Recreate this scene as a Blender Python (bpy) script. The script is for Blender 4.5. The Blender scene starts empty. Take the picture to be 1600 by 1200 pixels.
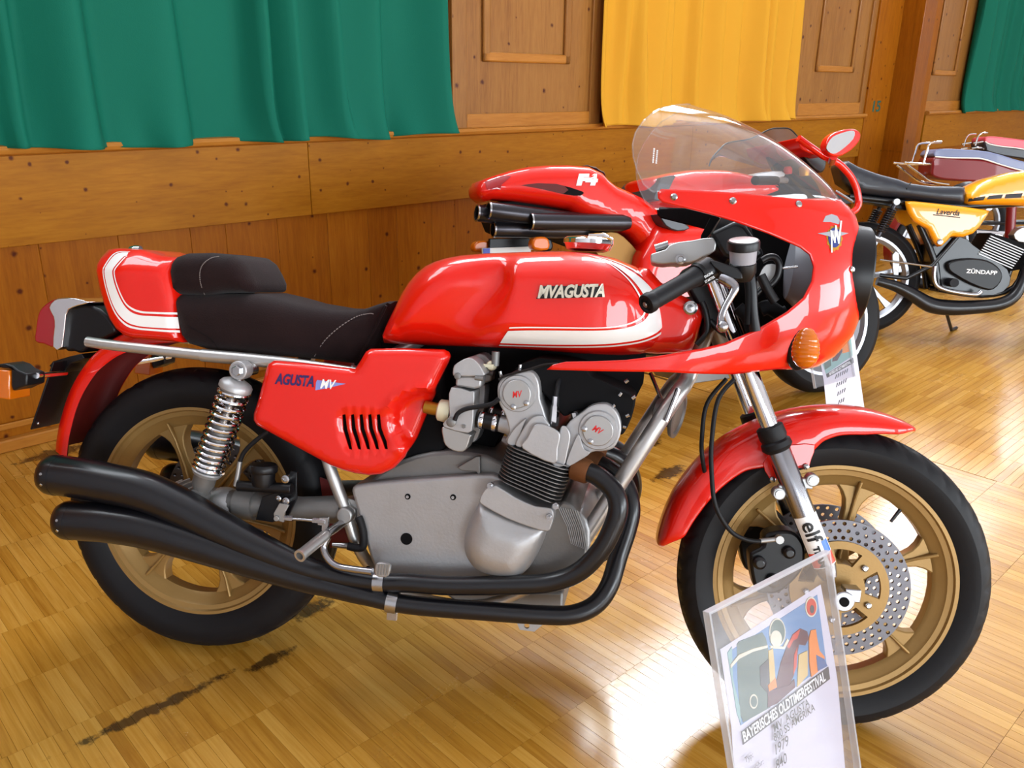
import bpy, bmesh, math, random
from math import sin, cos, pi, radians as RAD, sqrt, atan2, hypot
from mathutils import Vector as V, Matrix, Quaternion, geometry as GEO

# ------------------------------------------------------------------ camera
SC = bpy.context.scene
COL = SC.collection
FPX = 1332.7                                   # focal length in pixels of a 1600 wide frame
CAMP = V((0.9906, -1.5459, 1.2684))
YAW, PITCH, ROLL = -0.1669, 0.3454, 0.0150
_f = V((sin(YAW) * cos(PITCH), cos(YAW) * cos(PITCH), -sin(PITCH)))
_r = V((cos(YAW), -sin(YAW), 0.0))
_u = _r.cross(_f)
CR = _r * cos(ROLL) + _u * sin(ROLL)
CU = -_r * sin(ROLL) + _u * cos(ROLL)
CF = _f
cam_data = bpy.data.cameras.new('camera')
cam_data.sensor_width = 36.0
cam_data.lens = 36.0 * FPX / 1600.0
cam_data.clip_start = 0.05
cam = bpy.data.objects.new('camera', cam_data)
COL.objects.link(cam)
cam.matrix_world = Matrix(((CR.x, CU.x, -CF.x, CAMP.x), (CR.y, CU.y, -CF.y, CAMP.y),
                           (CR.z, CU.z, -CF.z, CAMP.z), (0, 0, 0, 1)))
SC.camera = cam

# ------------------------------------------------------------------ view, world
SC.view_settings.view_transform = 'Standard'
SC.view_settings.look = 'None'
SC.view_settings.exposure = 0.24
SC.view_settings.gamma = 1.0
SC.view_settings.use_curve_mapping = False
SC.cycles.use_denoising = True
SC.cycles.max_bounces = 10
SC.cycles.transparent_max_bounces = 16
SC.cycles.caustics_reflective = False
SC.cycles.caustics_refractive = False
SC.cycles.sample_clamp_indirect = 6.0
world = bpy.data.worlds.new('world')
SC.world = world
world.use_nodes = True
world.node_tree.nodes['Background'].inputs[0].default_value = (0.75, 0.85, 1.0, 1)
world.node_tree.nodes['Background'].inputs[1].default_value = 0.6

# ------------------------------------------------------------------ the hall's frame: s along the curtain wall, d into it, z up
WA = 0.6410
DS = V((sin(WA), cos(WA), 0.0))
DI = V((-cos(WA), sin(WA), 0.0))
WD = 1.525                                     # distance of the wall plane from the bike's rear contact
HALL = Matrix(((DS.x, DI.x, 0, 0), (DS.y, DI.y, 0, 0), (0, 0, 1, 0), (0, 0, 0, 1)))


def ray(u, v):
    return CR * ((u - 800) / FPX) - CU * ((v - 600) / FPX) + CF


def window_light(name, s, d, z, w, h, facing, power, color):
    """daylight through one window opening: an area lamp in the opening, facing into the hall"""
    l = bpy.data.lights.new(name, 'AREA')
    l.shape = 'RECTANGLE'
    l.size, l.size_y, l.energy, l.color = w, h, power, color
    o = bpy.data.objects.new(name, l)
    COL.objects.link(o)
    n = DI * facing                            # direction the light travels
    x = DS * facing
    o.matrix_world = Matrix(((x.x, 0, -n.x, 0), (x.y, 0, -n.y, 0), (0, 1, 0, 0), (0, 0, 0, 1)))
    # lamp shines along local -Z = +n
    o.matrix_world = Matrix(((x.x, 0, -n.x, 0), (x.y, 0, -n.y, 0), (x.z, 1, -n.z, 0), (0, 0, 0, 1)))
    p = DS * s + DI * d
    o.matrix_world.translation = V((p.x, p.y, z))
    return o


HIGH_WINDOWS = [-2.0 + 2.55 * k for k in range(8)]          # clerestory over the curtains
for k_, s_ in enumerate(HIGH_WINDOWS):
    window_light('daylight_high', s_ + 1.05, WD + 0.10, 4.25, 2.1, 1.7, -1, (110, 170, 340, 320, 200, 120, 120, 120)[k_], (0.88, 0.94, 1.0))
LOW_WINDOWS = [-4.0 + 3.2 * k for k in range(4)]           # tall windows in the opposite wall
for s_ in LOW_WINDOWS:
    window_light('daylight_opposite', s_ + 1.2, -6.92, 1.5, 2.4, 1.8, 1, 175, (0.86, 0.94, 1.0))


# ------------------------------------------------------------------ materials
MATS = {}


def srgb(r, g, b):
    def f(c):
        c /= 255.0
        return c / 12.92 if c <= 0.04045 else ((c + 0.055) / 1.055) ** 2.4
    return (f(r), f(g), f(b), 1.0)


def mat(name, col, rough=0.5, metal=0.0, coat=0.0, bump=None, trans=0.0, ior=1.45, alpha=1.0, spec=0.5, vary=None, sheen=0.0, coat_rough=0.03):
    """plain procedural material; bump=(scale, strength), vary=(scale, amount) mottles the colour"""
    m = bpy.data.materials.new(name)
    m.use_nodes = True
    nt = m.node_tree
    b = nt.nodes['Principled BSDF']
    b.inputs['Base Color'].default_value = col
    b.inputs['Roughness'].default_value = rough
    b.inputs['Metallic'].default_value = metal
    b.inputs['Coat Weight'].default_value = coat
    b.inputs['Coat Roughness'].default_value = coat_rough
    b.inputs['IOR'].default_value = ior
    b.inputs['Transmission Weight'].default_value = trans
    b.inputs['Alpha'].default_value = alpha
    b.inputs['Specular IOR Level'].default_value = spec
    b.inputs['Sheen Weight'].default_value = sheen
    if bump or vary:
        tc = nt.nodes.new('ShaderNodeTexCoord')
    if bump:
        n = nt.nodes.new('ShaderNodeTexNoise')
        n.inputs['Scale'].default_value = bump[0]
        n.inputs['Detail'].default_value = 4
        bp = nt.nodes.new('ShaderNodeBump')
        bp.inputs['Strength'].default_value = bump[1]
        bp.inputs['Distance'].default_value = 0.002
        nt.links.new(tc.outputs['Object'], n.inputs['Vector'])
        nt.links.new(n.outputs['Fac'], bp.inputs['Height'])
        nt.links.new(bp.outputs['Normal'], b.inputs['Normal'])
    if vary:
        n = nt.nodes.new('ShaderNodeTexNoise')
        n.inputs['Scale'].default_value = vary[0]
        n.inputs['Detail'].default_value = 5
        nt.links.new(tc.outputs['Object'], n.inputs['Vector'])
        mx = nt.nodes.new('ShaderNodeMix')
        mx.data_type = 'RGBA'
        lo = [max(0, c * (1 - vary[1])) for c in col[:3]] + [1]
        hi = [min(1, c * (1 + vary[1])) for c in col[:3]] + [1]
        mx.inputs[6].default_value = lo
        mx.inputs[7].default_value = hi
        nt.links.new(n.outputs['Fac'], mx.inputs[0])
        nt.links.new(mx.outputs[2], b.inputs['Base Color'])
    MATS[name] = m
    return m


def N(nt, kind, **kw):
    n = nt.nodes.new(kind)
    for k, v in kw.items():
        if k.startswith('i_'):
            n.inputs[k[2:].replace('_', ' ')].default_value = v
        elif k.startswith('n_'):
            n.inputs[int(k[2:])].default_value = v
        else:
            setattr(n, k, v)
    return n


def ramp(nt, pts):
    r = nt.nodes.new('ShaderNodeValToRGB')
    e = r.color_ramp.elements
    while len(e) > 1:
        e.remove(e[-1])
    e[0].position, e[0].color = pts[0]
    for p, c in pts[1:]:
        x = e.new(p)
        x.color = c
    return r


def wood(name, dark, mid, light, stretch, knots=0.0, rough=0.35, coat=0.2, grain=14.0, per_piece=0.25):
    """pine: grain stretched along one axis, tone that differs from board to board, round knots"""
    m = bpy.data.materials.new(name)
    m.use_nodes = True
    nt = m.node_tree
    L = nt.links.new
    b = nt.nodes['Principled BSDF']
    b.inputs['Roughness'].default_value = rough
    b.inputs['Specular IOR Level'].default_value = 0.14
    b.inputs['Coat Weight'].default_value = coat
    b.inputs['Coat Roughness'].default_value = 0.18
    tc = N(nt, 'ShaderNodeTexCoord')
    oi = N(nt, 'ShaderNodeObjectInfo')
    ge = N(nt, 'ShaderNodeNewGeometry')
    rnd = N(nt, 'ShaderNodeMath', operation='ADD')
    L(oi.outputs['Random'], rnd.inputs[0])
    L(ge.outputs['Random Per Island'], rnd.inputs[1])
    off = N(nt, 'ShaderNodeVectorMath', operation='SCALE', i_Scale=1.0)
    cmb = N(nt, 'ShaderNodeCombineXYZ')
    m37 = N(nt, 'ShaderNodeMath', operation='MULTIPLY', n_1=37.0)
    L(rnd.outputs[0], m37.inputs[0])
    for k in range(3):
        L(m37.outputs[0], cmb.inputs[k])
    add = N(nt, 'ShaderNodeVectorMath', operation='ADD')
    L(tc.outputs['Object'], add.inputs[0])
    L(cmb.outputs[0], add.inputs[1])
    mp = N(nt, 'ShaderNodeMapping')
    mp.inputs['Scale'].default_value = stretch
    L(add.outputs[0], mp.inputs['Vector'])
    n1 = N(nt, 'ShaderNodeTexNoise', i_Scale=grain, i_Detail=6.0, i_Roughness=0.62, i_Distortion=0.4)
    L(mp.outputs[0], n1.inputs['Vector'])
    n2 = N(nt, 'ShaderNodeTexNoise', i_Scale=grain * 0.22, i_Detail=3.0, i_Distortion=1.0)
    L(mp.outputs[0], n2.inputs['Vector'])
    mixf = N(nt, 'ShaderNodeMath', operation='MULTIPLY_ADD', n_1=0.55)
    sc2 = N(nt, 'ShaderNodeMath', operation='MULTIPLY', n_1=0.45)
    L(n2.outputs['Fac'], sc2.inputs[0])
    L(n1.outputs['Fac'], mixf.inputs[0])
    L(sc2.outputs[0], mixf.inputs[2])
    fr = N(nt, 'ShaderNodeMath', operation='FRACT')
    L(m37.outputs[0], fr.inputs[0])
    pc = N(nt, 'ShaderNodeMath', operation='MULTIPLY_ADD', n_1=per_piece, n_2=-per_piece / 2)
    L(fr.outputs[0], pc.inputs[0])
    tot = N(nt, 'ShaderNodeMath', operation='ADD')
    L(mixf.outputs[0], tot.inputs[0])
    L(pc.outputs[0], tot.inputs[1])
    cr = ramp(nt, [(0.22, dark), (0.5, mid), (0.78, light)])
    L(tot.outputs[0], cr.inputs[0])
    out = cr.outputs[0]
    if knots:
        sx = N(nt, 'ShaderNodeSeparateXYZ')
        L(add.outputs[0], sx.inputs[0])
        fl = N(nt, 'ShaderNodeCombineXYZ')                     # knots spread over the face of the board
        L(sx.outputs[0], fl.inputs[0])
        L(sx.outputs[2], fl.inputs[1])
        vo = N(nt, 'ShaderNodeTexVoronoi', voronoi_dimensions='2D', i_Scale=knots, i_Randomness=1.0)
        L(fl.outputs[0], vo.inputs['Vector'])
        ns = N(nt, 'ShaderNodeTexNoise', i_Scale=60.0)
        L(add.outputs[0], ns.inputs['Vector'])
        keep = N(nt, 'ShaderNodeSeparateColor')
        L(vo.outputs['Color'], keep.inputs[0])
        wob = N(nt, 'ShaderNodeMath', operation='MULTIPLY_ADD', n_1=0.075)
        L(ns.outputs['Fac'], wob.inputs[0])
        L(vo.outputs['Distance'], wob.inputs[2])
        siz = N(nt, 'ShaderNodeMath', operation='MULTIPLY_ADD', n_1=0.85, n_2=0.35)
        L(keep.outputs[1], siz.inputs[0])
        rel = N(nt, 'ShaderNodeMath', operation='DIVIDE')
        L(wob.outputs[0], rel.inputs[0])
        L(siz.outputs[0], rel.inputs[1])
        kr = ramp(nt, [(0.065, (1, 1, 1, 1)), (0.085, (0.6, 0.6, 0.6, 1)), (0.12, (0, 0, 0, 1))])
        L(rel.outputs[0], kr.inputs[0])
        gt = N(nt, 'ShaderNodeMath', operation='GREATER_THAN', n_1=0.3)
        L(keep.outputs[0], gt.inputs[0])
        mk = N(nt, 'ShaderNodeMath', operation='MULTIPLY')
        L(kr.outputs[0], mk.inputs[0])
        L(gt.outputs[0], mk.inputs[1])
        mx = N(nt, 'ShaderNodeMix', data_type='RGBA')
        mx.inputs[7].default_value = (dark[0] * 0.38, dark[1] * 0.24, dark[2] * 0.5, 1)
        L(mk.outputs[0], mx.inputs[0])
        L(out, mx.inputs[6])
        out = mx.outputs[2]
    L(out, b.inputs['Base Color'])
    bp = N(nt, 'ShaderNodeBump', i_Strength=0.08, i_Distance=0.002)
    L(n1.outputs['Fac'], bp.inputs['Height'])
    L(bp.outputs['Normal'], b.inputs['Normal'])
    MATS[name] = m
    return m


# ------------------------------------------------------------------ frames and mesh building
class Frame:
    """a thing's own axes (x forward, y to its left, z up); at() reads a point seen in the photo at a known y"""
    def __init__(s, origin, yaw=0.0, lean=0.0, extra=None):
        s.M = Matrix.Translation(V(origin)) @ Matrix.Rotation(yaw, 4, 'Z') @ Matrix.Rotation(-lean, 4, 'X')
        if extra is not None:
            s.M = s.M @ extra
        s.I = s.M.inverted()
        s.c = s.I @ CAMP

    def at(s, u, v, y):
        d = s.I.to_3x3() @ ray(u, v)
        t = (y - s.c.y) / d.y
        return s.c + d * t

    def on(s, u, v, surf, y0=-0.15):
        y = y0
        for _ in range(40):
            p = s.at(u, v, y)
            y += 0.6 * (surf(p.x, p.z) - y)
        return s.at(u, v, y)

    def xz(s, pts, y):
        return [(p.x, p.z) for p in (s.at(u, v, y) for u, v in pts)]


def catmull(pts, n=6, closed=False):
    P = [V(p) for p in pts]
    out = []
    m = len(P)
    rng = range(m) if closed else range(m - 1)
    for i in rng:
        if closed:
            a, b, c, d = P[(i - 1) % m], P[i], P[(i + 1) % m], P[(i + 2) % m]
        else:
            a, b, c, d = P[max(i - 1, 0)], P[i], P[i + 1], P[min(i + 2, m - 1)]
        for k in range(n):
            t = k / n
            out.append(0.5 * ((2 * b) + (c - a) * t + (2 * a - 5 * b + 4 * c - d) * t * t + (3 * b - a - 3 * c + d) * t ** 3))
    if not closed:
        out.append(P[-1])
    return out


def lerp_table(tab):
    """piecewise smooth function from (x, value) pairs"""
    def f(x):
        if x <= tab[0][0]:
            return tab[0][1]
        for (a, va), (b, vb) in zip(tab, tab[1:]):
            if x <= b:
                t = (x - a) / (b - a)
                return va + (vb - va) * t
        return tab[-1][1]
    return f


# small parts modelled together but each an object of its own: builder's name -> name of each piece
EACH = dict(piston_cap='piston_cap', spring_seat='spring_seat', adjusters='adjuster', screw_holes='screw_hole', screws='screw', nuts='nut', disc_bolts='disc_bolt', lug_bolts='lug_bolt',
            fender_bolts='fender_bolt', fender_lug='fender_lug', rivets='rivet', plate_rivets='plate_rivet', cap_screws='cap_screw', studs='stud', bracket_bolts='bracket_bolt',
            pad_ridges='pad_ridge', hose_clip='hose_clip', cable_bundle='cable', rack='rack_bar', sump_ribs='sump_rib', pinch_bolt='pinch_bolt', stitching='stitching')


class MB:
    def __init__(s):
        s.v, s.f, s.mi = [], [], []
        s.cur = 0

    def add(s, verts, faces):
        o = len(s.v)
        s.v += [tuple(p) for p in verts]
        s.f += [tuple(i + o for i in fc) for fc in faces]
        s.mi += [s.cur] * len(faces)
        return s

    def box(s, c, size, rot=None):
        x, y, z = [k / 2 for k in size]
        vs = [V((a, b, d)) for a in (-x, x) for b in (-y, y) for d in (-z, z)]
        if rot is not None:
            vs = [rot @ p for p in vs]
        c = V(c)
        return s.add([p + c for p in vs], [(0, 1, 3, 2), (4, 6, 7, 5), (0, 4, 5, 1), (2, 3, 7, 6), (0, 2, 6, 4), (1, 5, 7, 3)])

    def rings(s, R, caps=True, closed=False):
        n = len(R[0])
        vs = [p for r in R for p in r]
        fs = []
        m = len(R)
        for i in range(m if closed else m - 1):
            j = (i + 1) % m
            for k in range(n):
                l = (k + 1) % n
                fs.append((i * n + k, i * n + l, j * n + l, j * n + k))
        if caps and not closed:
            fs.append(tuple(range(n - 1, -1, -1)))
            fs.append(tuple((m - 1) * n + k for k in range(n)))
        return s.add(vs, fs)

    def tube(s, pts, r, n=12, caps=True, smooth=0, closed=False, flat=1.0):
        P = [V(p) for p in pts]
        if smooth:
            P = catmull(P, smooth, closed)
        m = len(P)
        rr = r if callable(r) else None
        if isinstance(r, (list, tuple)):
            tab = list(r)
            rr = lambda t: tab[min(int(t * (len(tab) - 1)), len(tab) - 2)] * (1 - (t * (len(tab) - 1) - min(int(t * (len(tab) - 1)), len(tab) - 2))) + tab[min(int(t * (len(tab) - 1)), len(tab) - 2) + 1] * (t * (len(tab) - 1) - min(int(t * (len(tab) - 1)), len(tab) - 2))
        R = []
        tprev = None
        nrm = None
        for i in range(m):
            if closed:
                t = (P[(i + 1) % m] - P[i - 1]).normalized()
            else:
                t = (P[min(i + 1, m - 1)] - P[max(i - 1, 0)]).normalized()
            if nrm is None:
                a = V((0, 0, 1)) if abs(t.z) < 0.9 else V((1, 0, 0))
                nrm = (a - t * a.dot(t)).normalized()
            else:
                nrm = (nrm - t * nrm.dot(t)).normalized()
            b = t.cross(nrm)
            rad = rr(i / max(m - 1, 1)) if rr else r
            R.append([P[i] + nrm * (cos(2 * pi * k / n) * rad) + b * (sin(2 * pi * k / n) * rad * flat) for k in range(n)])
        return s.rings(R, caps, closed)

    def lathe(s, prof, o, axis, n=32, closed=False, caps=True, a0=0.0, a1=None):
        """prof: (radius, along axis)"""
        ax = V(axis).normalized()
        a = V((0, 0, 1)) if abs(ax.z) < 0.9 else V((1, 0, 0))
        e = (a - ax * a.dot(ax)).normalized()
        g = ax.cross(e)
        o = V(o)
        if a1 is None:
            R = [[o + ax * h + (e * cos(2 * pi * k / n) + g * sin(2 * pi * k / n)) * r for k in range(n)] for r, h in prof]
            return s.rings(R, caps, closed)
        rows = [[o + ax * h + (e * cos(a0 + (a1 - a0) * k / n) + g * sin(a0 + (a1 - a0) * k / n)) * r for k in range(n + 1)] for r, h in prof]
        return s.grid(rows)

    def grid(s, rows):
        n = len(rows[0])
        vs = [p for r in rows for p in r]
        fs = [(i * n + k, i * n + k + 1, (i + 1) * n + k + 1, (i + 1) * n + k) for i in range(len(rows) - 1) for k in range(n - 1)]
        return s.add(vs, fs)

    def prism(s, pts, y0, y1, holes=()):
        """outline (x, z) pushed from y0 to y1, with optional holes"""
        if holes:
            loops = [list(pts)] + [list(h) for h in holes]
            allp = [V((p[0], p[1])) for l in loops for p in l]
            edges, k = [], 0
            fl = []
            for l in loops:
                edges += [(k + i, k + (i + 1) % len(l)) for i in range(len(l))]
                k += len(l)
            vo, eo, fo, *_ = GEO.delaunay_2d_cdt(allp, edges, [], 0, 1e-7)
            keep = []
            for f in fo:
                cx = sum(vo[i].x for i in f) / 3
                cy = sum(vo[i].y for i in f) / 3
                if inside(cx, cy, loops[0]) and not any(inside(cx, cy, h) for h in loops[1:]):
                    keep.append(f)
            n = len(vo)
            s.add([(p.x, y0, p.y) for p in vo] + [(p.x, y1, p.y) for p in vo],
                  [tuple(f) for f in keep] + [tuple(i + n for i in reversed(f)) for f in keep])
            for l in loops:
                q = len(l)
                s.add([(p[0], y0, p[1]) for p in l] + [(p[0], y1, p[1]) for p in l],
                      [(i, (i + 1) % q, q + (i + 1) % q, q + i) for i in range(q)])
            return s
        n = len(pts)
        return s.add([(p[0], y0, p[1]) for p in pts] + [(p[0], y1, p[1]) for p in pts],
                     [tuple(range(n)), tuple(range(2 * n - 1, n - 1, -1))] + [(i, n + i, n + (i + 1) % n, (i + 1) % n) for i in range(n)])

    def ball(s, c, r, n=14, m=8, sc=(1, 1, 1), rot=None):
        c = V(c)
        R = []
        for i in range(m + 1):
            a = -pi / 2 + pi * i / m
            q = []
            for k in range(n):
                p = V((cos(a) * cos(2 * pi * k / n) * sc[0], cos(a) * sin(2 * pi * k / n) * sc[1], sin(a) * sc[2])) * r
                q.append(c + (rot @ p if rot else p))
            R.append(q)
        return s.rings(R, caps=False)

    def hexbolt(s, c, axis, r=0.007, h=0.005):
        ax = V(axis).normalized()
        s.lathe([(r, 0), (r, h)], c, ax, 6)
        return s

    def components(s):
        """the separate pieces, each as a mesh of its own"""
        par = list(range(len(s.v)))

        def root(i):
            while par[i] != i:
                par[i] = par[par[i]]
                i = par[i]
            return i
        for f in s.f:
            for i in f[1:]:
                par[root(i)] = root(f[0])
        out = {}
        for f in s.f:
            mb, ix = out.setdefault(root(f[0]), (MB(), {}))
            for i in f:
                if i not in ix:
                    ix[i] = len(mb.v)
                    mb.v.append(s.v[i])
            mb.f.append(tuple(ix[i] for i in f))
            mb.mi.append(0)
        return [c[0] for c in out.values()]

    def xform(s, M):
        s.v = [tuple(M @ V(p)) for p in s.v]
        return s

    def mirror_y(s):
        n = len(s.v)
        nf = len(s.f)
        s.v += [(x, -y, z) for x, y, z in s.v]
        s.f += [tuple(i + n for i in reversed(f)) for f in s.f[:nf]]
        s.mi += s.mi[:nf]
        return s

    def mesh(s, name, angle=38):
        me = bpy.data.meshes.new(name)
        me.from_pydata(s.v, [], s.f)
        bm = bmesh.new()
        bm.from_mesh(me)
        bmesh.ops.remove_doubles(bm, verts=bm.verts, dist=1e-6)
        bmesh.ops.dissolve_degenerate(bm, dist=1e-7, edges=bm.edges)
        bmesh.ops.recalc_face_normals(bm, faces=bm.faces)
        bm.to_mesh(me)
        bm.free()
        me.polygons.foreach_set('use_smooth', [True] * len(me.polygons))
        me.set_sharp_from_angle(angle=RAD(angle))
        return me

    def build(s, name, material, parent=None, bevel=0, seg=2, angle=38, solid=0, sub=0, offset=-1, matrix=None):
        if name in EACH:
            comps = s.components()
            if len(comps) > 1:
                return [c.build(EACH[name], material, parent, bevel, seg, angle, solid, sub, offset, matrix) for c in comps][0]
            name = EACH[name]
        me = s.mesh(name, angle)
        me.materials.append(MATS[material] if isinstance(material, str) else material)
        o = bpy.data.objects.new(name, me)
        COL.objects.link(o)
        if parent is not None:
            o.parent = parent
        if matrix is not None:
            o.matrix_world = matrix
        if solid:
            md = o.modifiers.new('solid', 'SOLIDIFY')
            md.thickness = solid
            md.offset = offset
        if bevel:
            md = o.modifiers.new('bevel', 'BEVEL')
            md.width = bevel
            md.segments = seg
            md.limit_method = 'ANGLE'
            md.angle_limit = RAD(32)
        if sub:
            md = o.modifiers.new('sub', 'SUBSURF')
            md.levels = md.render_levels = sub
        return o


def inside(x, y, poly):
    c = False
    j = len(poly) - 1
    for i in range(len(poly)):
        xi, yi = poly[i][0], poly[i][1]
        xj, yj = poly[j][0], poly[j][1]
        if (yi > y) != (yj > y) and x < (xj - xi) * (y - yi) / (yj - yi) + xi:
            c = not c
        j = i
    return c


def patch(poly, surf, step, eps=0.0, holes=(), extra=()):
    """outline in (x, z) filled and laid on the side surface y = surf(x, z)"""
    loops = [list(poly)] + [list(h) for h in holes]
    dens = []
    for l in loops:
        d = []
        for i in range(len(l)):
            a, b = l[i], l[(i + 1) % len(l)]
            k = max(1, int(hypot(b[0] - a[0], b[1] - a[1]) / step))
            d += [(a[0] + (b[0] - a[0]) * t / k, a[1] + (b[1] - a[1]) * t / k) for t in range(k)]
        dens.append(d)
    pts = [V((p[0], p[1])) for l in dens for p in l]
    edges, k = [], 0
    for l in dens:
        edges += [(k + i, k + (i + 1) % len(l)) for i in range(len(l))]
        k += len(l)
    ins = getattr(surf, 'insets', None) or (step * 0.35, step * 0.9)
    bound = [p for l in dens for p in l]
    segs = [(l[i], l[(i + 1) % len(l)]) for l in dens for i in range(len(l))]

    def bdist(x, z):
        m = 9e9
        for (ax, az), (bx, bz) in segs:
            dx, dz = bx - ax, bz - az
            L = dx * dx + dz * dz
            t = max(0, min(1, ((x - ax) * dx + (z - az) * dz) / L)) if L > 1e-14 else 0
            q = (x - ax - t * dx) ** 2 + (z - az - t * dz) ** 2
            if q < m:
                m = q
        return sqrt(m)
    for d in ins:
        for q in offset_poly(dens[0], d):
            if inside(q[0], q[1], dens[0]) and not any(inside(q[0], q[1], h) for h in dens[1:]) and bdist(*q) > d * 0.93:
                pts.append(V(q))
    dlast = ins[-1] + step * 0.45
    xs = [p[0] for p in poly]
    zs = [p[1] for p in poly]
    z = min(zs) + step / 2
    row = 0
    while z < max(zs):
        x = min(xs) + (step / 2 if row % 2 else 0)
        while x < max(xs):
            if inside(x, z, dens[0]) and not any(inside(x, z, h) for h in dens[1:]):
                if bdist(x, z) > dlast:
                    pts.append(V((x, z)))
            x += step
        z += step * 0.87
        row += 1
    pts += [V(e) for e in extra]
    vo, eo, fo, *_ = GEO.delaunay_2d_cdt(pts, edges, [], 0, 1e-7)
    keep = []
    for f in fo:
        cx = sum(vo[i].x for i in f) / 3
        cy = sum(vo[i].y for i in f) / 3
        if inside(cx, cy, dens[0]) and not any(inside(cx, cy, h) for h in dens[1:]):
            keep.append(tuple(f))
    mb = MB()
    mb.add([(p.x, surf(p.x, p.y) - eps, p.y) for p in vo], keep)
    return mb


def ribbon(a, b, surf, eps, n=40, m=4):
    """band between two curves (x, z) with the same sense, laid on y = surf - eps"""
    A = resample(a, n)
    B = resample(b, n)
    rows = []
    for i in range(m + 1):
        t = i / m
        rows.append([(p[0] + (q[0] - p[0]) * t, surf(p[0] + (q[0] - p[0]) * t, p[1] + (q[1] - p[1]) * t) - eps, p[1] + (q[1] - p[1]) * t) for p, q in zip(A, B)])
    return MB().grid(rows)


def resample(pts, n):
    d = [0]
    for a, b in zip(pts, pts[1:]):
        d.append(d[-1] + hypot(b[0] - a[0], b[1] - a[1]))
    out = []
    for k in range(n + 1):
        t = d[-1] * k / n
        i = 0
        while i < len(d) - 2 and d[i + 1] < t:
            i += 1
        w = (t - d[i]) / max(d[i + 1] - d[i], 1e-9)
        out.append((pts[i][0] + (pts[i + 1][0] - pts[i][0]) * w, pts[i][1] + (pts[i + 1][1] - pts[i][1]) * w))
    return out


def smooth2(pts, n=5, closed=True):
    return [(p.x, p.y) for p in catmull([(a, b, 0) for a, b in pts], n, closed)]


def offset_poly(pts, d):
    """move a counter-clockwise or clockwise outline inward by d"""
    ar = sum(a[0] * b[1] - b[0] * a[1] for a, b in zip(pts, pts[1:] + pts[:1]))
    sg = 1 if ar > 0 else -1
    out = []
    n = len(pts)
    for i in range(n):
        a, b, c = pts[i - 1], pts[i], pts[(i + 1) % n]
        e1 = V((b[0] - a[0], b[1] - a[1])).normalized()
        e2 = V((c[0] - b[0], c[1] - b[1])).normalized()
        nn = V((-(e1.y + e2.y), e1.x + e2.x))
        nn = nn.normalized() if nn.length > 1e-6 else V((-e1.y, e1.x))
        out.append((b[0] + nn.x * d * sg, b[1] + nn.y * d * sg))
    return out


def text_mesh(txt, size, depth=0.0, shear=0.0, bold=0.0, spacing=1.0, align='CENTER'):
    cu = bpy.data.curves.new('lettering', 'FONT')
    cu.body = txt
    cu.size = size
    cu.extrude = depth
    cu.shear = shear
    cu.offset = bold
    cu.space_character = spacing
    cu.align_x = align
    cu.align_y = 'CENTER'
    cu.resolution_u = 3
    o = bpy.data.objects.new('lettering', cu)
    COL.objects.link(o)
    dg = bpy.context.evaluated_depsgraph_get()
    me = bpy.data.meshes.new_from_object(o.evaluated_get(dg))
    bpy.data.objects.remove(o)
    bpy.data.curves.remove(cu)
    return me


def lettering(name, txt, size, o, ex, ey, material, parent, depth=0.0004, shear=0.0, bold=0.0, spacing=1.0, sx=1.0, surf=None, eps=0.0, align='CENTER'):
    """text with baseline direction ex and up direction ey at point o; laid on y=surf if given"""
    me = text_mesh(txt, size, depth, shear, bold, spacing, align)
    ex, ey = V(ex).normalized(), V(ey).normalized()
    nz = ex.cross(ey)
    o = V(o)
    for v in me.vertices:
        p = o + ex * (v.co.x * sx) + ey * v.co.y + nz * v.co.z
        if surf is not None:
            p.y = surf(p.x, p.z) - eps - v.co.z
        v.co = p
    me.materials.clear()
    me.materials.append(MATS[material])
    ob = bpy.data.objects.new(name, me)
    COL.objects.link(ob)
    ob.parent = parent
    return ob


def thing(name, label, cat, M=None, group=None):
    o = bpy.data.objects.new(name, None)
    COL.objects.link(o)
    o.empty_display_size = 0.1
    if M is not None:
        o.matrix_world = M
    o['label'] = label
    o['category'] = cat
    if group:
        o['group'] = group
    return o


def tag(o, label, cat, group=None, kind=None):
    o['label'] = label
    o['category'] = cat
    if group:
        o['group'] = group
    if kind:
        o['kind'] = kind
    return o


def struct(o):
    o['kind'] = 'structure'
    return o

# ================================================================== the hall
wood('pine_board', srgb(134, 78, 8), srgb(158, 100, 15), srgb(174, 116, 26), (0.9, 9, 9), knots=9.5, per_piece=0.08, coat=0.0, rough=0.45)
wood('pine_upright', srgb(124, 64, 5), srgb(150, 86, 10), srgb(166, 102, 18), (9, 9, 0.8), knots=7.5, per_piece=0.10, coat=0.0, rough=0.45)
wood('pine_panel', srgb(122, 76, 34), srgb(146, 98, 46), srgb(160, 112, 56), (9, 9, 0.8), knots=6.0, per_piece=0.14)
wood('pine_rail', srgb(146, 86, 26), srgb(170, 110, 42), srgb(186, 126, 56), (0.8, 9, 9), per_piece=0.08)
wood('pine_dark', srgb(112, 56, 4), srgb(138, 76, 8), srgb(156, 92, 14), (9, 9, 0.8), knots=4.0, per_piece=0.1)
mat('plaster', srgb(184, 186, 192), 0.8)
mat('joint_dark', srgb(60, 32, 10), 0.9)


def wxz(u, v, d=0.0):
    """point of the curtain wall (s, z) seen at a pixel"""
    dr = ray(u, v)
    t = (WD + d - CAMP.dot(DI)) / dr.dot(DI)
    p = CAMP + dr * t
    return p.dot(DS), p.z


S0, S1, DN, CEIL = -4.5, 18.5, -7.0, 5.6
Z_SILL, Z_APR, Z_BASE = 1.022, 0.707, 0.0925


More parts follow.
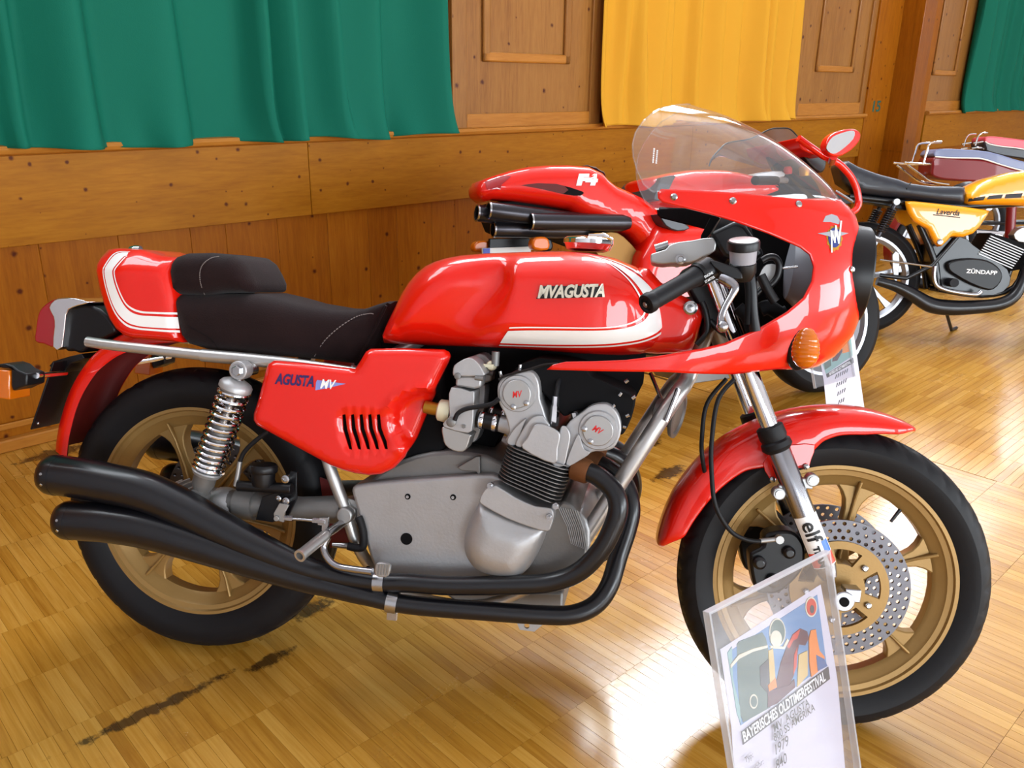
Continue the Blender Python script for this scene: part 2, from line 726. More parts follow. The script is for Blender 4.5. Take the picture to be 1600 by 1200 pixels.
def hall(mb, name, material, parent=None, **kw):
    o = mb.build(name, material, None, **kw)
    o.matrix_world = HALL
    if parent is not None:
        o.parent = parent
        o.matrix_parent_inverse = parent.matrix_world.inverted()
    else:
        struct(o)
    return o


def hbox(s0, s1, d0, d1, z0, z1):
    return MB().box(((s0 + s1) / 2, (d0 + d1) / 2, (z0 + z1) / 2), (s1 - s0, d1 - d0, z1 - z0))


# ---- wall_curtain: core wall with clerestory openings
mb = MB()
mb.box(((S0 + S1) / 2, WD + 0.16, 1.6), (S1 - S0, 0.2, 3.2))
mb.box(((S0 + S1) / 2, WD + 0.16, (5.1 + CEIL) / 2), (S1 - S0, 0.2, CEIL - 5.1))
edges = [S0]
for s_ in HIGH_WINDOWS:
    edges += [s_, s_ + 2.1]
edges.append(S1)
for a, b in zip(edges[0::2], edges[1::2]):
    mb.box(((a + b) / 2, WD + 0.16, 4.15), (b - a, 0.2, 1.9))
wall_c = hall(mb, 'wall_curtain', 'pine_upright')
# lower vertical boards
s = S0
rng = random.Random(4)
z0b = 0.0
while s < S1:
    w = 0.13 + 0.16 * rng.random()
    e = min(s + w, S1)
    hall(hbox(s + 0.0003, e - 0.0003, WD, WD + 0.06, 0.0, Z_APR + 0.02), 'board', 'pine_upright', wall_c, bevel=0.0015, seg=1)
    s = e
# apron boards with butt joints
joint = wxz(480, 280)[0]
js = [S0, joint - 3.9, joint, 3.95, 6.25]
for a, b in zip(js, js[1:]):
    hall(hbox(a + 0.001, b - 0.001, WD - 0.022, WD + 0.05, Z_APR, Z_SILL - 0.018), 'apron_board', 'pine_board', wall_c, bevel=0.002, seg=1)
for a, b in ((7.45, 11.3), (11.3, S1)):
    hall(hbox(a + 0.001, b - 0.001, WD - 0.022, WD + 0.05, Z_APR, Z_SILL - 0.018), 'apron_board', 'pine_board', wall_c, bevel=0.002, seg=1)
# sill rail with a rounded nose
for k, (a, b) in enumerate(((S0, 6.25), (7.45, S1))):
    pr = [(WD - 0.045, Z_SILL - 0.012), (WD - 0.05, Z_SILL), (WD - 0.045, Z_SILL + 0.012), (WD - 0.03, Z_SILL + 0.016), (WD + 0.06, Z_SILL + 0.016), (WD + 0.06, Z_SILL - 0.02), (WD - 0.03, Z_SILL - 0.02)]
    mb = MB().rings([[(x, p[0], p[1]) for p in pr] for x in (a, b)])
    hall(mb, 'trim_%d' % (k + 1), 'pine_rail')
# baseboard: a low board with a lighter strip at the floor
mb = hbox(S0, S1, WD - 0.012, WD + 0.02, 0.0, Z_BASE)
bb = hall(mb, 'baseboard_curtain', 'pine_upright', bevel=0.003)
hall(hbox(S0, S1, WD - 0.02, WD - 0.011, Z_BASE - 0.018, Z_BASE + 0.004), 'cap_strip', 'pine_rail', bb, bevel=0.003)
hall(hbox(S0, S1, WD - 0.045, WD - 0.011, 0.0, 0.045), 'floor_strip', 'pine_rail', bb, bevel=0.006)


# ---- wainscot panels between the curtains
def wall_panel(n, s0, s1, f0, f1, zlow, field=True):
    """a door-like pine panel: stiles, bottom rail, field boards, raised frame inside"""
    root = hall(hbox(s0, s1, WD + 0.012, WD + 0.06, Z_SILL, 3.2), 'trim_%d' % n, 'pine_panel')
    st = (s1 - s0) * 0.085
    hall(hbox(s0, s0 + st, WD - 0.012, WD + 0.02, Z_SILL + 0.01, 3.2), 'stile', 'pine_panel', root, bevel=0.003)
    hall(hbox(s1 - st, s1, WD - 0.012, WD + 0.02, Z_SILL + 0.01, 3.2), 'stile', 'pine_panel', root, bevel=0.003)
    hall(hbox(s0 + st, s1 - st, WD - 0.012, WD + 0.02, Z_SILL + 0.01, zlow), 'bottom_rail', 'pine_rail', root, bevel=0.003)
    k = 5
    x0, x1 = s0 + st, s1 - st
    for i in range(k):
        hall(hbox(x0 + (x1 - x0) * i / k, x0 + (x1 - x0) * (i + 1) / k, WD + 0.004, WD + 0.03, zlow, 3.2), 'board', 'pine_panel', root)
    # moulded frame
    zb = 1.335
    w = 0.045
    for a, b, c, d in ((f0, f0 + w, zb, 3.0), (f1 - w, f1, zb, 3.0), (f0, f1, zb - 0.0, zb + w)):
        hall(hbox(a, b, WD - 0.014, WD + 0.006, c, d), 'moulding', 'pine_rail' if b - a > 0.2 else 'pine_panel', root, bevel=0.008)
    return root


p1s = wxz(710, 190)[0]
p2s = wxz(931, 190)[0]
fa, fb = wxz(753, 98)[0], wxz(889, 98)[0]
wall_panel(3, p1s - 0.02, p2s + 0.02, fa, fb, 1.10)
q1, q2 = wxz(1246, 178)[0], wxz(1348, 178)[0]
wall_panel(4, q1 - 0.12, q2, wxz(1273, 115)[0], wxz(1332, 115)[0], 1.12)
q3, q4 = wxz(1438, 176)[0], wxz(1506, 174)[0]
wall_panel(5, q3 - 0.25, q4, wxz(1455, 120)[0], wxz(1492, 120)[0], 1.12)

# ---- laminated post between the bays, number 15 on its flank
ps0, ps1 = wxz(1346, 178)[0], wxz(1381, 178)[0]
post = hall(hbox(ps0, ps1, WD - 0.03, WD + 0.06, 0.0, 5.0), 'trim_6', 'pine_board', bevel=0.004)
post.data.materials[0] = MATS['pine_upright']
mb = hbox(ps1, ps1 + 0.22, WD - 0.20, WD + 0.06, 0.0, CEIL)
hall(mb, 'post', 'pine_dark', post, bevel=0.006)
hall(hbox(ps1 + 0.22, q3 + 0.02, WD - 0.03, WD + 0.06, 0.0, 5.0), 'casing', 'pine_upright', post, bevel=0.004)
mat('paint_number', srgb(24, 84, 74), 0.6)
ns, nz_ = wxz(1369, 167, -0.032)
num = lettering('number', '15', 0.115, (ns, WD - 0.031, nz_), (1, 0, 0), (0, 0, 1), 'paint_number', None, depth=0.0006, sx=1.5, bold=0.002)
num.matrix_world = HALL
num.parent = post
num.matrix_parent_inverse = post.matrix_world.inverted()

# ---- window frames in the openings
mat('window_white', srgb(232, 232, 228), 0.5)
mat('window_pane', srgb(225, 238, 245), 0.02, trans=1.0, ior=1.02)
for k, s_ in enumerate(HIGH_WINDOWS):
    mb = MB()
    for a, b, c, d in ((s_, s_ + 0.06, 3.2, 5.1), (s_ + 2.04, s_ + 2.1, 3.2, 5.1), (s_, s_ + 2.1, 3.2, 3.27), (s_, s_ + 2.1, 5.03, 5.1), (s_ + 1.02, s_ + 1.08, 3.2, 5.1)):
        mb.box(((a + b) / 2, WD + 0.08, (c + d) / 2), (b - a, 0.05, d - c))
    hall(mb, 'window_%d' % (k + 1), 'window_white')

# ---- the other walls and the ceiling, out of view
mb = MB()
edges = [S0]
for s_ in LOW_WINDOWS:
    edges += [s_, s_ + 2.4]
edges.append(S1)
mb.box(((S0 + S1) / 2, DN - 0.1, 0.3), (S1 - S0, 0.2, 0.6))
mb.box(((S0 + S1) / 2, DN - 0.1, 4.0), (S1 - S0, 0.2, 3.2))
for a, b in zip(edges[0::2], edges[1::2]):
    mb.box(((a + b) / 2, DN - 0.1, 1.5), (b - a, 0.2, 1.8))
hall(mb, 'wall_opposite', 'plaster')
hall(hbox(S0 - 0.2, S0, DN - 0.2, WD + 0.26, 0, CEIL), 'wall_left', 'plaster')
hall(hbox(S1, S1 + 0.2, DN - 0.2, WD + 0.26, 0, CEIL), 'wall_right', 'plaster')
hall(hbox(S0 - 0.2, S1 + 0.2, DN - 0.2, WD + 0.26, CEIL, CEIL + 0.2), 'ceiling', 'plaster')

# ---- parquet: 22 cm rows of narrow strips, long side across the wall; beyond a seam the strips turn
wood('parquet', srgb(148, 96, 20), srgb(182, 130, 46), srgb(204, 156, 72), (30, 1.2, 30), rough=0.30, coat=0.0, grain=5.0, per_piece=0.27)
pm = MATS['parquet'].node_tree
pb = pm.nodes['Principled BSDF']
pb.inputs['Specular IOR Level'].default_value = 0.6
wood('parquet_turned', srgb(148, 96, 20), srgb(182, 130, 46), srgb(204, 156, 72), (1.2, 30, 30), rough=0.30, coat=0.0, grain=5.0, per_piece=0.24)
for nm in ('parquet', 'parquet_turned'):
    nt = MATS[nm].node_tree
    b = nt.nodes['Principled BSDF']
    b.inputs['Specular IOR Level'].default_value = 1.0
    # scuffs: worn varnish, dark stains in streaks (hall coordinates)
    tc = N(nt, 'ShaderNodeTexCoord')
    geo = N(nt, 'ShaderNodeNewGeometry')
    n1 = N(nt, 'ShaderNodeTexNoise', i_Scale=2.3, i_Detail=7.0, i_Roughness=0.6)
    nt.links.new(geo.outputs['Position'], n1.inputs['Vector'])
    rr = ramp(nt, [(0.3, (0.13, 0.13, 0.13, 1)), (0.7, (0.30, 0.30, 0.30, 1))])
    nt.links.new(n1.outputs['Fac'], rr.inputs[0])
    nt.links.new(rr.outputs[0], b.inputs['Roughness'])
    nb = N(nt, 'ShaderNodeTexNoise', i_Scale=55.0, i_Detail=3.0)
    nt.links.new(geo.outputs['Position'], nb.inputs['Vector'])
    bq = [x for x in nt.nodes if x.type == 'BUMP'][0]
    bq.inputs['Strength'].default_value = 0.12
    nt.links.new(nb.outputs['Fac'], bq.inputs['Height'])
    n2 = N(nt, 'ShaderNodeTexNoise', i_Scale=1.1, i_Detail=8.0, i_Roughness=0.68)
    nt.links.new(geo.outputs['Position'], n2.inputs['Vector'])
    sr = ramp(nt, [(0.60, (0, 0, 0, 1)), (0.72, (1, 1, 1, 1))])
    nt.links.new(n2.outputs['Fac'], sr.inputs[0])
    mx = N(nt, 'ShaderNodeMix', data_type='RGBA')
    mx.inputs[7].default_value = srgb(104, 58, 16)
    lk = b.inputs['Base Color'].links[0]
    src = lk.from_socket
    nt.links.remove(lk)
    half = N(nt, 'ShaderNodeMath', operation='MULTIPLY', n_1=0.45)
    nt.links.new(sr.outputs[0], half.inputs[0])
    nt.links.new(half.outputs[0], mx.inputs[0])
    nt.links.new(src, mx.inputs[6])
    nt.links.new(mx.outputs[2], b.inputs['Base Color'])
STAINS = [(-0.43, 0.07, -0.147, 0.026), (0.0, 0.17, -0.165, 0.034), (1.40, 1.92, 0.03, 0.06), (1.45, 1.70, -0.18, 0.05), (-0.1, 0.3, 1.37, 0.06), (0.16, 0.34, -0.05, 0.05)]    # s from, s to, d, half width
for nm in ('parquet', 'parquet_turned'):
    nt = MATS[nm].node_tree
    L = nt.links.new
    b = nt.nodes['Principled BSDF']
    geo = N(nt, 'ShaderNodeNewGeometry')
    ds = N(nt, 'ShaderNodeVectorMath', operation='DOT_PRODUCT')
    ds.inputs[1].default_value = DS
    di = N(nt, 'ShaderNodeVectorMath', operation='DOT_PRODUCT')
    di.inputs[1].default_value = DI
    L(geo.outputs['Position'], ds.inputs[0])
    L(geo.outputs['Position'], di.inputs[0])
    ns = N(nt, 'ShaderNodeTexNoise', i_Scale=24.0, i_Detail=6.0, i_Roughness=0.7)
    L(geo.outputs['Position'], ns.inputs['Vector'])
    total = None
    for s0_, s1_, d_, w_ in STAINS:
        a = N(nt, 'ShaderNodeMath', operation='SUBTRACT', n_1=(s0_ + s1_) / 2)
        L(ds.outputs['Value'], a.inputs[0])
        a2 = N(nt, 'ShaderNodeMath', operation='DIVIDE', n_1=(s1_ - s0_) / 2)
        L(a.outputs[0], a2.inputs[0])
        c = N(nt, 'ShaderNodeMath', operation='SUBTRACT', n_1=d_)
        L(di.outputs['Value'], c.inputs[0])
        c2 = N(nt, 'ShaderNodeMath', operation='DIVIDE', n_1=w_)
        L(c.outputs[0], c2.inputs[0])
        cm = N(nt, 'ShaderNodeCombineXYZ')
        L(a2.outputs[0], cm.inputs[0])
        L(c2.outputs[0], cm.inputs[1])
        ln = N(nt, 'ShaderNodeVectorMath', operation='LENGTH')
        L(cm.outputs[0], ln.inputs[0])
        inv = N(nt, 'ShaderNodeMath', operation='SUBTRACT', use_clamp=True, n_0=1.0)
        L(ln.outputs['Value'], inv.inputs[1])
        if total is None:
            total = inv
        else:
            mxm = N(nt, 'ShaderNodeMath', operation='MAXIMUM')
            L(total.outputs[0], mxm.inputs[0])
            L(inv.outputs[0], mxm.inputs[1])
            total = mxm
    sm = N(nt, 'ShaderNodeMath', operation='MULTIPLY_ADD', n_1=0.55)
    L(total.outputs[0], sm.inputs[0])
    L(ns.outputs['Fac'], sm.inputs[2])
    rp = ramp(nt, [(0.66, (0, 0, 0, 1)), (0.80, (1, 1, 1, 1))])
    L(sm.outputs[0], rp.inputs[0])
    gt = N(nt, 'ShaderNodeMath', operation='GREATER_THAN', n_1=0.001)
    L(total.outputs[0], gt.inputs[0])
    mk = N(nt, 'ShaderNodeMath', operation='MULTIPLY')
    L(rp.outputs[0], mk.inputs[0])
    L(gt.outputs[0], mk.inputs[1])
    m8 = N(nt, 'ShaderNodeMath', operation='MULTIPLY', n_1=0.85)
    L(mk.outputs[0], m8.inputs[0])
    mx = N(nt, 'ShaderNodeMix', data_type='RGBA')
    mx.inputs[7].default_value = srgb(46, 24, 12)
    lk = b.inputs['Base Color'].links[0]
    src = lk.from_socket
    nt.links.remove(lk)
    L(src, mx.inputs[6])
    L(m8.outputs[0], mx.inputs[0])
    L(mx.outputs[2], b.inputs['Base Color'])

SEAM = 2.36
floor = hall(hbox(S0, S1, DN, WD + 0.06, -0.06, -0.006), 'floor', 'joint_dark')
ROW, W = 0.22, 0.0275
g = 0.0002


def plank_mesh(w, l, material):
    mb = MB()
    b = 0.0003
    pr = [(-w / 2 + g, -0.008), (-w / 2 + g, -b), (-w / 2 + g + b, 0), (w / 2 - g - b, 0), (w / 2 - g, -b), (w / 2 - g, -0.008)]
    mb.rings([[(p[0], y, p[1]) for p in pr] for y in (-l / 2 + g, l / 2 - g)])
    me = mb.mesh('plank', 20)
    me.materials.append(MATS[material])
    return me


pl_mesh = plank_mesh(W, ROW, 'parquet')


def seen(p):
    d = p - CAMP
    z = d.dot(CF)
    if z < 0.2:
        return None
    u, v = 800 + FPX * d.dot(CR) / z, 600 - FPX * d.dot(CU) / z
    return (u, v, z) if -40 < u < 1640 and -40 < v < 1230 else None


cand, rest = [], []
rng = random.Random(11)
r = -36
while True:
    dc = -0.085 + ROW * (r + 0.5)
    if dc - ROW / 2 > WD:
        break
    if dc + ROW / 2 > -4.0:
        so = rng.random() * W
        k0, k1 = int((-2.2 - so) / W), int((SEAM - so) / W)
        for k in range(k0, k1):
            sc_ = so + (k + 0.5) * W
            p = DS * sc_ + DI * dc
            q = seen(p)
            if q:
                cand.append((q[2], sc_, dc, q))
            else:
                rest.append((sc_, dc))
    r += 1


def hidden(u, v):                                # strips behind the bike's big dark masses are not the ones to spend objects on
    return (520 < u < 900 and 700 < v < 900) or (560 < u < 1050 and v < 690)


cand.sort(key=lambda c: c[0] + (50 if hidden(c[3][0], c[3][1]) else 0))
for z_, sc_, dc, q in cand[:300]:
    o = bpy.data.objects.new('plank', pl_mesh)
    COL.objects.link(o)
    o.matrix_world = HALL @ Matrix.Translation((sc_, dc, 0))
    o.parent = floor
    o.matrix_parent_inverse = floor.matrix_world.inverted()
rest += [(c[1], c[2]) for c in cand[300:]]
mb = MB()
b_ = 0.0003
for sc_, dc in rest:
    x0, x1, y0, y1 = sc_ - W / 2 + g, sc_ + W / 2 - g, dc - ROW / 2 + g, dc + ROW / 2 - g
    mb.add([(x0, y0, -0.008), (x1, y0, -0.008), (x1, y1, -0.008), (x0, y1, -0.008), (x0 + b_, y0 + b_, 0), (x1 - b_, y0 + b_, 0), (x1 - b_, y1 - b_, 0), (x0 + b_, y1 - b_, 0)],
           [(4, 5, 6, 7), (0, 1, 5, 4), (1, 2, 6, 5), (2, 3, 7, 6), (3, 0, 4, 7)])


def raw_stuff(mb, name, material):
    me = bpy.data.meshes.new(name)
    me.from_pydata(mb.v, [], mb.f)
    me.materials.append(MATS[material])
    o = bpy.data.objects.new(name, me)
    COL.objects.link(o)
    o.matrix_world = HALL
    o.parent = floor
    o.matrix_parent_inverse = floor.matrix_world.inverted()
    o['kind'] = 'stuff'
    return o


raw_stuff(mb, 'far_planks', 'parquet')
mb = MB()
k = 0
s = SEAM
while s < 13.0:
    n = 0
    d = -4.4
    col = 0
    so = (k % 2) * 0.11
    W2 = W if s < 6 else W * 2
    L2 = ROW if s < 6 else ROW * 2
    d = WD
    while d > (-3.6 if s < 5 else -2.2):
        x0, x1, y0, y1 = s + g, s + L2 - g, d - W2 + g, d - g
        mb.add([(x0, y0, -0.008), (x1, y0, -0.008), (x1, y1, -0.008), (x0, y1, -0.008), (x0 + b_, y0 + b_, 0), (x1 - b_, y0 + b_, 0), (x1 - b_, y1 - b_, 0), (x0 + b_, y1 - b_, 0)],
               [(4, 5, 6, 7), (0, 1, 5, 4), (1, 2, 6, 5), (2, 3, 7, 6), (3, 0, 4, 7)])
        d -= W2
    s += L2
    k += 1
raw_stuff(mb, 'turned_planks', 'parquet_turned')
mb = MB()
for a, b, c, d in ((S0, S1, DN, -4.0), (S0, -2.2, -4.0, WD), (13.0, S1, -4.0, WD), (SEAM, 13.0, -4.0, -2.2)):
    mb.add([(a, c, -0.001), (b, c, -0.001), (b, d, -0.001), (a, d, -0.001)], [(0, 1, 2, 3)])
raw_stuff(mb, 'plain_planks', 'parquet')


# ---- curtains
def cloth_mat(name, dark, light, rough=0.75):
    m = mat(name, light, rough, sheen=0.0, spec=0.2, bump=(260, 0.25))
    return m


cloth_mat('curtain_green', 0, srgb(12, 100, 80))
cloth_mat('curtain_yellow', 0, srgb(206, 150, 40))


def curtain(label, s0, s1, material, seed, folds, ztop=3.15, amp=0.035, hem=0.0):
    rg = random.Random(seed)
    # fold centres (s, depth, width)
    F = []
    x = s0
    while x < s1 + 0.2:
        F.append((x, amp * (0.45 + 0.8 * rg.random()), 0.025 + 0.045 * rg.random(), rg.random() * 6.28))
        x += folds * (0.55 + 0.9 * rg.random())

    def depth(s, t):
        y = 0
        for c, a, w, ph in F:
            cc = c + 0.025 * sin(3 * t + ph)
            q = (s - cc) / (w * (1.25 - 0.35 * t) * (1.5 if s < cc else 0.42))
            if abs(q) < 4:
                y += a * math.exp(-q * q) * (0.75 + 0.45 * (1 - t))
        y += amp * 0.14 * sin(s * 9 + seed) + amp * 0.08 * sin(s * 23 + 4 * t)
        return y
    n = int((s1 - s0) / 0.018)
    m = 34
    rows = []
    for j in range(m + 1):
        t = j / m                               # 0 at the hem
        t2 = t ** 1.5
        row = []
        for i in range(n + 1):
            s = s0 + (s1 - s0) * i / n
            y = depth(s, t2)
            zh = Z_SILL + 0.002 + 0.005 * sin(s * 11 + seed * 2) - 0.012 * max(0.0, sin(s * 7.3 + seed))
            z = zh + (ztop - zh) * t2
            fl = math.exp(-t2 * 26)
            y += fl * (0.046 + 0.018 * sin(s * 17 + seed) + 0.014 * sin(s * 41))
            x_ = s + fl * 0.014 * sin(s * 13 + 1)
            row.append((x_, WD - 0.010 - max(0.0, y) * 0.85, z))
        rows.append(row)
    mb = MB().grid(rows)
    o = mb.build('curtain', material, None, solid=0.002, angle=180)
    o.matrix_world = HALL
    tag(o, label, 'curtain')
    return o


curtain('wide green curtain on the wall behind the brown suede seat', -1.2, p1s - 0.115, 'curtain_green', 3, 0.22, amp=0.115)
curtain('bright yellow curtain hanging between two pine wall panels', p2s - 0.06, q1 - 0.17, 'curtain_yellow', 8, 0.17, amp=0.11)
curtain('green curtain beyond the numbered wooden post', q4 - 0.22, 12.5, 'curtain_green', 5, 0.20, amp=0.10)

# ================================================================== materials of the machines
mat('red_paint', srgb(220, 24, 8), 0.30, coat=0.8, spec=0.22, coat_rough=0.02)
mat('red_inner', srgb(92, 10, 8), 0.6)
mat('white_paint', srgb(240, 238, 236), 0.25, coat=1.0)
mat('maroon_line', srgb(150, 30, 30), 0.3, coat=1.0)
mat('suede_brown', srgb(32, 20, 20), 0.95, spec=0.12, sheen=0.06, bump=(320, 0.5), vary=(14, 0.4))
mat('stitch', srgb(120, 108, 104), 0.8)
mat('rubber', srgb(15, 14, 17), 0.55, spec=0.3, bump=(90, 0.15))
mat('black_plastic', srgb(13, 12, 15), 0.38, spec=0.4)
mat('black_satin', srgb(13, 13, 18), 0.36, spec=0.4, coat=0.35, bump=(400, 0.03), coat_rough=0.18)
mat('black_matt', srgb(9, 8, 10), 0.8, spec=0.2)
mat('gold_cast', srgb(152, 119, 68), 0.42, metal=0.35, bump=(220, 0.12), vary=(9, 0.12))
mat('gold_dull', srgb(150, 110, 52), 0.55, metal=0.4)
mat('alu_cast', srgb(172, 171, 172), 0.46, metal=0.6, bump=(160, 0.15), vary=(18, 0.10))
mat('alu_dark', srgb(122, 120, 118), 0.5, metal=0.6, bump=(140, 0.15), vary=(16, 0.14))
mat('alu_pale', srgb(168, 167, 166), 0.42, metal=0.8)
mat('fin_edge', srgb(120, 118, 118), 0.4, metal=0.8)
mat('grey_tube', srgb(186, 184, 182), 0.34, metal=0.75, coat=0.3)
mat('chrome', srgb(232, 232, 236), 0.06, metal=1.0)
mat('steel', srgb(176, 176, 178), 0.24, metal=1.0)
mat('polished', srgb(166, 166, 171), 0.24, metal=1.0, bump=(60, 0.03))
mat('brass', srgb(170, 120, 40), 0.4, metal=0.8)
mat('badge_metal', srgb(214, 206, 188), 0.3, metal=0.6)
mat('rust', srgb(104, 62, 30), 0.7, metal=0.4, vary=(40, 0.4))
mat('disc_steel', srgb(98, 96, 100), 0.42, metal=0.9)
mat('amber', srgb(232, 118, 8), 0.12, trans=0.35, coat=0.5)
mat('red_lens', srgb(150, 8, 20), 0.1, coat=0.8)
mat('lamp_glass', srgb(220, 228, 230), 0.05, trans=0.9)
mat('screen_clear', (0.93, 0.95, 0.97, 1), 0.015, trans=1.0, ior=1.18)
mat('red_ink', srgb(205, 30, 30), 0.5)
mat('blue_ink', srgb(44, 34, 92), 0.5)
mat('pale_blue', srgb(130, 140, 205), 0.4)
mat('blue_enamel', srgb(24, 44, 120), 0.25, coat=0.6)
mat('white_ink', srgb(240, 240, 240), 0.5)
mat('black_ink', srgb(20, 20, 22), 0.5)
mat('grey_plastic', srgb(150, 150, 158), 0.4)
mat('cream_plastic', srgb(214, 206, 178), 0.45)

# ================================================================== the red motorcycle in front
LEAN, WB, RRAD, FRAD, RAKE = 0.2282, 1.3912, 0.327, 0.312, RAD(27.5)
B = Frame((0, 0, 0), 0.0, LEAN)
_C = V((WB, 0, FRAD))
_A = _C - 0.055 * V((cos(RAKE), 0, sin(RAKE)))
STEER = Matrix.Translation(_A) @ Matrix.Rotation(0.0538, 4, V((-sin(RAKE), 0, cos(RAKE)))) @ Matrix.Translation(-_A)
FB = Frame((0, 0, 0), 0.0, LEAN, STEER)
BIKE = thing('motorcycle', 'red half-faired sports motorcycle with gold wheels and brown suede seat', 'motorcycle', B.M)


def steered(o):
    o.matrix_local = STEER
    return o


def crop(x0, y0, s):
    return lambda pts: [(x0 + a / s, y0 + b / s) for a, b in pts]


def rounded(poly, w, r, edge=0.3):
    """half-width that swells from edge*w at the outline to w at distance r inside it"""
    P = [(p[0], p[1]) for p in poly]
    n = len(P)

    def dist(x, z):
        m = 9
        for i in range(n):
            ax, az = P[i]
            bx, bz = P[(i + 1) % n]
            dx, dz = bx - ax, bz - az
            L = dx * dx + dz * dz
            t = max(0, min(1, ((x - ax) * dx + (z - az) * dz) / L)) if L > 0 else 0
            q = hypot(x - ax - t * dx, z - az - t * dz)
            m = min(m, q)
        return m

    def surf(x, z):
        d = min(dist(x, z) / r, 1.0)
        ww = w(x, z) if callable(w) else w
        return -ww * (edge + (1 - edge) * sqrt(max(0, 1 - (1 - d) ** 2)))
    surf.insets = (r * 0.06, r * 0.2, r * 0.45, r * 0.8)
    return surf


def solid_side(poly, surf, step, holes=()):
    """a body symmetric about y=0 whose right side is y=surf(x,z) inside the outline"""
    mb = patch(poly, surf, step, holes=holes)
    # boundary edges
    cnt = {}
    for f in mb.f:
        for i in range(len(f)):
            e = (f[i], f[(i + 1) % len(f)])
            k = (min(e), max(e))
            cnt[k] = None if k in cnt else e
    n = len(mb.v)
    mb.mirror_y()
    strips = []
    for e in cnt.values():
        if e:
            strips.append((e[1], e[0], e[0] + n, e[1] + n))
    mb.f += strips
    mb.mi += [0] * len(strips)
    return mb


def sstep(a, b, x):
    t = max(0.0, min(1.0, (x - a) / (b - a)))
    return t * t * (3 - 2 * t)


# ------------------------------------------------------------------ wheels
def tyre_mesh(c, R, hw, rr, n=216, groove=6, slant=3):
    half = [(rr - 0.006, hw * 0.72), (rr + 0.004, hw * 0.80), (rr + (R - rr) * 0.28, hw * 0.97), (rr + (R - rr) * 0.5, hw * 1.0),
            (R - 0.026, hw * 0.93), (R - 0.018, hw * 0.84), (R - 0.0125, hw * 0.74), (R - 0.007, hw * 0.56), (R - 0.003, hw * 0.36), (R - 0.0008, hw * 0.16)]
    prof = [(r, -y) for r, y in half] + [(R, 0)] + [(r, y) for r, y in reversed(half)] + [(rr - 0.012, hw * 0.6), (rr - 0.012, -hw * 0.6)]
    R_ = []
    for j, (r, y) in enumerate(prof):
        ring = []
        for k in range(n):
            a = 2 * pi * k / n
            q = r
            ay = abs(y) / hw
            if 0.10 < ay < 0.9 and r > R - 0.024:
                sh = int(round(ay * 10)) * slant // 3
                if (k + sh) % groove == 0:
                    q -= 0.005
            if ay < 0.2 and r > R - 0.004 and ay > 0.1:
                q -= 0.002
            ring.append((c[0] + cos(a) * q, y, c[2] + sin(a) * q))
        R_.append(ring)
    return MB().rings(R_, caps=False, closed=True)


def rim_mesh(c, rr, hw, inner=0.197):
    prof = [(rr, -hw), (rr, -hw + 0.006), (rr - 0.008, -hw + 0.009), (rr - 0.016, -hw * 0.45), (rr - 0.016, hw * 0.45), (rr - 0.008, hw - 0.009), (rr, hw - 0.006), (rr, hw),
            (rr - 0.009, hw), (rr - 0.012, hw - 0.005), (rr - 0.022, hw - 0.007), (rr - 0.026, hw - 0.012), (inner + 0.008, hw * 0.55), (inner, hw * 0.35),
            (inner, -hw * 0.35), (inner + 0.008, -hw * 0.55), (rr - 0.026, -hw + 0.012), (rr - 0.022, -hw + 0.007), (rr - 0.012, -hw + 0.005), (rr - 0.009, -hw)]
    mb = MB()
    mb.lathe(prof, c, (0, 1, 0), 96, closed=True)
    return mb


def spoke_mesh(c, ang, r0, r1, hy):
    half = [(r0, 0.024), (r0 + 0.03, 0.0165), (r0 + 0.07, 0.0125), (r1 - 0.05, 0.0135), (r1 - 0.032, 0.018), (r1 - 0.018, 0.0265), (r1 - 0.008, 0.037), (r1 + 0.003, 0.053)]
    pts = [(r, -t) for r, t in half] + [(r1 + 0.01, -0.03), (r1 + 0.011, 0), (r1 + 0.01, 0.03)] + [(r, t) for r, t in reversed(half)]
    e, f = V((cos(ang), 0, sin(ang))), V((-sin(ang), 0, cos(ang)))
    mb = MB()
    n = len(pts)
    o = V(c)
    P = [o + e * r + f * t for r, t in pts]
    mb.add([p + V((0, -hy, 0)) for p in P] + [p + V((0, hy, 0)) for p in P],
           [tuple(range(n)), tuple(range(2 * n - 1, n - 1, -1))] + [(i, n + i, n + (i + 1) % n, (i + 1) % n) for i in range(n)])
    # stiffening rib down the middle
    R = []
    for r, h, t in ((r0, hy + 0.016, 0.0035), (r0 + 0.05, hy + 0.007, 0.003), (r1 - 0.03, hy + 0.006, 0.003), (r1 + 0.012, hy + 0.016, 0.0035)):
        p = o + e * r
        R.append([p + f * t + V((0, h, 0)), p - f * t + V((0, h, 0)), p - f * t + V((0, -h, 0)), p + f * t + V((0, -h, 0))])
    mb.rings(R)
    return mb


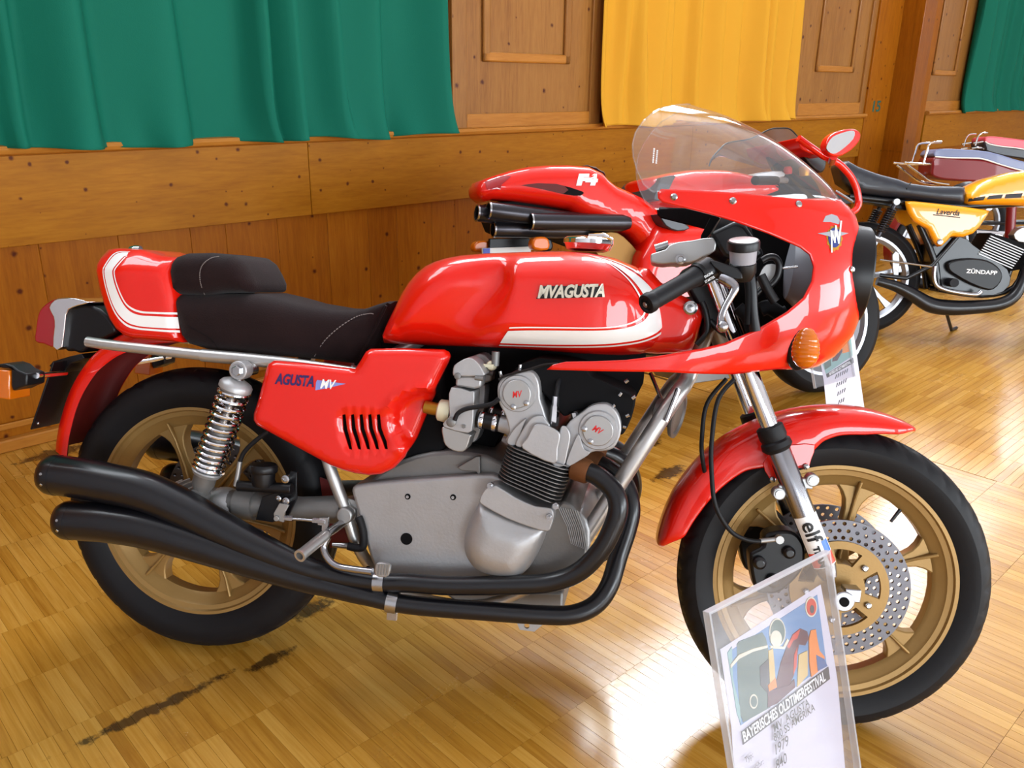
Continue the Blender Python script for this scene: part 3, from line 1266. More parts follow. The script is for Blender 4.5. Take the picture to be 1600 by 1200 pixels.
def disc_mesh(c, y0, y1, r_in, r_out, rows, cols, hole):
    """drilled brake disc: every hole goes through"""
    mb = MB()
    o = V(c)
    rs = [r_in + (r_out - r_in) * i / rows for i in range(rows + 1)]
    for i in range(rows):
        for k in range(cols):
            sh = (i % 2) * 0.5
            a0, a1 = 2 * pi * (k + sh) / cols, 2 * pi * (k + 1 + sh) / cols
            am, rm = (a0 + a1) / 2, (rs[i] + rs[i + 1]) / 2
            outer = []
            for (ra, aa) in ((rs[i], a0), (rs[i], am), (rs[i], a1), (rm, a1), (rs[i + 1], a1), (rs[i + 1], am), (rs[i + 1], a0), (rm, a0)):
                outer.append((cos(aa) * ra, sin(aa) * ra))
            hc = (cos(am) * rm, sin(am) * rm)
            inn = []
            for p in outer:
                d = V((p[0] - hc[0], p[1] - hc[1])).normalized()
                inn.append((hc[0] + d.x * hole, hc[1] + d.y * hole))
            vs = []
            for y in (y0, y1):
                vs += [(o.x + p[0], y, o.z + p[1]) for p in outer] + [(o.x + p[0], y, o.z + p[1]) for p in inn]
            fs = []
            for q in range(8):
                w = (q + 1) % 8
                fs.append((q, w, 8 + w, 8 + q))
                fs.append((16 + w, 16 + q, 24 + q, 24 + w))
                fs.append((8 + q, 8 + w, 24 + w, 24 + q))
            if i == 0:
                fs += [(0, 16, 17, 1), (1, 17, 18, 2)]
            if i == rows - 1:
                fs += [(4, 20, 21, 5), (5, 21, 22, 6)]
            mb.add(vs, fs)
    return mb


# rear wheel
RC = (0, 0, RRAD)
mb = rim_mesh(RC, 0.243, 0.042)
mb.lathe([(0.03, -0.075), (0.062, -0.07), (0.066, -0.03), (0.06, 0.03), (0.066, 0.06), (0.03, 0.07)], RC, (0, 1, 0), 32)
rear_wheel = mb.build('rear_wheel', 'gold_cast', BIKE)
tyre_mesh(RC, RRAD, 0.056, 0.243, n=200, groove=8, slant=3).build('tyre', 'rubber', rear_wheel, angle=25)
for k in range(6):
    spoke_mesh(RC, RAD(52 + 60 * k), 0.055, 0.2, 0.016).build('spoke', 'gold_cast', rear_wheel, bevel=0.003)
disc_mesh(RC, 0.075, 0.081, 0.088, 0.14, 3, 40, 0.0042).build('brake_disc', 'disc_steel', rear_wheel, angle=30)
MB().lathe([(0.03, 0.072), (0.09, 0.074), (0.09, 0.08), (0.03, 0.082)], RC, (0, 1, 0), 32).build('disc_carrier', 'gold_dull', rear_wheel)

# front wheel, turned with the fork
FC = (WB, 0, FRAD)
mb = rim_mesh(FC, 0.243, 0.037)
mb.lathe([(0.02, -0.06), (0.045, -0.058), (0.05, -0.02), (0.05, 0.02), (0.045, 0.058), (0.02, 0.06)], FC, (0, 1, 0), 32)
front_wheel = steered(mb.build('front_wheel', 'gold_cast', BIKE))
tyre_mesh(FC, FRAD, 0.049, 0.243, n=240, groove=6, slant=4).build('tyre', 'rubber', front_wheel, angle=25)
for k in range(6):
    spoke_mesh(FC, RAD(20 + 60 * k), 0.045, 0.2, 0.014).build('spoke', 'gold_cast', front_wheel, bevel=0.003)
for sgn in (-1, 1):
    y = sgn * 0.066
    dsk = disc_mesh(FC, y - 0.003, y + 0.003, 0.095, 0.138, 3, 42, 0.0042).build('brake_disc', 'disc_steel', front_wheel, angle=30)
    # gold carrier with windows
    outer = [(FC[0] + 0.096 * cos(2 * pi * k / 60), FC[2] + 0.096 * sin(2 * pi * k / 60)) for k in range(60)]
    holes = []
    for k in range(5):
        a = RAD(72 * k + 10)
        hh = []
        for t in range(9):
            hh.append((0.080, a - 0.36 + 0.72 * t / 8))
        for t in range(9):
            hh.append((0.050, a + 0.30 - 0.60 * t / 8))
        holes.append(smooth2([(FC[0] + r * cos(b), FC[2] + r * sin(b)) for r, b in hh], 1))
    MB().prism(outer, y - 0.004 * (1 if sgn < 0 else -1) - 0.003, y + 0.003, holes).build('disc_carrier', 'gold_cast', dsk, bevel=0.0012)
    mb = MB()
    for k in range(5):
        a = RAD(72 * k + 46)
        mb.lathe([(0.0065, 0), (0.0065, 0.009), (0.004, 0.011)], (FC[0] + 0.064 * cos(a), y + sgn * 0.004, FC[2] + 0.064 * sin(a)), (0, sgn, 0), 10)
    mb.build('disc_bolts', 'steel', dsk)
a = RAD(52)
p = V((FC[0] + 0.197 * cos(a), -0.012, FC[2] + 0.197 * sin(a)))
MB().tube([p, p - V((cos(a), 0.3, sin(a))) * 0.03], [0.004, 0.004, 0.0055, 0.0055, 0.003], 8).build('valve', 'black_plastic', front_wheel)

# ------------------------------------------------------------------ fork, fender, brake calipers
def F_(u, v, y):
    return FB.at(u, v, y)


fork = None
for sgn in (-1, 1):
    yF = 0.108
    top, mid, bot = F_(1110, 420, -yF), F_(1216, 702, -yF), F_(1316, 938, -yF)
    ax = (bot - top).normalized()
    for q in (top, mid, bot):
        q.y = sgn * yF
    mb = MB()
    mb.lathe([(0.0205, 0), (0.0225, 0.004), (0.0225, 0.24), (0.019, 0.26), (0.015, 0.272)], mid, ax, 24)
    # axle lug
    lug = bot - ax * 0.004
    mb.lathe([(0.02, -0.02), (0.02, 0.02)], V((lug.x, lug.y, lug.z)), (0, 1, 0), 20)
    mb.box(lug + V((0.016, 0, 0.012)), (0.03, 0.034, 0.026))
    fl = steered(mb.build('fork_slider', 'polished', BIKE, bevel=0.002))
    fork = fork or fl
    MB().tube([top, mid + ax * 0.01], 0.0175, 20).build('stanchion', 'chrome', fl)
    MB().lathe([(0.021, -0.03), (0.026, -0.027), (0.027, -0.008), (0.0245, 0.0), (0.029, 0.004), (0.03, 0.014), (0.027, 0.018), (0.0235, 0.022)], mid - ax * 0.02, ax, 24).build('dust_seal', 'rubber', fl)
    MB().lathe([(0.009, -0.023 if sgn < 0 else 0.018), (0.009, -0.018 if sgn < 0 else 0.023)], (lug.x, sgn * yF, lug.z), (0, 1, 0), 16).build('axle_hole', 'black_matt', fl)
    mb = MB()
    for du, dv in ((-0.045, 0.115), (0.028, 0.085)):
        pass
    for (u, v, hz) in ((1216, 770, 1), (1268, 749, 1)):
        p = F_(u, v, -yF)
        p.y = sgn * yF
        mb.lathe([(0.0125, -0.012), (0.0125, 0.012)], p, (0, 1, 0), 16)
        q = mid + ax * ((p - mid).dot(ax))
        mb.box((p + q) / 2, (abs(p.x - q.x) + 0.004, 0.016, 0.02))
    mb.build('fender_lug', 'alu_pale', fl, bevel=0.002)
    mb = MB()
    for (u, v) in ((1216, 770), (1268, 749)):
        p = F_(u, v, -yF)
        p.y = sgn * (yF + 0.0125)
        mb.lathe([(0.0075, 0), (0.0075, 0.003), (0.004, 0.003)], p, (0, sgn, 0), 14)
    mb.build('lug_bolts', 'steel', fl)
    # racing sticker wrapped half round the right slider
    if sgn < 0:
        m2 = mid
        e1 = ax
        side = V((0, -1, 0))
        fx = side.cross(ax).normalized()

        def strip(t0, t1, a0, a1, rad, n=10):
            rows = []
            for t in (t0, t1):
                rows.append([m2 + ax * t + (side * cos(a0 + (a1 - a0) * k / n) + fx * sin(a0 + (a1 - a0) * k / n)) * rad for k in range(n + 1)])
            return MB().grid(rows)
        d0 = (F_(1262, 806, -yF - 0.02) - m2).dot(ax)
        d1 = (F_(1297, 884, -yF - 0.02) - m2).dot(ax)
        st = strip(d0, d1, -1.25, 1.25, 0.0229).build('sticker', 'white_ink', fl)
        mat('sticker_blue', srgb(60, 110, 190), 0.4)
        mat('sticker_red', srgb(226, 70, 50), 0.4)
        strip(d0 + (d1 - d0) * 0.52, d0 + (d1 - d0) * 0.75, 0.35, 1.1, 0.0231).build('blue_patch', 'sticker_blue', fl)
        strip(d0 + (d1 - d0) * 0.70, d1 - 0.002, -1.2, -0.35, 0.0231).build('red_patch', 'sticker_red', fl)
        strip(d0 + (d1 - d0) * 0.76, d1 - 0.002, 0.4, 1.2, 0.0231).build('red_patch', 'sticker_red', fl)

        def wrap(txt, t, size, nm, a_mid=0.0, bold=0.0, sx=1.0):
            me = text_mesh(txt, size, 0.0, 0, bold)
            bm = bmesh.new()
            bm.from_mesh(me)
            bmesh.ops.triangulate(bm, faces=bm.faces)
            bmesh.ops.subdivide_edges(bm, edges=bm.edges, cuts=4, use_grid_fill=True)
            bm.to_mesh(me)
            bm.free()
            for v in me.vertices:
                al = a_mid + v.co.y / 0.0243
                tt = t + v.co.x * sx
                v.co = m2 + ax * tt + (side * cos(al) + fx * sin(al)) * 0.0243
            me.materials.clear()
            me.materials.append(MATS['black_ink'])
            ob = bpy.data.objects.new(nm, me)
            COL.objects.link(ob)
            ob.parent = fl
        wrap('elf', d0 + (d1 - d0) * 0.29, 0.044, 'lettering', -0.10, 0.0007, 1.0)
        wrap('TEAM', d0 + (d1 - d0) * 0.78, 0.017, 'lettering', -0.25, 0.0008, 1.0)

# front mudguard: arched section swept round the tyre
cF = crop(1000, 600, 2.0)
fo = cF([(55, 500), (60, 470), (100, 360), (170, 260), (270, 170), (380, 115), (480, 85), (580, 73), (700, 80), (800, 108), (855, 138)])
fi = cF([(62, 518), (75, 522), (140, 480), (190, 400), (250, 330), (330, 272), (400, 262), (540, 215), (570, 180), (620, 162), (700, 160), (820, 160), (852, 146)])


def polar(pts, y):
    out = []
    for u, v in pts:
        p = F_(u, v, y)
        out.append((atan2(p.z - FC[2], p.x - FC[0]), hypot(p.z - FC[2], p.x - FC[0])))
    out.sort()
    return out


po = lerp_table(polar(fo, -0.02))
pi_ = lerp_table(polar(fi, -0.064))
a0 = polar(fo, -0.02)[0][0]
a1 = polar(fo, -0.02)[-1][0]
rows = []
for k in range(49):
    a = a0 + (a1 - a0) * k / 48
    e = V((cos(a), 0, sin(a)))
    end = min(1, min(k, 48 - k) / 4.0)
    end = sqrt(1 - (1 - end) ** 2) if end < 1 else 1
    ro, ri = po(a) + 0.002, min(pi_(a), po(a) - 0.004)
    hw = 0.066 * (0.55 + 0.45 * end)
    sec = [(-hw, ri), (-hw * 1.0, ri + (ro - ri) * 0.35), (-hw * 0.97, ri + (ro - ri) * 0.62), (-hw * 0.82, ri + (ro - ri) * 0.84), (-hw * 0.5, ri + (ro - ri) * 0.97), (0, ro)]
    sec = sec + [(-y, r) for y, r in reversed(sec[:-1])]
    rows.append([V((FC[0], y, FC[2])) + e * r for y, r in sec])
fender = steered(MB().grid(rows).build('front_fender', 'red_paint', BIKE, solid=0.003, offset=0, angle=60, sub=1))
for sgn in (-1, 1):
    tab = smooth2([(p.x, p.z) for p in (F_(u, v, -0.07) for u, v in cF([(385, 250), (402, 290), (412, 305), (425, 303), (440, 285), (500, 262), (512, 268), (526, 262), (535, 235), (545, 190), (480, 190), (420, 200)]))], 2)
    MB().prism(tab, sgn * 0.066, sgn * 0.071).build('bracket', 'red_paint', fender, bevel=0.001)
mb = MB()
for u, v in ((1207, 749), (1259, 729)):
    for sgn in (-1, 1):
        p = F_(u, v, -0.072)
        mb.lathe([(0.006, 0), (0.006, 0.005), (0.003, 0.007)], (p.x, sgn * 0.071, p.z), (0, sgn, 0), 10)
mb.build('fender_bolts', 'steel', fender)

# calipers behind the fork legs
for sgn in (-1, 1):
    c1 = crop(1000, 600, 2.0)
    out = smooth2([(p.x, p.z) for p in (F_(u, v, -0.085) for u, v in c1([(340, 540), (345, 520), (380, 500), (385, 470), (420, 455), (470, 455), (500, 480), (512, 520), (500, 580), (440, 640), (390, 650), (360, 640), (345, 590)]))], 3)
    mb = MB().prism(out, sgn * 0.05, sgn * 0.1)
    cal = steered(mb.build('brake_caliper', 'black_plastic', BIKE, bevel=0.006))
    mb = MB()
    for u, v, r in ((1186, 878, 0.013), (1207, 906, 0.013), (1232, 862, 0.012)):
        p = F_(u, v, -0.1)
        mb.lathe([(r, 0), (r, 0.012), (r * 0.6, 0.017)], (p.x, sgn * 0.098, p.z), (0, sgn, 0), 18)
    mb.build('piston_cap', 'black_satin', cal, bevel=0.001)
    p, q = F_(1187, 846, -0.115), F_(1218, 843, -0.115)
    mb = MB().tube([(p.x, sgn * 0.112, p.z), (q.x, sgn * 0.112, q.z)], 0.005, 10)
    mb.lathe([(0.008, -0.008), (0.008, 0.008)], (q.x, sgn * 0.112, q.z), (0, 1, 0), 12)
    mb.build('banjo', 'alu_pale', cal)
hose = [(1148, 592, -0.13), (1122, 625, -0.13), (1112, 690, -0.135), (1112, 740, -0.14), (1118, 790, -0.14), (1140, 828, -0.135), (1165, 843, -0.125), (1188, 846, -0.116)]
steered(MB().tube([F_(*h) for h in hose], 0.0045, 10, smooth=6).build('brake_hose', 'rubber', BIKE))
hose = [(1135, 592, -0.04), (1105, 630, -0.05), (1097, 680, -0.06), (1098, 720, -0.07), (1112, 790, 0.0)]
steered(MB().tube([F_(*h) for h in hose], 0.0045, 10, smooth=6).build('brake_hose', 'rubber', BIKE))

# ------------------------------------------------------------------ seat, tail, tank
cT = crop(0, 360, 3.3333)
tail_px = cT([(500, 95), (560, 88), (690, 95), (800, 128), (912, 140), (898, 180), (884, 216), (905, 320), (942, 586), (800, 574), (690, 566), (640, 548), (600, 520), (560, 468), (525, 390), (495, 300), (474, 210), (470, 175), (478, 138)])
tail_xz = B.xz(tail_px, -0.11)
zc = B.at(200, 423, -0.12).z


def tail_w(x, z):
    w = 0.122 - 0.75 * max(0.0, z - zc) ** 1.0 * 0.9
    w *= 0.80 + 0.20 * sstep(-0.26, -0.12, x)
    return w


tsurf = rounded(tail_xz, tail_w, 0.02, 0.82)
TAIL = solid_side(tail_xz, tsurf, 0.012).build('tail_cowl', 'red_paint', BIKE, angle=28)
# U-shaped white band with two thin lines
so = cT([(640, 108), (562, 110), (530, 175), (528, 230), (555, 330), (600, 430), (660, 495), (720, 515), (800, 523), (932, 533)])
m_o = cT([(632, 112), (572, 118), (542, 180), (541, 235), (567, 330), (610, 420), (665, 475), (725, 497), (800, 505), (928, 512)])
m_i = cT([(636, 130), (620, 135), (590, 195), (590, 240), (612, 310), (650, 385), (690, 425), (740, 442), (800, 446), (920, 452)])
si = cT([(640, 132), (634, 135), (604, 200), (604, 240), (626, 305), (662, 375), (700, 405), (745, 420), (800, 424), (915, 428)])


def band(name, A, Bc, surf, eps, material, parent, ypl, n=40):
    a = smooth2(B.xz(A, ypl), 4, False)
    b = smooth2(B.xz(Bc, ypl), 4, False)
    for sg in (1, -1):
        mb = ribbon(a, b, surf, eps, n, 3)
        if sg < 0:
            mb.v = [(x, -y, z) for x, y, z in mb.v]
        mb.build(name, material, parent, angle=80)


def shift(A, Bc, t):
    return [(a[0] + (b[0] - a[0]) * t, a[1] + (b[1] - a[1]) * t) for a, b in zip(A, Bc)]


band('white_band', m_o, m_i, tsurf, 0.0010, 'white_paint', TAIL, -0.118)
band('pin_line', so, shift(so, m_o, 0.55), tsurf, 0.0010, 'white_paint', TAIL, -0.118)
band('pin_line', si, shift(si, m_i, 0.45), tsurf, 0.0010, 'white_paint', TAIL, -0.118)
p = B.at(212, 391, -0.06)
mb = MB().tube([p, B.at(240, 397, -0.06)], 0.003, 8)
mb.lathe([(0.009, -0.012), (0.011, 0.0), (0.009, 0.012)], p, (1, 0, 0.1), 14)
mb.build('latch', 'chrome', TAIL)

c2 = crop(230, 360, 3.0)
seat_px = c2([(115, 300), (130, 420), (160, 530), (300, 572), (500, 588), (700, 602), (850, 620), (975, 637), (1000, 590), (1050, 482), (1085, 405), (1122, 350), (1130, 334), (1100, 334), (1050, 348), (1000, 366), (950, 378), (850, 374), (700, 350), (600, 322), (490, 296), (300, 296)])
seat_xz = B.xz(seat_px, -0.10)


def seat_w(x, z):
    return 0.128 - 0.035 * sstep(0.20, 0.42, x)


ssurf = rounded(seat_xz, seat_w, 0.05, 0.55)
SEAT = solid_side(seat_xz, ssurf, 0.014).build('seat', 'suede_brown', BIKE, angle=70)
hump_px = c2([(104, 190), (112, 150), (135, 122), (180, 106), (290, 104), (400, 118), (440, 148), (470, 200), (490, 245), (499, 282), (480, 293), (350, 294), (300, 304), (268, 310), (180, 305), (118, 300)])
hump_xz = B.xz(hump_px, -0.09)
hsurf = rounded(hump_xz, 0.118, 0.035, 0.6)
solid_side(hump_xz, hsurf, 0.011).build('back_pad', 'suede_brown', SEAT, angle=70)


def seam(pts, surf, name, parent, material='stitch', r=0.0011, ypl=-0.12, dashed=True):
    P = catmull([B.on(u, v, surf, ypl) + V((0, -0.0012, 0)) for u, v in pts], 6)
    mb = MB()
    if dashed:
        for i in range(0, len(P) - 1):
            a, b = P[i], P[i + 1]
            k = max(1, int((b - a).length / 0.006))
            for j in range(k):
                mb.tube([a.lerp(b, j / k), a.lerp(b, (j + 0.65) / k)], r, 5)
    else:
        mb.tube(P, r, 6)
    return mb.build(name, material, parent)


seam(c2([(270, 300), (252, 250), (248, 200), (262, 160), (300, 130), (340, 122)]), hsurf, 'stitching', SEAT, ypl=-0.1)
seam(c2([(785, 590), (830, 520), (900, 455), (980, 405), (1040, 390), (1062, 392)]), ssurf, 'stitching', SEAT, ypl=-0.09)
seam(c2([(978, 630), (1012, 560), (1060, 475), (1095, 405), (1120, 352)]), ssurf, 'piping', SEAT, 'suede_brown', 0.0035, -0.08, False)
seam(c2([(130, 400), (200, 450), (300, 510), (335, 560)]), ssurf, 'stitching', SEAT, 'black_matt', 0.0008, -0.12, False)

cK = crop(560, 360, 2.963)
tank_px = cK([(65, 522), (72, 490), (90, 445), (130, 362), (165, 290), (200, 235), (240, 190), (285, 156), (330, 136), (380, 121), (450, 109), (570, 100), (700, 95), (830, 92), (950, 91), (1060, 99), (1180, 124), (1280, 164), (1350, 214), (1400, 278), (1435, 358), (1450, 440), (1440, 500), (1415, 540), (1370, 572), (1300, 586), (1200, 590), (1000, 580), (850, 567), (700, 556), (500, 549), (300, 545), (150, 540), (85, 534)])
tank_xz = B.xz(tank_px, -0.13)
rl = sorted((B.at(u, v, -0.16).z, B.at(u, v, -0.16).x) for u, v in ((808, 399), (805, 442), (802, 483), (793, 514), (776, 539)))
ridge = lerp_table(rl)
z_top, z_bot = rl[-1][0], rl[0][0]


def tank_w(x, z):
    xr = ridge(z)
    low = sstep(z_top - 0.005, z_top - 0.05, z)              # the knee hollow fades out towards the top
    u = xr - x
    w = 0.172
    if u > 0:
        # steep step behind the raised front panel, then a long swell back to the rear; a lobe rises again below
        vx = 0.028 + 0.75 * max(0.0, (z_top - 0.055) - z) * 1.3
        prof = sstep(0.0, vx, u) * (1.0 - 0.55 * sstep(vx, vx + 0.13, u))
        w -= (0.012 + 0.026 * low) * prof
    w -= 0.045 * sstep(0.85, 1.06, x) ** 1.4
    w -= 0.012 * sstep(0.62, 0.42, x)
    return w


ksurf = rounded(tank_xz, tank_w, 0.062, 0.42)
TANK = solid_side(tank_xz, ksurf, 0.0105).build('fuel_tank', 'red_paint', BIKE, angle=60)
# band: long along the bottom, round the front and thinning out over the top
o_out = cK([(632, 542), (760, 545), (900, 548), (1100, 546), (1220, 538), (1320, 522), (1400, 490), (1438, 445), (1440, 395), (1425, 345), (1385, 275), (1330, 215), (1250, 165), (1140, 124), (1040, 106)])
m_out = cK([(645, 526), (760, 530), (900, 532), (1100, 530), (1215, 522), (1310, 507), (1382, 478), (1418, 440), (1421, 395), (1405, 345), (1365, 280), (1310, 222), (1235, 172), (1130, 128), (1042, 106)])
m_in = cK([(693, 466), (780, 463), (900, 463), (1080, 464), (1180, 460), (1260, 447), (1315, 425), (1342, 395), (1346, 370), (1335, 330), (1302, 270), (1255, 215), (1190, 165), (1115, 128), (1044, 107)])
o_in = cK([(702, 448), (780, 446), (900, 447), (1080, 449), (1170, 446), (1240, 434), (1290, 414), (1318, 390), (1322, 370), (1312, 335), (1282, 275), (1238, 218), (1172, 162), (1100, 126), (1046, 107)])
band('white_band', m_out, m_in, ksurf, 0.0012, 'white_paint', TANK, -0.165, 70)
band('pin_line', o_out, shift(o_out, m_out, 0.45), ksurf, 0.0012, 'white_paint', TANK, -0.165, 70)
band('pin_line', o_in, shift(o_in, m_in, 0.35), ksurf, 0.0012, 'white_paint', TANK, -0.165, 70)
# badge
pb_ = [B.on(u, v, ksurf) for u, v in ((838, 467), (944, 464), (941, 447), (850, 447))]
mb = patch([(q.x, q.z) for q in pb_], ksurf, 0.012, 0.002)
n0 = len(mb.v)
bd = mb.build('badge', 'black_ink', TANK, solid=0.003, offset=0)
a_, b_2 = B.on(842, 457, ksurf), B.on(942, 455, ksurf)
ex = (b_2 - a_)
Lw = hypot(ex.x, ex.z)
ctr = (a_ + b_2) / 2
ctr.y = 0
exz = V((ex.x, 0, ex.z)).normalized()
eyz = V((-exz.z, 0, exz.x))
me_ = lettering('letters', 'MVAGUSTA', 0.033, ctr, exz, eyz, 'badge_metal', bd, depth=0.0012, shear=0.3, bold=0.0012, spacing=0.95, sx=0.76, surf=ksurf, eps=0.0045)
# filler cap
p = B.at(919, 384, 0.0)
mb = MB().lathe([(0.035, -0.012), (0.046, -0.008), (0.05, 0.002), (0.052, 0.004), (0.052, 0.012), (0.046, 0.017), (0.02, 0.020), (0.0, 0.020)], p, (0, 0, 1), 36)
cap = mb.build('filler_cap', 'chrome', TANK)
q = B.at(943, 368, -0.01)
MB().tube([p + V((0.0, 0, 0.02)), p + V((0.03, 0, 0.023)), p + V((0.05, 0, 0.012))], 0.005, 8).build('cap_lever', 'chrome', cap)
# nose of the tank round the steering head, with its rubber mounting bolt
nose_xz = B.xz(cK([(1300, 170), (1345, 178), (1400, 240), (1480, 290), (1590, 350), (1597, 400), (1570, 500), (1545, 560), (1460, 572), (1380, 575), (1200, 560), (1200, 300)]), -0.10)
nsurf = rounded(nose_xz, 0.112, 0.03, 0.75)
NOSE = solid_side(nose_xz, nsurf, 0.014).build('tank_nose', 'red_paint', TANK, angle=50)
p = B.on(1079, 481, nsurf, -0.11)
mb = MB().lathe([(0.0135, 0.0), (0.0135, 0.006), (0.010, 0.008), (0.0095, 0.006), (0.004, 0.006), (0.0, 0.008)], p, (0, -1, 0), 24)
mb.build('mount_bolt', 'steel', NOSE)

# ------------------------------------------------------------------ side panels
sp_px = c2([(500, 890), (500, 860), (520, 800), (560, 650), (570, 628), (592, 616), (700, 625), (850, 642), (975, 656), (998, 622), (1028, 572), (1045, 562), (1200, 560), (1385, 566), (1406, 576), (1411, 592), (1404, 615), (1360, 702), (1300, 832), (1240, 980), (1200, 1060), (1150, 1112), (1095, 1138), (1040, 1143), (980, 1135), (920, 1120), (860, 1096), (680, 1000), (515, 912)])
sp_xz = B.xz(sp_px, -0.165)


def pnt(x, y):
    q = B.at(230 + x / 3.0, 360 + y / 3.0, -0.165)
    return q.x, q.z


sc_c = pnt(1230, 860)


def panel_w(x, z):
    # a scoop for the carburettors bites into the front edge
    cx, cz = pnt(1330, 900)
    d = hypot((x - cx) / 0.082, (z - cz) / 0.064)
    k = sstep(1.12, 0.80, d) * sstep(pnt(1090, 860)[0], pnt(1180, 860)[0], x)
    w = 0.172 - 0.030 * k
    ridge_ = sstep(1.32, 1.12, d) * sstep(1.0, 1.12, d)
    w += 0.006 * ridge_
    w += 0.004 * sin((x - 0.2) * 9)
    return w


spsurf = rounded(sp_xz, panel_w, 0.016, 0.90)
slots = []
for k in range(5):
    x0 = 928 + 40 * k
    x1 = 952 + 41.5 * k
    a = [(x0 - 8, 862), (x0 - 4, 930), (x1 - 10, 990), (x1, 1022), (x1 + 16, 1026), (x1 + 8, 985), (x0 + 16, 925), (x0 + 8, 858)]
    slots.append(B.xz(c2(a), -0.17))
for sg in (-1, 1):
    mb = patch(sp_xz, spsurf, 0.0095, holes=slots)
    if sg > 0:
        mb.v = [(x, -y, z) for x, y, z in mb.v]
    SP = mb.build('side_panel', 'red_paint', BIKE, solid=0.006, offset=0, angle=60)
    if sg < 0:
        mb = MB().prism(offset_poly(smooth2(B.xz(c2([(900, 840), (1120, 840), (1170, 1045), (930, 1045)]), -0.16), 2), 0.002), -0.150, -0.140)
        mb.build('slot_backing', 'black_matt', SP)
        a_, b_2 = B.on(*c2([(588, 695)])[0], spsurf), B.on(*c2([(800, 712)])[0], spsurf)
        exz = V((b_2.x - a_.x, 0, b_2.z - a_.z)).normalized()
        eyz = V((-exz.z, 0, exz.x))
        lettering('lettering', 'AGUSTA', 0.030, (a_ + b_2) / 2, exz, eyz, 'blue_ink', SP, depth=0.0, shear=0.3, bold=0.0011, sx=0.72, surf=spsurf, eps=0.0042, spacing=0.98)
        tri = [B.on(*c2([q])[0], spsurf) for q in ((795, 712), (800, 700), (935, 718), (830, 742), (792, 748))]
        patch([(q.x, q.z) for q in tri], spsurf, 0.01, 0.0042).build('emblem_wing', 'pale_blue', SP)
        q = B.on(*c2([(845, 722)])[0], spsurf)
        lettering('lettering', 'MV', 0.026, q, exz, eyz, 'white_ink', SP, depth=0.0, shear=0.35, bold=0.0006, sx=0.8, surf=spsurf, eps=0.0050)

# ------------------------------------------------------------------ frame tubes
FRM = MB()
for sg in (-1, 1):
    def P_(u, v, y):
        q = B.at(u, v, -abs(y))
        q.y *= -sg
        return q
    FRM.tube([P_(137, 534, .125), P_(180, 540, .13), P_(300, 553, .135), P_(440, 567, .135), P_(560, 585, .13)], 0.0115, 12, smooth=4)
    FRM.tube([P_(316, 555, .135), P_(440, 567, .135), P_(560, 585, .13)], 0.0135, 12, smooth=3)
    FRM.tube([P_(505, 690, .12), P_(517, 735, .125), P_(536, 785, .125), P_(543, 805, .125), P_(556, 845, .12), P_(580, 885, .10), P_(640, 930, .09), P_(760, 945, .09), P_(880, 890, .09)], 0.013, 12, smooth=5)
    FRM.tube([P_(893, 872, .125), P_(1042, 640, .115), P_(1075, 590, .06), P_(1110, 500, .03)], 0.0165, 14, smooth=4)
    FRM.tube([P_(1110, 470, .02), P_(900, 500, .05), P_(660, 530, .05), P_(530, 640, .09), P_(508, 700, .12)], 0.014, 10, smooth=4)
FRM.tube([B.at(1092, 440, 0), B.at(1140, 545, 0)], 0.028, 16)
frame = FRM.build('frame', 'grey_tube', BIKE)
for sg in (-1, 1):
    q = B.at(541, 804, -0.135)
    mb = MB().lathe([(0.03, -0.03), (0.03, 0.0)], (q.x, sg * 0.12, q.z), (0, sg, 0), 20)
    mb.lathe([(0.0205, 0.0), (0.0205, 0.010)], (q.x, sg * 0.12, q.z), (0, sg, 0), 6)
    mb.lathe([(0.0175, 0.010), (0.0175, 0.026), (0.015, 0.029)], (q.x, sg * 0.12, q.z), (0, sg, 0), 24)
    mb.build('pivot_cap', 'alu_pale', frame, bevel=0.001)
    # chromed crash guard pinned on the down tube
    a_, b_2 = B.at(1017, 690, -0.122), B.at(1050, 606, -0.11)
    mb = MB()
    for yy in (-0.012, -0.004, 0.004, 0.012):
        mb.tube([a_ + V((0.012, yy - 0.012, 0.0)) + (b_2 - a_) * 0.42, b_2 + V((0.012, yy - 0.012, 0))], 0.005, 8)
    if sg < 0:
        mb.build('cable_bundle', 'steel', frame)

# swingarm with the shaft housing and bevel box on the right
SW = MB()
SW.tube([B.at(534, 796, -0.105), B.at(470, 795, -0.115), B.at(400, 788, -0.12), B.at(330, 785, -0.115)], [0.031, 0.026, 0.027, 0.033], 20, smooth=3)
SW.tube([B.at(400, 788, -0.12), B.at(372, 786, -0.12)], 0.034, 20)
SW.tube([(0.40, 0.10, 0.385), (0.2, 0.115, 0.36), (0.0, 0.115, 0.33)], 0.022, 14)
swing = SW.build('swingarm', 'alu_dark', BIKE)
mb = MB()
q = B.at(306, 782, -0.10)
mb.lathe([(0.03, -0.045), (0.062, -0.038), (0.07, -0.01), (0.07, 0.03), (0.05, 0.05)], (0.0, -0.085, RRAD + 0.0), (0, 1, 0), 32)
for k in range(7):
    a = RAD(70 + 14 * k)
    e = V((cos(a), 0, sin(a)))
    mb.box(V((0, -0.085, RRAD)) + e * 0.068, (0.026, 0.07, 0.005), Matrix.Rotation(-a, 3, 'Y'))
mb.ball(B.at(352, 788, -0.115), 0.042, 18, 10, sc=(1.1, 0.9, 0.9))
mb.build('bevel_box', 'alu_cast', swing, bevel=0.0015)
mb = MB().lathe([(0.012, -0.16), (0.012, 0.16)], RC, (0, 1, 0), 14)
mb.lathe([(0.02, 0.0), (0.02, 0.012)], (0, -0.17, RRAD), (0, 1, 0), 6)
mb.build('axle', 'steel', swing)

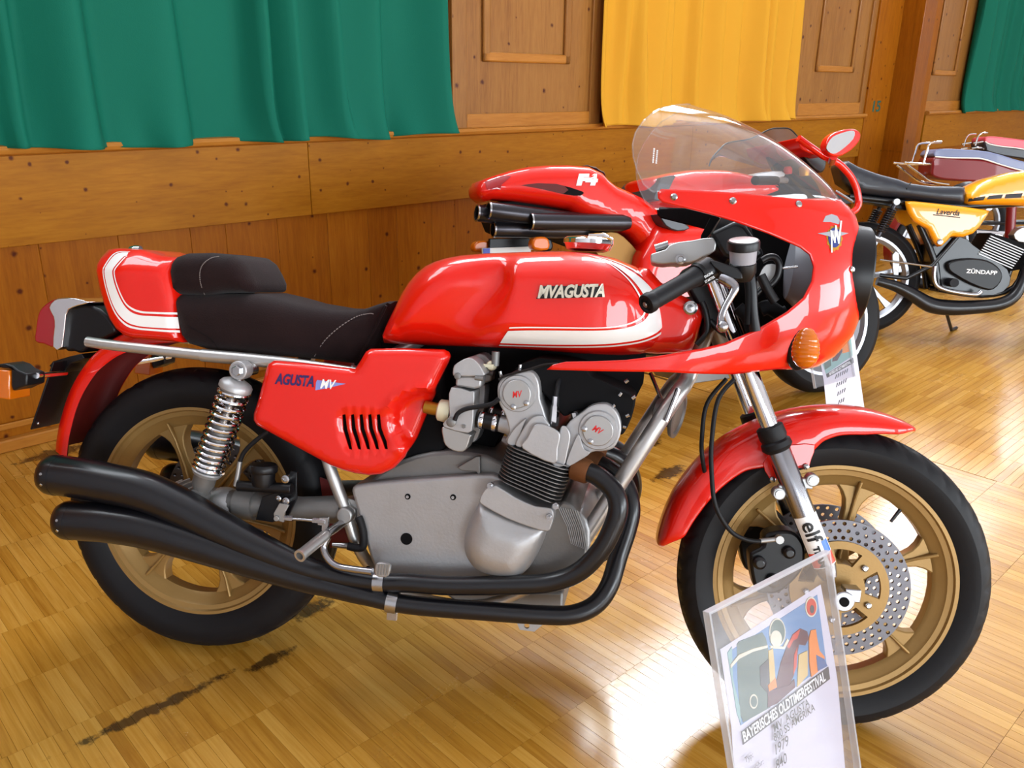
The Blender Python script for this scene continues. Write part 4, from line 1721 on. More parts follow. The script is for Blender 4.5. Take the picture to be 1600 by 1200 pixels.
# ------------------------------------------------------------------ rear shock absorbers
for sg in (-1, 1):
    ysh = 0.165
    t_, b_ = B.at(377, 578, -ysh), B.at(311, 775, -ysh)
    t_.y = b_.y = sg * ysh
    ax = (b_ - t_).normalized()
    L_ = (b_ - t_).length
    mb = MB()
    mb.lathe([(0.011, 0.0), (0.011, L_ * 0.45)], t_, ax, 14)
    sh = mb.build('shock_absorber', 'steel', BIKE)
    mb = MB().lathe([(0.0, L_ * 0.42), (0.022, L_ * 0.42), (0.0235, L_ * 0.46), (0.0235, L_ * 0.9), (0.017, L_ * 0.95), (0.015, L_)], t_, ax, 20)
    mb.lathe([(0.018, -0.018), (0.018, 0.018)], b_, (0, 1, 0), 16)
    mb.build('damper_body', 'alu_dark', sh)
    mb = MB().lathe([(0.013, 0.02), (0.03, 0.028), (0.034, 0.034), (0.034, 0.042), (0.028, 0.048)], t_, ax, 24)
    mb.lathe([(0.030, L_ * 0.79), (0.032, L_ * 0.80), (0.028, L_ * 0.825)], t_, ax, 24)
    mb.build('spring_seat', 'alu_cast', sh)
    mb = MB().lathe([(0.0195, -0.016), (0.0195, 0.016)], t_, (0, 1, 0), 20)
    mb.build('eye', 'alu_cast', sh, bevel=0.002)
    mb = MB().lathe([(0.011, 0), (0.011, 0.006), (0.009, 0.0075)], (t_.x, sg * (ysh + 0.016), t_.z), (0, sg, 0), 6)
    mb.lathe([(0.0145, -0.002), (0.0145, 0.001)], (t_.x, sg * (ysh + 0.016), t_.z), (0, sg, 0), 20)
    mb.tube([(t_.x, sg * (ysh - 0.016), t_.z), (t_.x + 0.012, sg * 0.13, t_.z + 0.004)], 0.016, 14)
    mb.build('mount_nut', 'steel', sh)
    e = V((0, 1, 0))
    g2 = ax.cross(e)
    pts = []
    turns = 13.2
    for k in range(int(turns * 16) + 1):
        a = 2 * pi * k / 16
        t = 0.04 + (L_ * 0.79 - 0.04) * (k / (turns * 16))
        u_ = k / (turns * 16)
        t = 0.042 + (L_ * 0.785 - 0.042) * (1 - (1 - u_) ** 1.22)
        pts.append(t_ + ax * t + (e * cos(a) + g2 * sin(a)) * 0.031)
    MB().tube(pts, 0.0038, 8).build('spring', 'chrome', sh)

# ------------------------------------------------------------------ exhaust: four pipes, four silencers
c6 = crop(50, 680, 2.712)
c5 = crop(640, 540, 3.157)
c3 = crop(480, 900, 2.5)
up_c = c6([(95, 168), (200, 182), (300, 200), (480, 240), (640, 310), (800, 395), (950, 470), (1130, 550), (1280, 595), (1450, 622)])
up_r = [0.0425, 0.043, 0.043, 0.0425, 0.040, 0.0365, 0.032, 0.0255, 0.0205, 0.019]
lo_c = c6([(160, 360), (250, 365), (330, 372), (480, 396), (640, 440), (800, 492), (950, 545), (1130, 606), (1280, 647), (1420, 682)])
lo_r = [0.041, 0.042, 0.042, 0.0415, 0.040, 0.0365, 0.0315, 0.0255, 0.021, 0.0195]
up_h = [(640, 911), (700, 915), (798, 914), (860, 910), (905, 893), (938, 860), (957, 825), (966, 793), (958, 766), (934, 744), (912, 735)]
up_y = [.195, .195, .195, .195, .198, .20, .20, .198, .19, .178, .17]
lo_h = [(640, 945), (760, 955), (850, 961), (895, 960), (930, 945), (952, 915), (966, 870), (980, 828), (986, 795), (978, 760), (955, 735), (930, 722)]
lo_y = [.195, .19, .185, .18, .17, .155, .13, .115, .105, .09, .075, .065]
for sg in (-1, 1):
    for nm, cc, rr_, hh, hy, yb in (('upper', up_c, up_r, up_h, up_y, .195), ('lower', lo_c, lo_r, lo_h, lo_y, .20)):
        pts = [B.at(u, v, -yb) for u, v in cc]
        hp = [B.at(u, v, -y) for (u, v), y in zip(hh, hy)]
        for q in pts + hp:
            q.y *= -sg
        path = catmull(pts + hp, 6)
        n1 = (len(pts) - 1) * 6
        tot = len(path) - 1

        def rad(t, rr_=rr_, n1=n1, tot=tot):
            i = t * tot
            if i >= n1:
                return 0.019
            k = i / 6
            a = int(k)
            if a >= len(rr_) - 1:
                return rr_[-1]
            return rr_[a] + (rr_[a + 1] - rr_[a]) * (k - a)
        mb = MB().tube(path, rad, 24)
        EX = mb.build('exhaust', 'black_satin', BIKE)
        # rounded end with outlet
        d = (path[0] - path[1]).normalized()
        r0 = rr_[0]
        mb = MB().lathe([(r0 + 0.0008, -0.012), (r0 + 0.001, 0.0), (r0 * 0.98, 0.010), (r0 * 0.85, 0.020), (r0 * 0.55, 0.026), (r0 * 0.5, 0.026), (r0 * 0.48, 0.0)], path[0], d, 24)
        mb.build('end_cap', 'black_satin', EX)
        mb = MB()
        q = path[1]
        up_ = V((0, -sg * -1.0, 0))
        for ang in (0.25, -0.3):
            nn = V((0, sg, 0)) * cos(ang) + V((0, 0, 1)) * sin(ang)
            mb.lathe([(0.0038, 0), (0.003, 0.002)], path[0] + nn * (r0 - 0.0005), nn, 10)
        mb.build('rivets', 'steel', EX)
        # clamp
        i_ = n1 + 2 if nm == 'upper' else n1 + 4
        if nm == 'upper':
            tgt = B.at(592, 905, -yb)
        else:
            tgt = B.at(614, 942, -yb)
        tgt.y *= -sg
        i_ = min(range(len(path)), key=lambda k: (path[k] - tgt).length)
        d = (path[min(i_ + 1, tot)] - path[i_ - 1]).normalized()
        mb = MB().lathe([(0.0205, -0.011), (0.0222, -0.011), (0.0222, 0.011), (0.0205, 0.011)], path[i_], d, 24, closed=True)
        off = V((0, 0, 1)) if nm == 'upper' else V((0, 0, -1))
        mb.box(path[i_] + off * 0.028, (0.02, 0.008, 0.018))
        mb.build('clamp', 'steel', EX)
        q = path[-1]
        d = (path[-1] - path[-3]).normalized()
        MB().lathe([(0.022, -0.012), (0.024, -0.008), (0.024, 0.02), (0.02, 0.024)], q, d, 20).build('collar', 'rust', EX)

# ------------------------------------------------------------------ engine
ENG = MB()
cover = B.xz([(549, 768), (556, 758), (600, 752), (660, 748), (720, 744), (770, 742), (800, 760), (860, 800), (905, 800), (922, 830), (918, 870), (895, 900), (780, 915), (600, 905), (584, 888), (572, 850), (560, 805)], -0.145)
ENG.prism(smooth2(cover, 2), -0.145, 0.145)
eng = ENG.build('engine', 'alu_cast', BIKE, bevel=0.010, seg=3)
# upper gearbox slope
gb = B.xz([(580, 750), (610, 728), (650, 712), (700, 705), (760, 712), (800, 735), (790, 770), (600, 765)], -0.12)
MB().prism(smooth2(gb, 2), -0.12, 0.12).build('gearbox', 'alu_dark', eng, bevel=0.008)
mb = MB()
for u, v, r in ((635, 842, 0.0125), (637, 776, 0.006), (708, 777, 0.006), (575, 889, 0.006)):
    q = B.at(u, v, -0.146)
    mb.lathe([(r, 0.0), (r, 0.0022)], (q.x, -0.1445, q.z), (0, -1, 0), 18)
mb.build('screw_holes', 'black_matt', eng)
mb = MB()
for u, v, r in ((637, 776, 0.0035), (708, 777, 0.0035)):
    q = B.at(u, v, -0.146)
    mb.lathe([(r, 0.0), (r, 0.003)], (q.x, -0.146, q.z), (0, -1, 0), 6)
mb.build('screws', 'steel', eng)
# domed cover in front of the crank, with its collar
cv = smooth2(B.xz(c5([(352, 785), (310, 835), (272, 910), (258, 985), (272, 1050), (310, 1105), (370, 1140), (440, 1158), (520, 1158), (570, 1125), (610, 1070), (645, 1000), (668, 930), (672, 895), (600, 880), (480, 840)]), -0.19), 3)
cvs = rounded(cv, 0.210, 0.05, 0.80)
mb = patch(cv, cvs, 0.010)
mb.prism(cv, -0.168, -0.10)
mb.build('crank_cover', 'alu_cast', eng, angle=50)
col = smooth2(B.xz(c5([(345, 765), (362, 722), (385, 700), (430, 690), (520, 745), (620, 790), (700, 800), (712, 840), (700, 890), (680, 915), (600, 895), (480, 850), (370, 790)]), -0.19), 2)
MB().prism(col, -0.195, 0.195).build('crank_collar', 'alu_cast', eng, bevel=0.008, seg=3)
mb = MB()
for u, v in c5([(690, 845), (722, 790), (400, 690)]):
    q = B.at(u, v, -0.197)
    mb.lathe([(0.007, 0.0), (0.007, 0.006)], (q.x, -0.195, q.z), (0, -1, 0), 6)
    mb.tube([(q.x, -0.20, q.z), (q.x, -0.206, q.z)], 0.0035, 8)
mb.build('nuts', 'steel', eng)
# ribbed sump nose at the front
sump = B.xz([(850, 815), (880, 780), (905, 800), (918, 840), (915, 880), (890, 905), (800, 925), (760, 930), (780, 900)], -0.14)
MB().prism(smooth2(sump, 2), -0.150, 0.150).build('sump', 'alu_dark', eng, bevel=0.006)
mb = MB()
for k in range(9):
    t = k / 8
    p0 = B.at(872 + 30 * t, 792 + 6 * t, -0.152)
    p1 = B.at(893 + 24 * t, 850 + 10 * t, -0.152)
    mb.tube([p0, (p0 + p1) / 2 + V((0.004, 0, 0)), p1], 0.0012, 6)
mb.build('sump_ribs', 'alu_cast', eng)
sm = B.xz([(690, 925), (740, 962), (800, 975), (860, 972), (880, 955), (880, 925)], -0.09)
MB().prism(sm, -0.09, 0.09).build('oil_pan', 'alu_dark', eng, bevel=0.006)
st_ = B.xz([(800, 955), (812, 984), (835, 987), (858, 968), (850, 955)], -0.10)
hl = B.at(823, 978, -0.1)
MB().prism(st_, -0.10, -0.094, [[(hl.x + 0.006 * cos(2 * pi * k / 12), hl.z + 0.006 * sin(2 * pi * k / 12)) for k in range(12)]]).build('stand_lug', 'alu_cast', eng)

# cylinder block with its fins
f0, f1 = [B.at(*q, -0.198) for q in c5([(474, 492), (800, 606)])]
g0, g1 = [B.at(*q, -0.198) for q in c5([(424, 655), (735, 792)])]
NF = 11
core = [(f0.x + 0.012, f0.z), (f1.x - 0.012, f1.z), (g1.x - 0.012, g1.z), (g0.x + 0.012, g0.z)]
blk = MB().prism(core, -0.180, 0.180).build('cylinder_block', 'black_matt', eng)
for k in range(NF):
    t = k / (NF - 1)
    a_, b_2 = f0.lerp(g0, t), f1.lerp(g1, t)
    d = (b_2 - a_)
    nrm = V((d.z, 0, -d.x)).normalized() * 0.0009
    L = []
    # outline in plan: rounded rectangle, slab along d and y
    loop = []
    ex_ = V((d.x, 0, d.z)).normalized()
    hl_ = hypot(d.x, d.z) / 2
    cc = (a_ + b_2) / 2
    for sx_, sy_ in ((1, -1), (1, 1), (-1, 1), (-1, -1)):
        for j in range(5):
            an = {(1, -1): -pi / 2, (1, 1): 0, (-1, 1): pi / 2, (-1, -1): pi}[(sx_, sy_)] + (pi / 2) * j / 4
            loop.append(V((cc.x, 0, cc.z)) + ex_ * (sx_ * (hl_ - 0.03) + 0.03 * cos(an)) + V((0, sy_ * (0.200 - 0.03) + 0.03 * sin(an), 0)))
    n = len(loop)
    MB().add([p + nrm for p in loop] + [p - nrm for p in loop],
             [tuple(range(n)), tuple(range(2 * n - 1, n - 1, -1))] + [(i, n + i, n + (i + 1) % n, (i + 1) % n) for i in range(n)]).build('fin', 'fin_edge', blk)

# cylinder head: two cam boxes in a V with upright fins between
head = smooth2(B.xz(c5([(482, 482), (492, 425), (474, 345), (445, 290), (434, 235), (440, 185), (475, 150), (545, 130), (600, 128), (632, 165), (642, 215), (645, 265), (660, 310), (672, 350), (700, 420), (740, 440), (790, 375), (845, 335), (900, 296), (970, 288), (1020, 325), (1042, 385), (1038, 445), (1005, 505), (950, 520), (900, 525), (840, 565), (792, 606), (640, 560)]), -0.175), 3)
HEAD = MB().prism(head, -0.178, 0.178).build('cylinder_head', 'alu_cast', eng, bevel=0.006, seg=3)
for pts, y0, y1 in (
        ([(556, 508), (580, 455), (602, 410), (622, 390), (660, 390), (705, 408), (735, 428), (742, 455), (730, 510), (712, 584)], -0.206, -0.198),
        ([(520, 490), (548, 430), (585, 375), (618, 350), (655, 348), (668, 362), (690, 408), (600, 440), (560, 500)], -0.192, -0.184),
        ([(700, 580), (735, 440), (748, 402), (770, 400), (788, 425), (792, 460), (778, 530), (758, 595)], -0.194, -0.186),
        ([(480, 480), (500, 430), (540, 385), (575, 360), (560, 400), (525, 490)], -0.185, -0.178),
        ([(770, 598), (800, 500), (830, 440), (845, 460), (860, 510), (890, 530), (840, 566)], -0.187, -0.178)):
    MB().prism(smooth2(B.xz(c5(pts), y0), 3), y0, y1).build('head_fin', 'alu_cast', HEAD, bevel=0.002)
for (cx, cy), rr2, tx, ears, rot in (((530, 238), 70, (527, 242), ((512, 302), (577, 283)), 0.18), ((930, 420), 76, (924, 416), ((862, 410), (893, 472)), -0.45)):
    ctr = B.at(*c5([(cx, cy)])[0], -0.186)
    e0 = B.at(*c5([(cx + rr2, cy)])[0], -0.186)
    r_ = abs(e0.x - ctr.x)
    # outer boss
    MB().lathe([(r_ * 1.32, 0.0), (r_ * 1.32, 0.004), (r_ * 1.25, 0.008), (0, 0.008)], (ctr.x, -0.176, ctr.z), (0, -1, 0), 36).build('cam_boss', 'alu_cast', HEAD)
    ring = [(ctr.x + r_ * cos(2 * pi * k / 40), ctr.z + r_ * sin(2 * pi * k / 40)) for k in range(40)]
    pe = [B.at(*c5([q])[0], -0.19) for q in ears]
    mid_ = (pe[0] + pe[1]) / 2
    dv = V((mid_.x - ctr.x, mid_.z - ctr.z)).normalized()
    out = []
    for x, z in ring:
        d = V((x - ctr.x, z - ctr.z)).normalized().dot(dv)
        out.append((x, z))
    hullp = ring + [(q.x + (q.x - ctr.x) * 0.22, q.z + (q.z - ctr.z) * 0.22) for q in pe]
    hv = sorted(hullp, key=lambda q: atan2(q[1] - ctr.z, q[0] - ctr.x))
    # convex hull, simple monotone chain
    pts = sorted(hullp)

    def half(pp):
        h = []
        for q in pp:
            while len(h) > 1 and (h[-1][0] - h[-2][0]) * (q[1] - h[-2][1]) - (h[-1][1] - h[-2][1]) * (q[0] - h[-2][0]) <= 0:
                h.pop()
            h.append(q)
        return h
    hull = half(pts)[:-1] + half(pts[::-1])[:-1]
    CAP = MB().prism(hull, -0.1915, -0.182).build('cam_cap', 'alu_pale', HEAD, bevel=0.0015)
    mb = MB()
    for q in pe:
        mb.lathe([(0.0055, 0), (0.0055, 0.0025), (0.003, 0.0035)], (q.x, -0.1915, q.z), (0, -1, 0), 12)
    mb.build('cap_screws', 'steel', CAP)
    q = B.at(*c5([tx])[0], -0.192)
    lettering('lettering', 'MV', 0.017, (q.x, -0.1918, q.z), (cos(rot), 0, sin(rot)), (-sin(rot), 0, cos(rot)), 'red_ink', CAP, depth=0.0002, shear=0.25, bold=0.0004, sx=0.75)
# studs and cam-cover edges
mb = MB()
for (u, v), (du, dv) in (((545, 108), (2, -14)), ((450, 140), (-3, -14)), ((1005, 300), (8, -8)), ((1060, 402), (8, 2)), ((1075, 345), (8, -4)), ((1105, 255), (8, -6)), ((1070, 175), (8, -6)), ((1040, 240), (6, -8))):
    a_ = B.at(*c5([(u - du, v - dv)])[0], -0.165)
    b_2 = B.at(*c5([(u + du, v + dv)])[0], -0.165)
    mb.tube([a_, b_2], 0.0035, 8)
mb.build('studs', 'steel', HEAD)
cb = smooth2(B.xz(c5([(640, 60), (860, 95), (900, 150), (1090, 230), (1110, 300), (1075, 400), (1040, 440), (1030, 340), (960, 285), (880, 300), (800, 330), (760, 345), (690, 260), (640, 210), (600, 130), (520, 115)]), -0.14), 2)
MB().prism(cb, -0.150, 0.150).build('cam_cover', 'black_matt', HEAD, bevel=0.006)
lip = [B.at(*q, -0.18) for q in c5([(440, 168), (470, 150), (540, 130), (600, 115), (660, 96), (730, 90)])]
MB().tube(lip, 0.0025, 8, smooth=4).build('gasket', 'black_plastic', HEAD)
# plug cap in the V
a_, b_2 = [B.at(*q, -0.165) for q in c5([(722, 250), (712, 395)])]
mb = MB().tube([a_, a_.lerp(b_2, 0.3), a_.lerp(b_2, 0.35), a_.lerp(b_2, 0.72), a_.lerp(b_2, 0.78), b_2], [0.006, 0.006, 0.008, 0.0085, 0.0095, 0.0095, 0.0085], 6)
plug = mb.build('spark_plug_cap', 'chrome', HEAD)
MB().tube([a_ + V((0.006, 0.05, 0.05)), a_ + V((0.002, 0.01, 0.025)), a_], 0.0045, 8, smooth=4).build('plug_lead', 'rubber', plug)
a_ = B.at(*c5([(815, 350)])[0], -0.16)
MB().lathe([(0.007, -0.004), (0.007, 0.008)], a_, (-.3, 0, 1), 6).build('head_nut', 'steel', HEAD)
# black filler added for the dark under the tank, rear cylinders and intake side
dk = B.xz([(600, 620), (590, 535), (700, 530), (870, 540), (1010, 545), (1005, 600), (985, 640), (930, 640), (800, 640), (770, 700), (760, 740), (600, 745), (620, 700)], -0.05)
MB().prism(dk, -0.03, 0.06).build('black_filler', 'black_matt', eng)
mb = MB()
ab = B.xz([(600, 560), (690, 560), (700, 640), (690, 730), (600, 740), (560, 700)], -0.10)
mb.prism(ab, -0.105, 0.105)
mb.build('air_box', 'black_matt', eng, bevel=0.01)
br = B.xz(c5([(235, 600), (330, 545), (350, 545), (350, 650), (330, 620), (260, 615)]), -0.13)
MB().prism(br, -0.135, -0.12).build('mount_bracket', 'alu_dark', eng, bevel=0.002)

# carburettors: four in a row
ccy = [-0.155, -0.05, 0.055, 0.155]
c_top = smooth2(B.xz(c5([(216, 125), (222, 98), (252, 76), (288, 60), (318, 66), (345, 92), (368, 130), (362, 150), (230, 150), (216, 140)]), -0.18), 2)
c_low = B.xz(c5([(228, 150), (356, 150), (352, 205), (318, 215), (225, 200)]), -0.18)
c_bod = smooth2(B.xz(c5([(208, 205), (300, 225), (322, 228), (318, 300), (312, 395), (290, 430), (172, 400), (178, 370), (200, 345), (196, 280)]), -0.18), 2)
c_bowl = smooth2(B.xz(c5([(160, 402), (200, 408), (302, 440), (300, 452), (285, 500), (262, 524), (215, 518), (176, 490), (164, 450)]), -0.18), 2)
CARB = None
for k, yc in enumerate(ccy):
    mb = MB().prism(c_bod, yc - 0.030, yc + 0.026)
    cb_ = mb.build('carburettor', 'alu_cast', BIKE, bevel=0.004)
    MB().prism(c_top, yc - 0.030, yc + 0.026).build('slide_cap', 'alu_cast', cb_, bevel=0.005)
    MB().prism(c_low, yc - 0.024, yc + 0.02).build('slide_body', 'alu_cast', cb_, bevel=0.004)
    MB().prism(c_bowl, yc - 0.027, yc + 0.023).build('float_bowl', 'alu_pale', cb_, bevel=0.006)
    q0 = B.at(*c5([(238, 150)])[0], -0.185)
    q1 = B.at(*c5([(210, 375)])[0], -0.185)
    q2 = B.at(*c5([(268, 398)])[0], -0.185)
    mb = MB()
    mb.lathe([(0.0065, 0), (0.0065, 0.004), (0.004, 0.005)], (q0.x, yc - 0.030, q0.z), (0, -1, 0), 14)
    mb.lathe([(0.009, 0), (0.0095, 0.010), (0.006, 0.012)], (q1.x, yc - 0.030, q1.z), (0, -1, 0), 16)
    mb.lathe([(0.004, 0), (0.004, 0.004)], (q2.x, yc - 0.030, q2.z), (0, -1, 0), 6)
    q3 = B.at(*c5([(350, 160)])[0], -0.185)
    mb.tube([(q3.x - 0.01, yc - 0.034, q3.z), (q3.x + 0.006, yc - 0.034, q3.z - 0.001)], 0.0045, 10)
    mb.build('adjusters', 'alu_dark', cb_)
    axc = (B.at(*c5([(440, 395)])[0], -0.18) - B.at(*c5([(120, 330)])[0], -0.18))
    axc = V((axc.x, 0, axc.z)).normalized()
    pin = B.at(*c5([(375, 383)])[0], -0.18)
    pin.y = yc
    MB().lathe([(0.0165, -0.02), (0.0165, 0.024)], pin, axc, 22).build('intake_rubber', 'black_plastic', cb_)
    mb = MB().lathe([(0.0175, -0.017), (0.0182, -0.016), (0.0182, -0.009), (0.0175, -0.008)], pin, axc, 22, closed=True)
    mb.lathe([(0.0175, 0.010), (0.0182, 0.011), (0.0182, 0.018), (0.0175, 0.019)], pin, axc, 22, closed=True)
    mb.build('hose_clip', 'chrome', cb_)
    pb2 = B.at(*c5([(155, 330)])[0], -0.18)
    pb2.y = yc
    MB().lathe([(0.0175, -0.012), (0.0215, -0.009), (0.0225, 0.004), (0.020, 0.014)], pb2, axc, 24).build('bell_mouth', 'cream_plastic' if k == 0 else 'alu_pale', cb_)
    MB().lathe([(0.013, -0.04), (0.013, -0.008)], pb2, axc, 20).build('intake_tube', 'brass', cb_)
    if k == 0:
        CARB = cb_
        cab = [B.at(*q, -0.20) for q in c5([(222, 368), (238, 335), (280, 312), (350, 300), (410, 285), (440, 262)])]
        MB().tube(cab, 0.0045, 10, smooth=6).build('breather_hose', 'rubber', cb_)
        stub = pin + axc * 0.036
        MB().lathe([(0.016, -0.012), (0.018, 0.004), (0.022, 0.01), (0.022, 0.02)], stub, axc, 20).build('intake_flange', 'alu_cast', cb_)
q = B.at(*c5([(402, 98)])[0], -0.14)
mb = MB().lathe([(0.010, -0.012), (0.010, 0.0), (0.008, 0.004)], q, (0, -1, 0.1), 18)
mb.box(q + V((-0.004, -0.008, 0)), (0.022, 0.006, 0.006))
tap = mb.build('fuel_tap', 'cream_plastic', BIKE)
MB().tube([q + V((0.008, 0.0, 0.0)), q + V((0.008, 0.0, 0.028))], 0.008, 10).build('tap_stem', 'alu_dark', tap)

# horn under the head
q = B.at(1048, 646, -0.02)
ax = V((0.94, -0.3, -0.15)).normalized()
mb = MB().lathe([(0.018, -0.034), (0.026, -0.030), (0.026, -0.006), (0.031, 0.004), (0.046, 0.010), (0.048, 0.014), (0.048, 0.018), (0.040, 0.019), (0.036, 0.015), (0.0, 0.014)], q, ax, 32)
mb.build('horn', 'alu_dark', BIKE)
MB().tube([q - ax * 0.02 + V((0, 0.0, 0.02)), q - ax * 0.05 + V((0, 0.02, 0.07))], 0.004, 8).build('horn_bracket', 'steel', BIKE)

# ------------------------------------------------------------------ right footrest, brake pedal, rear master cylinder
c7 = crop(360, 680, 5.0)


def T7(pts, y):
    return [B.at(u, v, -y) for u, v in c7(pts)]


for sg in (-1, 1):
    a_ = B.at(*c7([(540, 945)])[0], -0.285)
    b_2 = B.at(*c7([(755, 770)])[0], -0.20)
    a_.y *= -sg
    b_2.y *= -sg
    d = (a_ - b_2).normalized()
    L_ = (a_ - b_2).length
    mb = MB().lathe([(0.008, 0.0), (0.0105, 0.006), (0.0115, 0.012), (0.0115, L_ - 0.008), (0.0125, L_ - 0.006), (0.0125, L_), (0.008, L_), (0.0075, L_ - 0.02), (0.0, L_ - 0.02)], b_2, d, 22)
    fr_ = mb.build('footrest', 'grey_tube', BIKE)
    MB().tube([b_2, (b_2.x + 0.015, sg * 0.12, b_2.z + 0.01)], 0.009, 12).build('footrest_mount', 'steel', fr_)
ped = T7([(765, 795), (735, 860), (750, 915), (800, 975), (870, 1008), (980, 1022), (1140, 1036)], 0.20)
for k, q in enumerate(ped):
    q.y -= 0.004 * k
mb = MB().tube(ped, 0.0072, 12, smooth=6)
PED = mb.build('brake_pedal', 'polished', BIKE)
pc = B.at(*c7([(1190, 1050)])[0], -0.232)
pad = smooth2([(p.x, p.z) for p in T7([(1135, 1010), (1160, 995), (1220, 1000), (1252, 1025), (1245, 1080), (1215, 1108), (1160, 1105), (1130, 1080)], 0.24)], 2)
MB().prism(pad, -0.243, -0.232).build('pedal_pad', 'alu_pale', PED, bevel=0.002)
mb = MB()
for k in range(5):
    x = 1150 + 22 * k
    a_, b_2 = T7([(x + 4, 1008), (x - 8, 1095)], 0.244)
    mb.tube([a_, b_2], 0.0017, 6)
mb.build('pad_ridges', 'alu_pale', PED)
mb = MB().prism([(p.x, p.z) for p in T7([(690, 665), (705, 640), (768, 640), (770, 700), (755, 740), (745, 800), (720, 790), (722, 700), (690, 695)], 0.185)], -0.190, -0.183)
mb.build('pedal_arm', 'steel', PED)
a_, b_2 = T7([(425, 648), (740, 675)], 0.188)
d = b_2 - a_
mb = MB().tube([a_, b_2], 0.0032, 10)
mb.tube([a_, a_ + d * 0.2], 0.0058, 6)
mb.tube([b_2 - d * 0.3, b_2], 0.0058, 6)
mb.build('brake_rod', 'steel', PED)
mb = MB()
q0, q1 = T7([(60, 395), (480, 420)], 0.165)
mb.tube([q0, q1], 0.0115, 16)
mb.prism([(p.x, p.z) for p in T7([(250, 480), (420, 430), (470, 280), (520, 290), (520, 500), (450, 640), (330, 680), (200, 660)], 0.15)], -0.152, -0.146)
MC = mb.build('rear_master_cylinder', 'black_plastic', BIKE, bevel=0.001)
q = T7([(255, 395)], 0.165)[0]
q2 = T7([(258, 290)], 0.165)[0]
mb = MB().lathe([(0.021, 0.0), (0.023, 0.006), (0.0245, (q2 - q).length)], q, q2 - q, 24)
mb.build('reservoir', 'black_plastic', MC)
mb = MB()
n = 40
R_ = []
for h, rr3 in ((0.0, 0.027), (0.003, 0.0285), (0.012, 0.0285), (0.017, 0.026), (0.018, 0.0)):
    ring = []
    for k in range(n):
        a = 2 * pi * k / n
        r3 = rr3 * (1 + (0.03 if k % 2 and 0.002 < h < 0.014 else 0))
        ring.append(V((q2.x + r3 * cos(a), q2.y + r3 * sin(a), q2.z + h)))
    R_.append(ring)
mb.rings(R_)
mb.build('reservoir_lid', 'black_plastic', MC)
mb = MB()
for pt, r3 in (((428, 345), 0.0085), ((375, 495), 0.006), ((433, 515), 0.0075)):
    p = T7([pt], 0.17)[0]
    mb.lathe([(r3, -0.02), (r3, 0.0), (r3 * 0.6, 0.001), (r3 * 0.5, -0.002)], p, (0, -1, 0), 16)
mb.build('bracket_bolts', 'steel', MC)
mb = MB().prism([(p.x, p.z) for p in T7([(340, 610), (385, 530), (460, 545), (430, 600), (420, 680), (370, 668), (345, 650)], 0.172)], -0.174, -0.169)
mb.lathe([(0.006, 0), (0.006, 0.005)], T7([(365, 648)], 0.174)[0], (0, -1, 0), 12)
mb.build('rocker', 'alu_pale', MC, bevel=0.001)
cab = T7([(40, 395), (60, 300), (75, 205), (110, 130), (200, 40), (300, -30)], 0.16)
MB().tube(cab[:3], 0.0052, 10).build('hose_end', 'alu_pale', MC)
MB().tube(cab[2:], 0.0048, 10, smooth=5).build('rear_brake_hose', 'rubber', MC)
sw_ = T7([(800, 855), (850, 860), (920, 865), (985, 880), (1035, 870), (1040, 780), (1020, 690), (1000, 640)], 0.15)
mb = MB().tube(sw_[2:], 0.0085, 12, smooth=5)
lk = mb.build('brake_light_switch', 'rubber', BIKE)
MB().tube(sw_[:3], [0.005, 0.005, 0.0075, 0.0075], 10).build('switch_body', 'steel', lk)
# red frame plate seen behind the pedal
pl = B.xz(c7([(700, 330), (780, 360), (860, 480), (960, 700), (940, 850), (780, 880), (770, 640), (720, 480)]), -0.05)
MB().prism(pl, -0.052, -0.046).build('frame_plate', 'red_inner', frame)

# ------------------------------------------------------------------ clear sheet: transparent with a mirror-like film, by angle
def clear_mat(name, tint, ior=1.45, rough=0.02, dull=0.0):
    m = bpy.data.materials.new(name)
    m.use_nodes = True
    nt = m.node_tree
    nt.nodes.remove(nt.nodes['Principled BSDF'])
    out = nt.nodes['Material Output']
    tr = N(nt, 'ShaderNodeBsdfTransparent', i_Color=tint)
    gl = N(nt, 'ShaderNodeBsdfGlossy', i_Roughness=rough)
    fr = N(nt, 'ShaderNodeLayerWeight', i_Blend=0.5)          # Schlick's law, the same from both faces of the sheet
    pw = N(nt, 'ShaderNodeMath', operation='POWER', n_1=5.0)
    r0 = ((ior - 1) / (ior + 1)) ** 2
    ma = N(nt, 'ShaderNodeMath', operation='MULTIPLY_ADD', n_1=1 - r0, n_2=r0)
    mx = N(nt, 'ShaderNodeMixShader')
    nt.links.new(fr.outputs['Facing'], pw.inputs[0])
    nt.links.new(pw.outputs[0], ma.inputs[0])
    nt.links.new(ma.outputs[0], mx.inputs[0])
    nt.links.new(tr.outputs[0], mx.inputs[1])
    nt.links.new(gl.outputs[0], mx.inputs[2])
    src = mx
    if dull:
        df = N(nt, 'ShaderNodeBsdfDiffuse', i_Color=(0.8, 0.82, 0.85, 1))
        m2 = N(nt, 'ShaderNodeMixShader', i_Fac=dull)
        nt.links.new(mx.outputs[0], m2.inputs[1])
        nt.links.new(df.outputs[0], m2.inputs[2])
        src = m2
    nt.links.new(src.outputs[0], out.inputs[0])
    MATS[name] = m
    return m


clear_mat('screen_clear2', (0.96, 0.965, 0.98, 1), 1.85, 0.04, 0.05)  # white diffuse share painted in for the haze of reflected windows
clear_mat('smoked', (0.5, 0.42, 0.45, 1), 1.45, 0.03, 0.02)
clear_mat('lens_clear', (0.95, 0.96, 0.96, 1), 1.5, 0.02, 0.05)

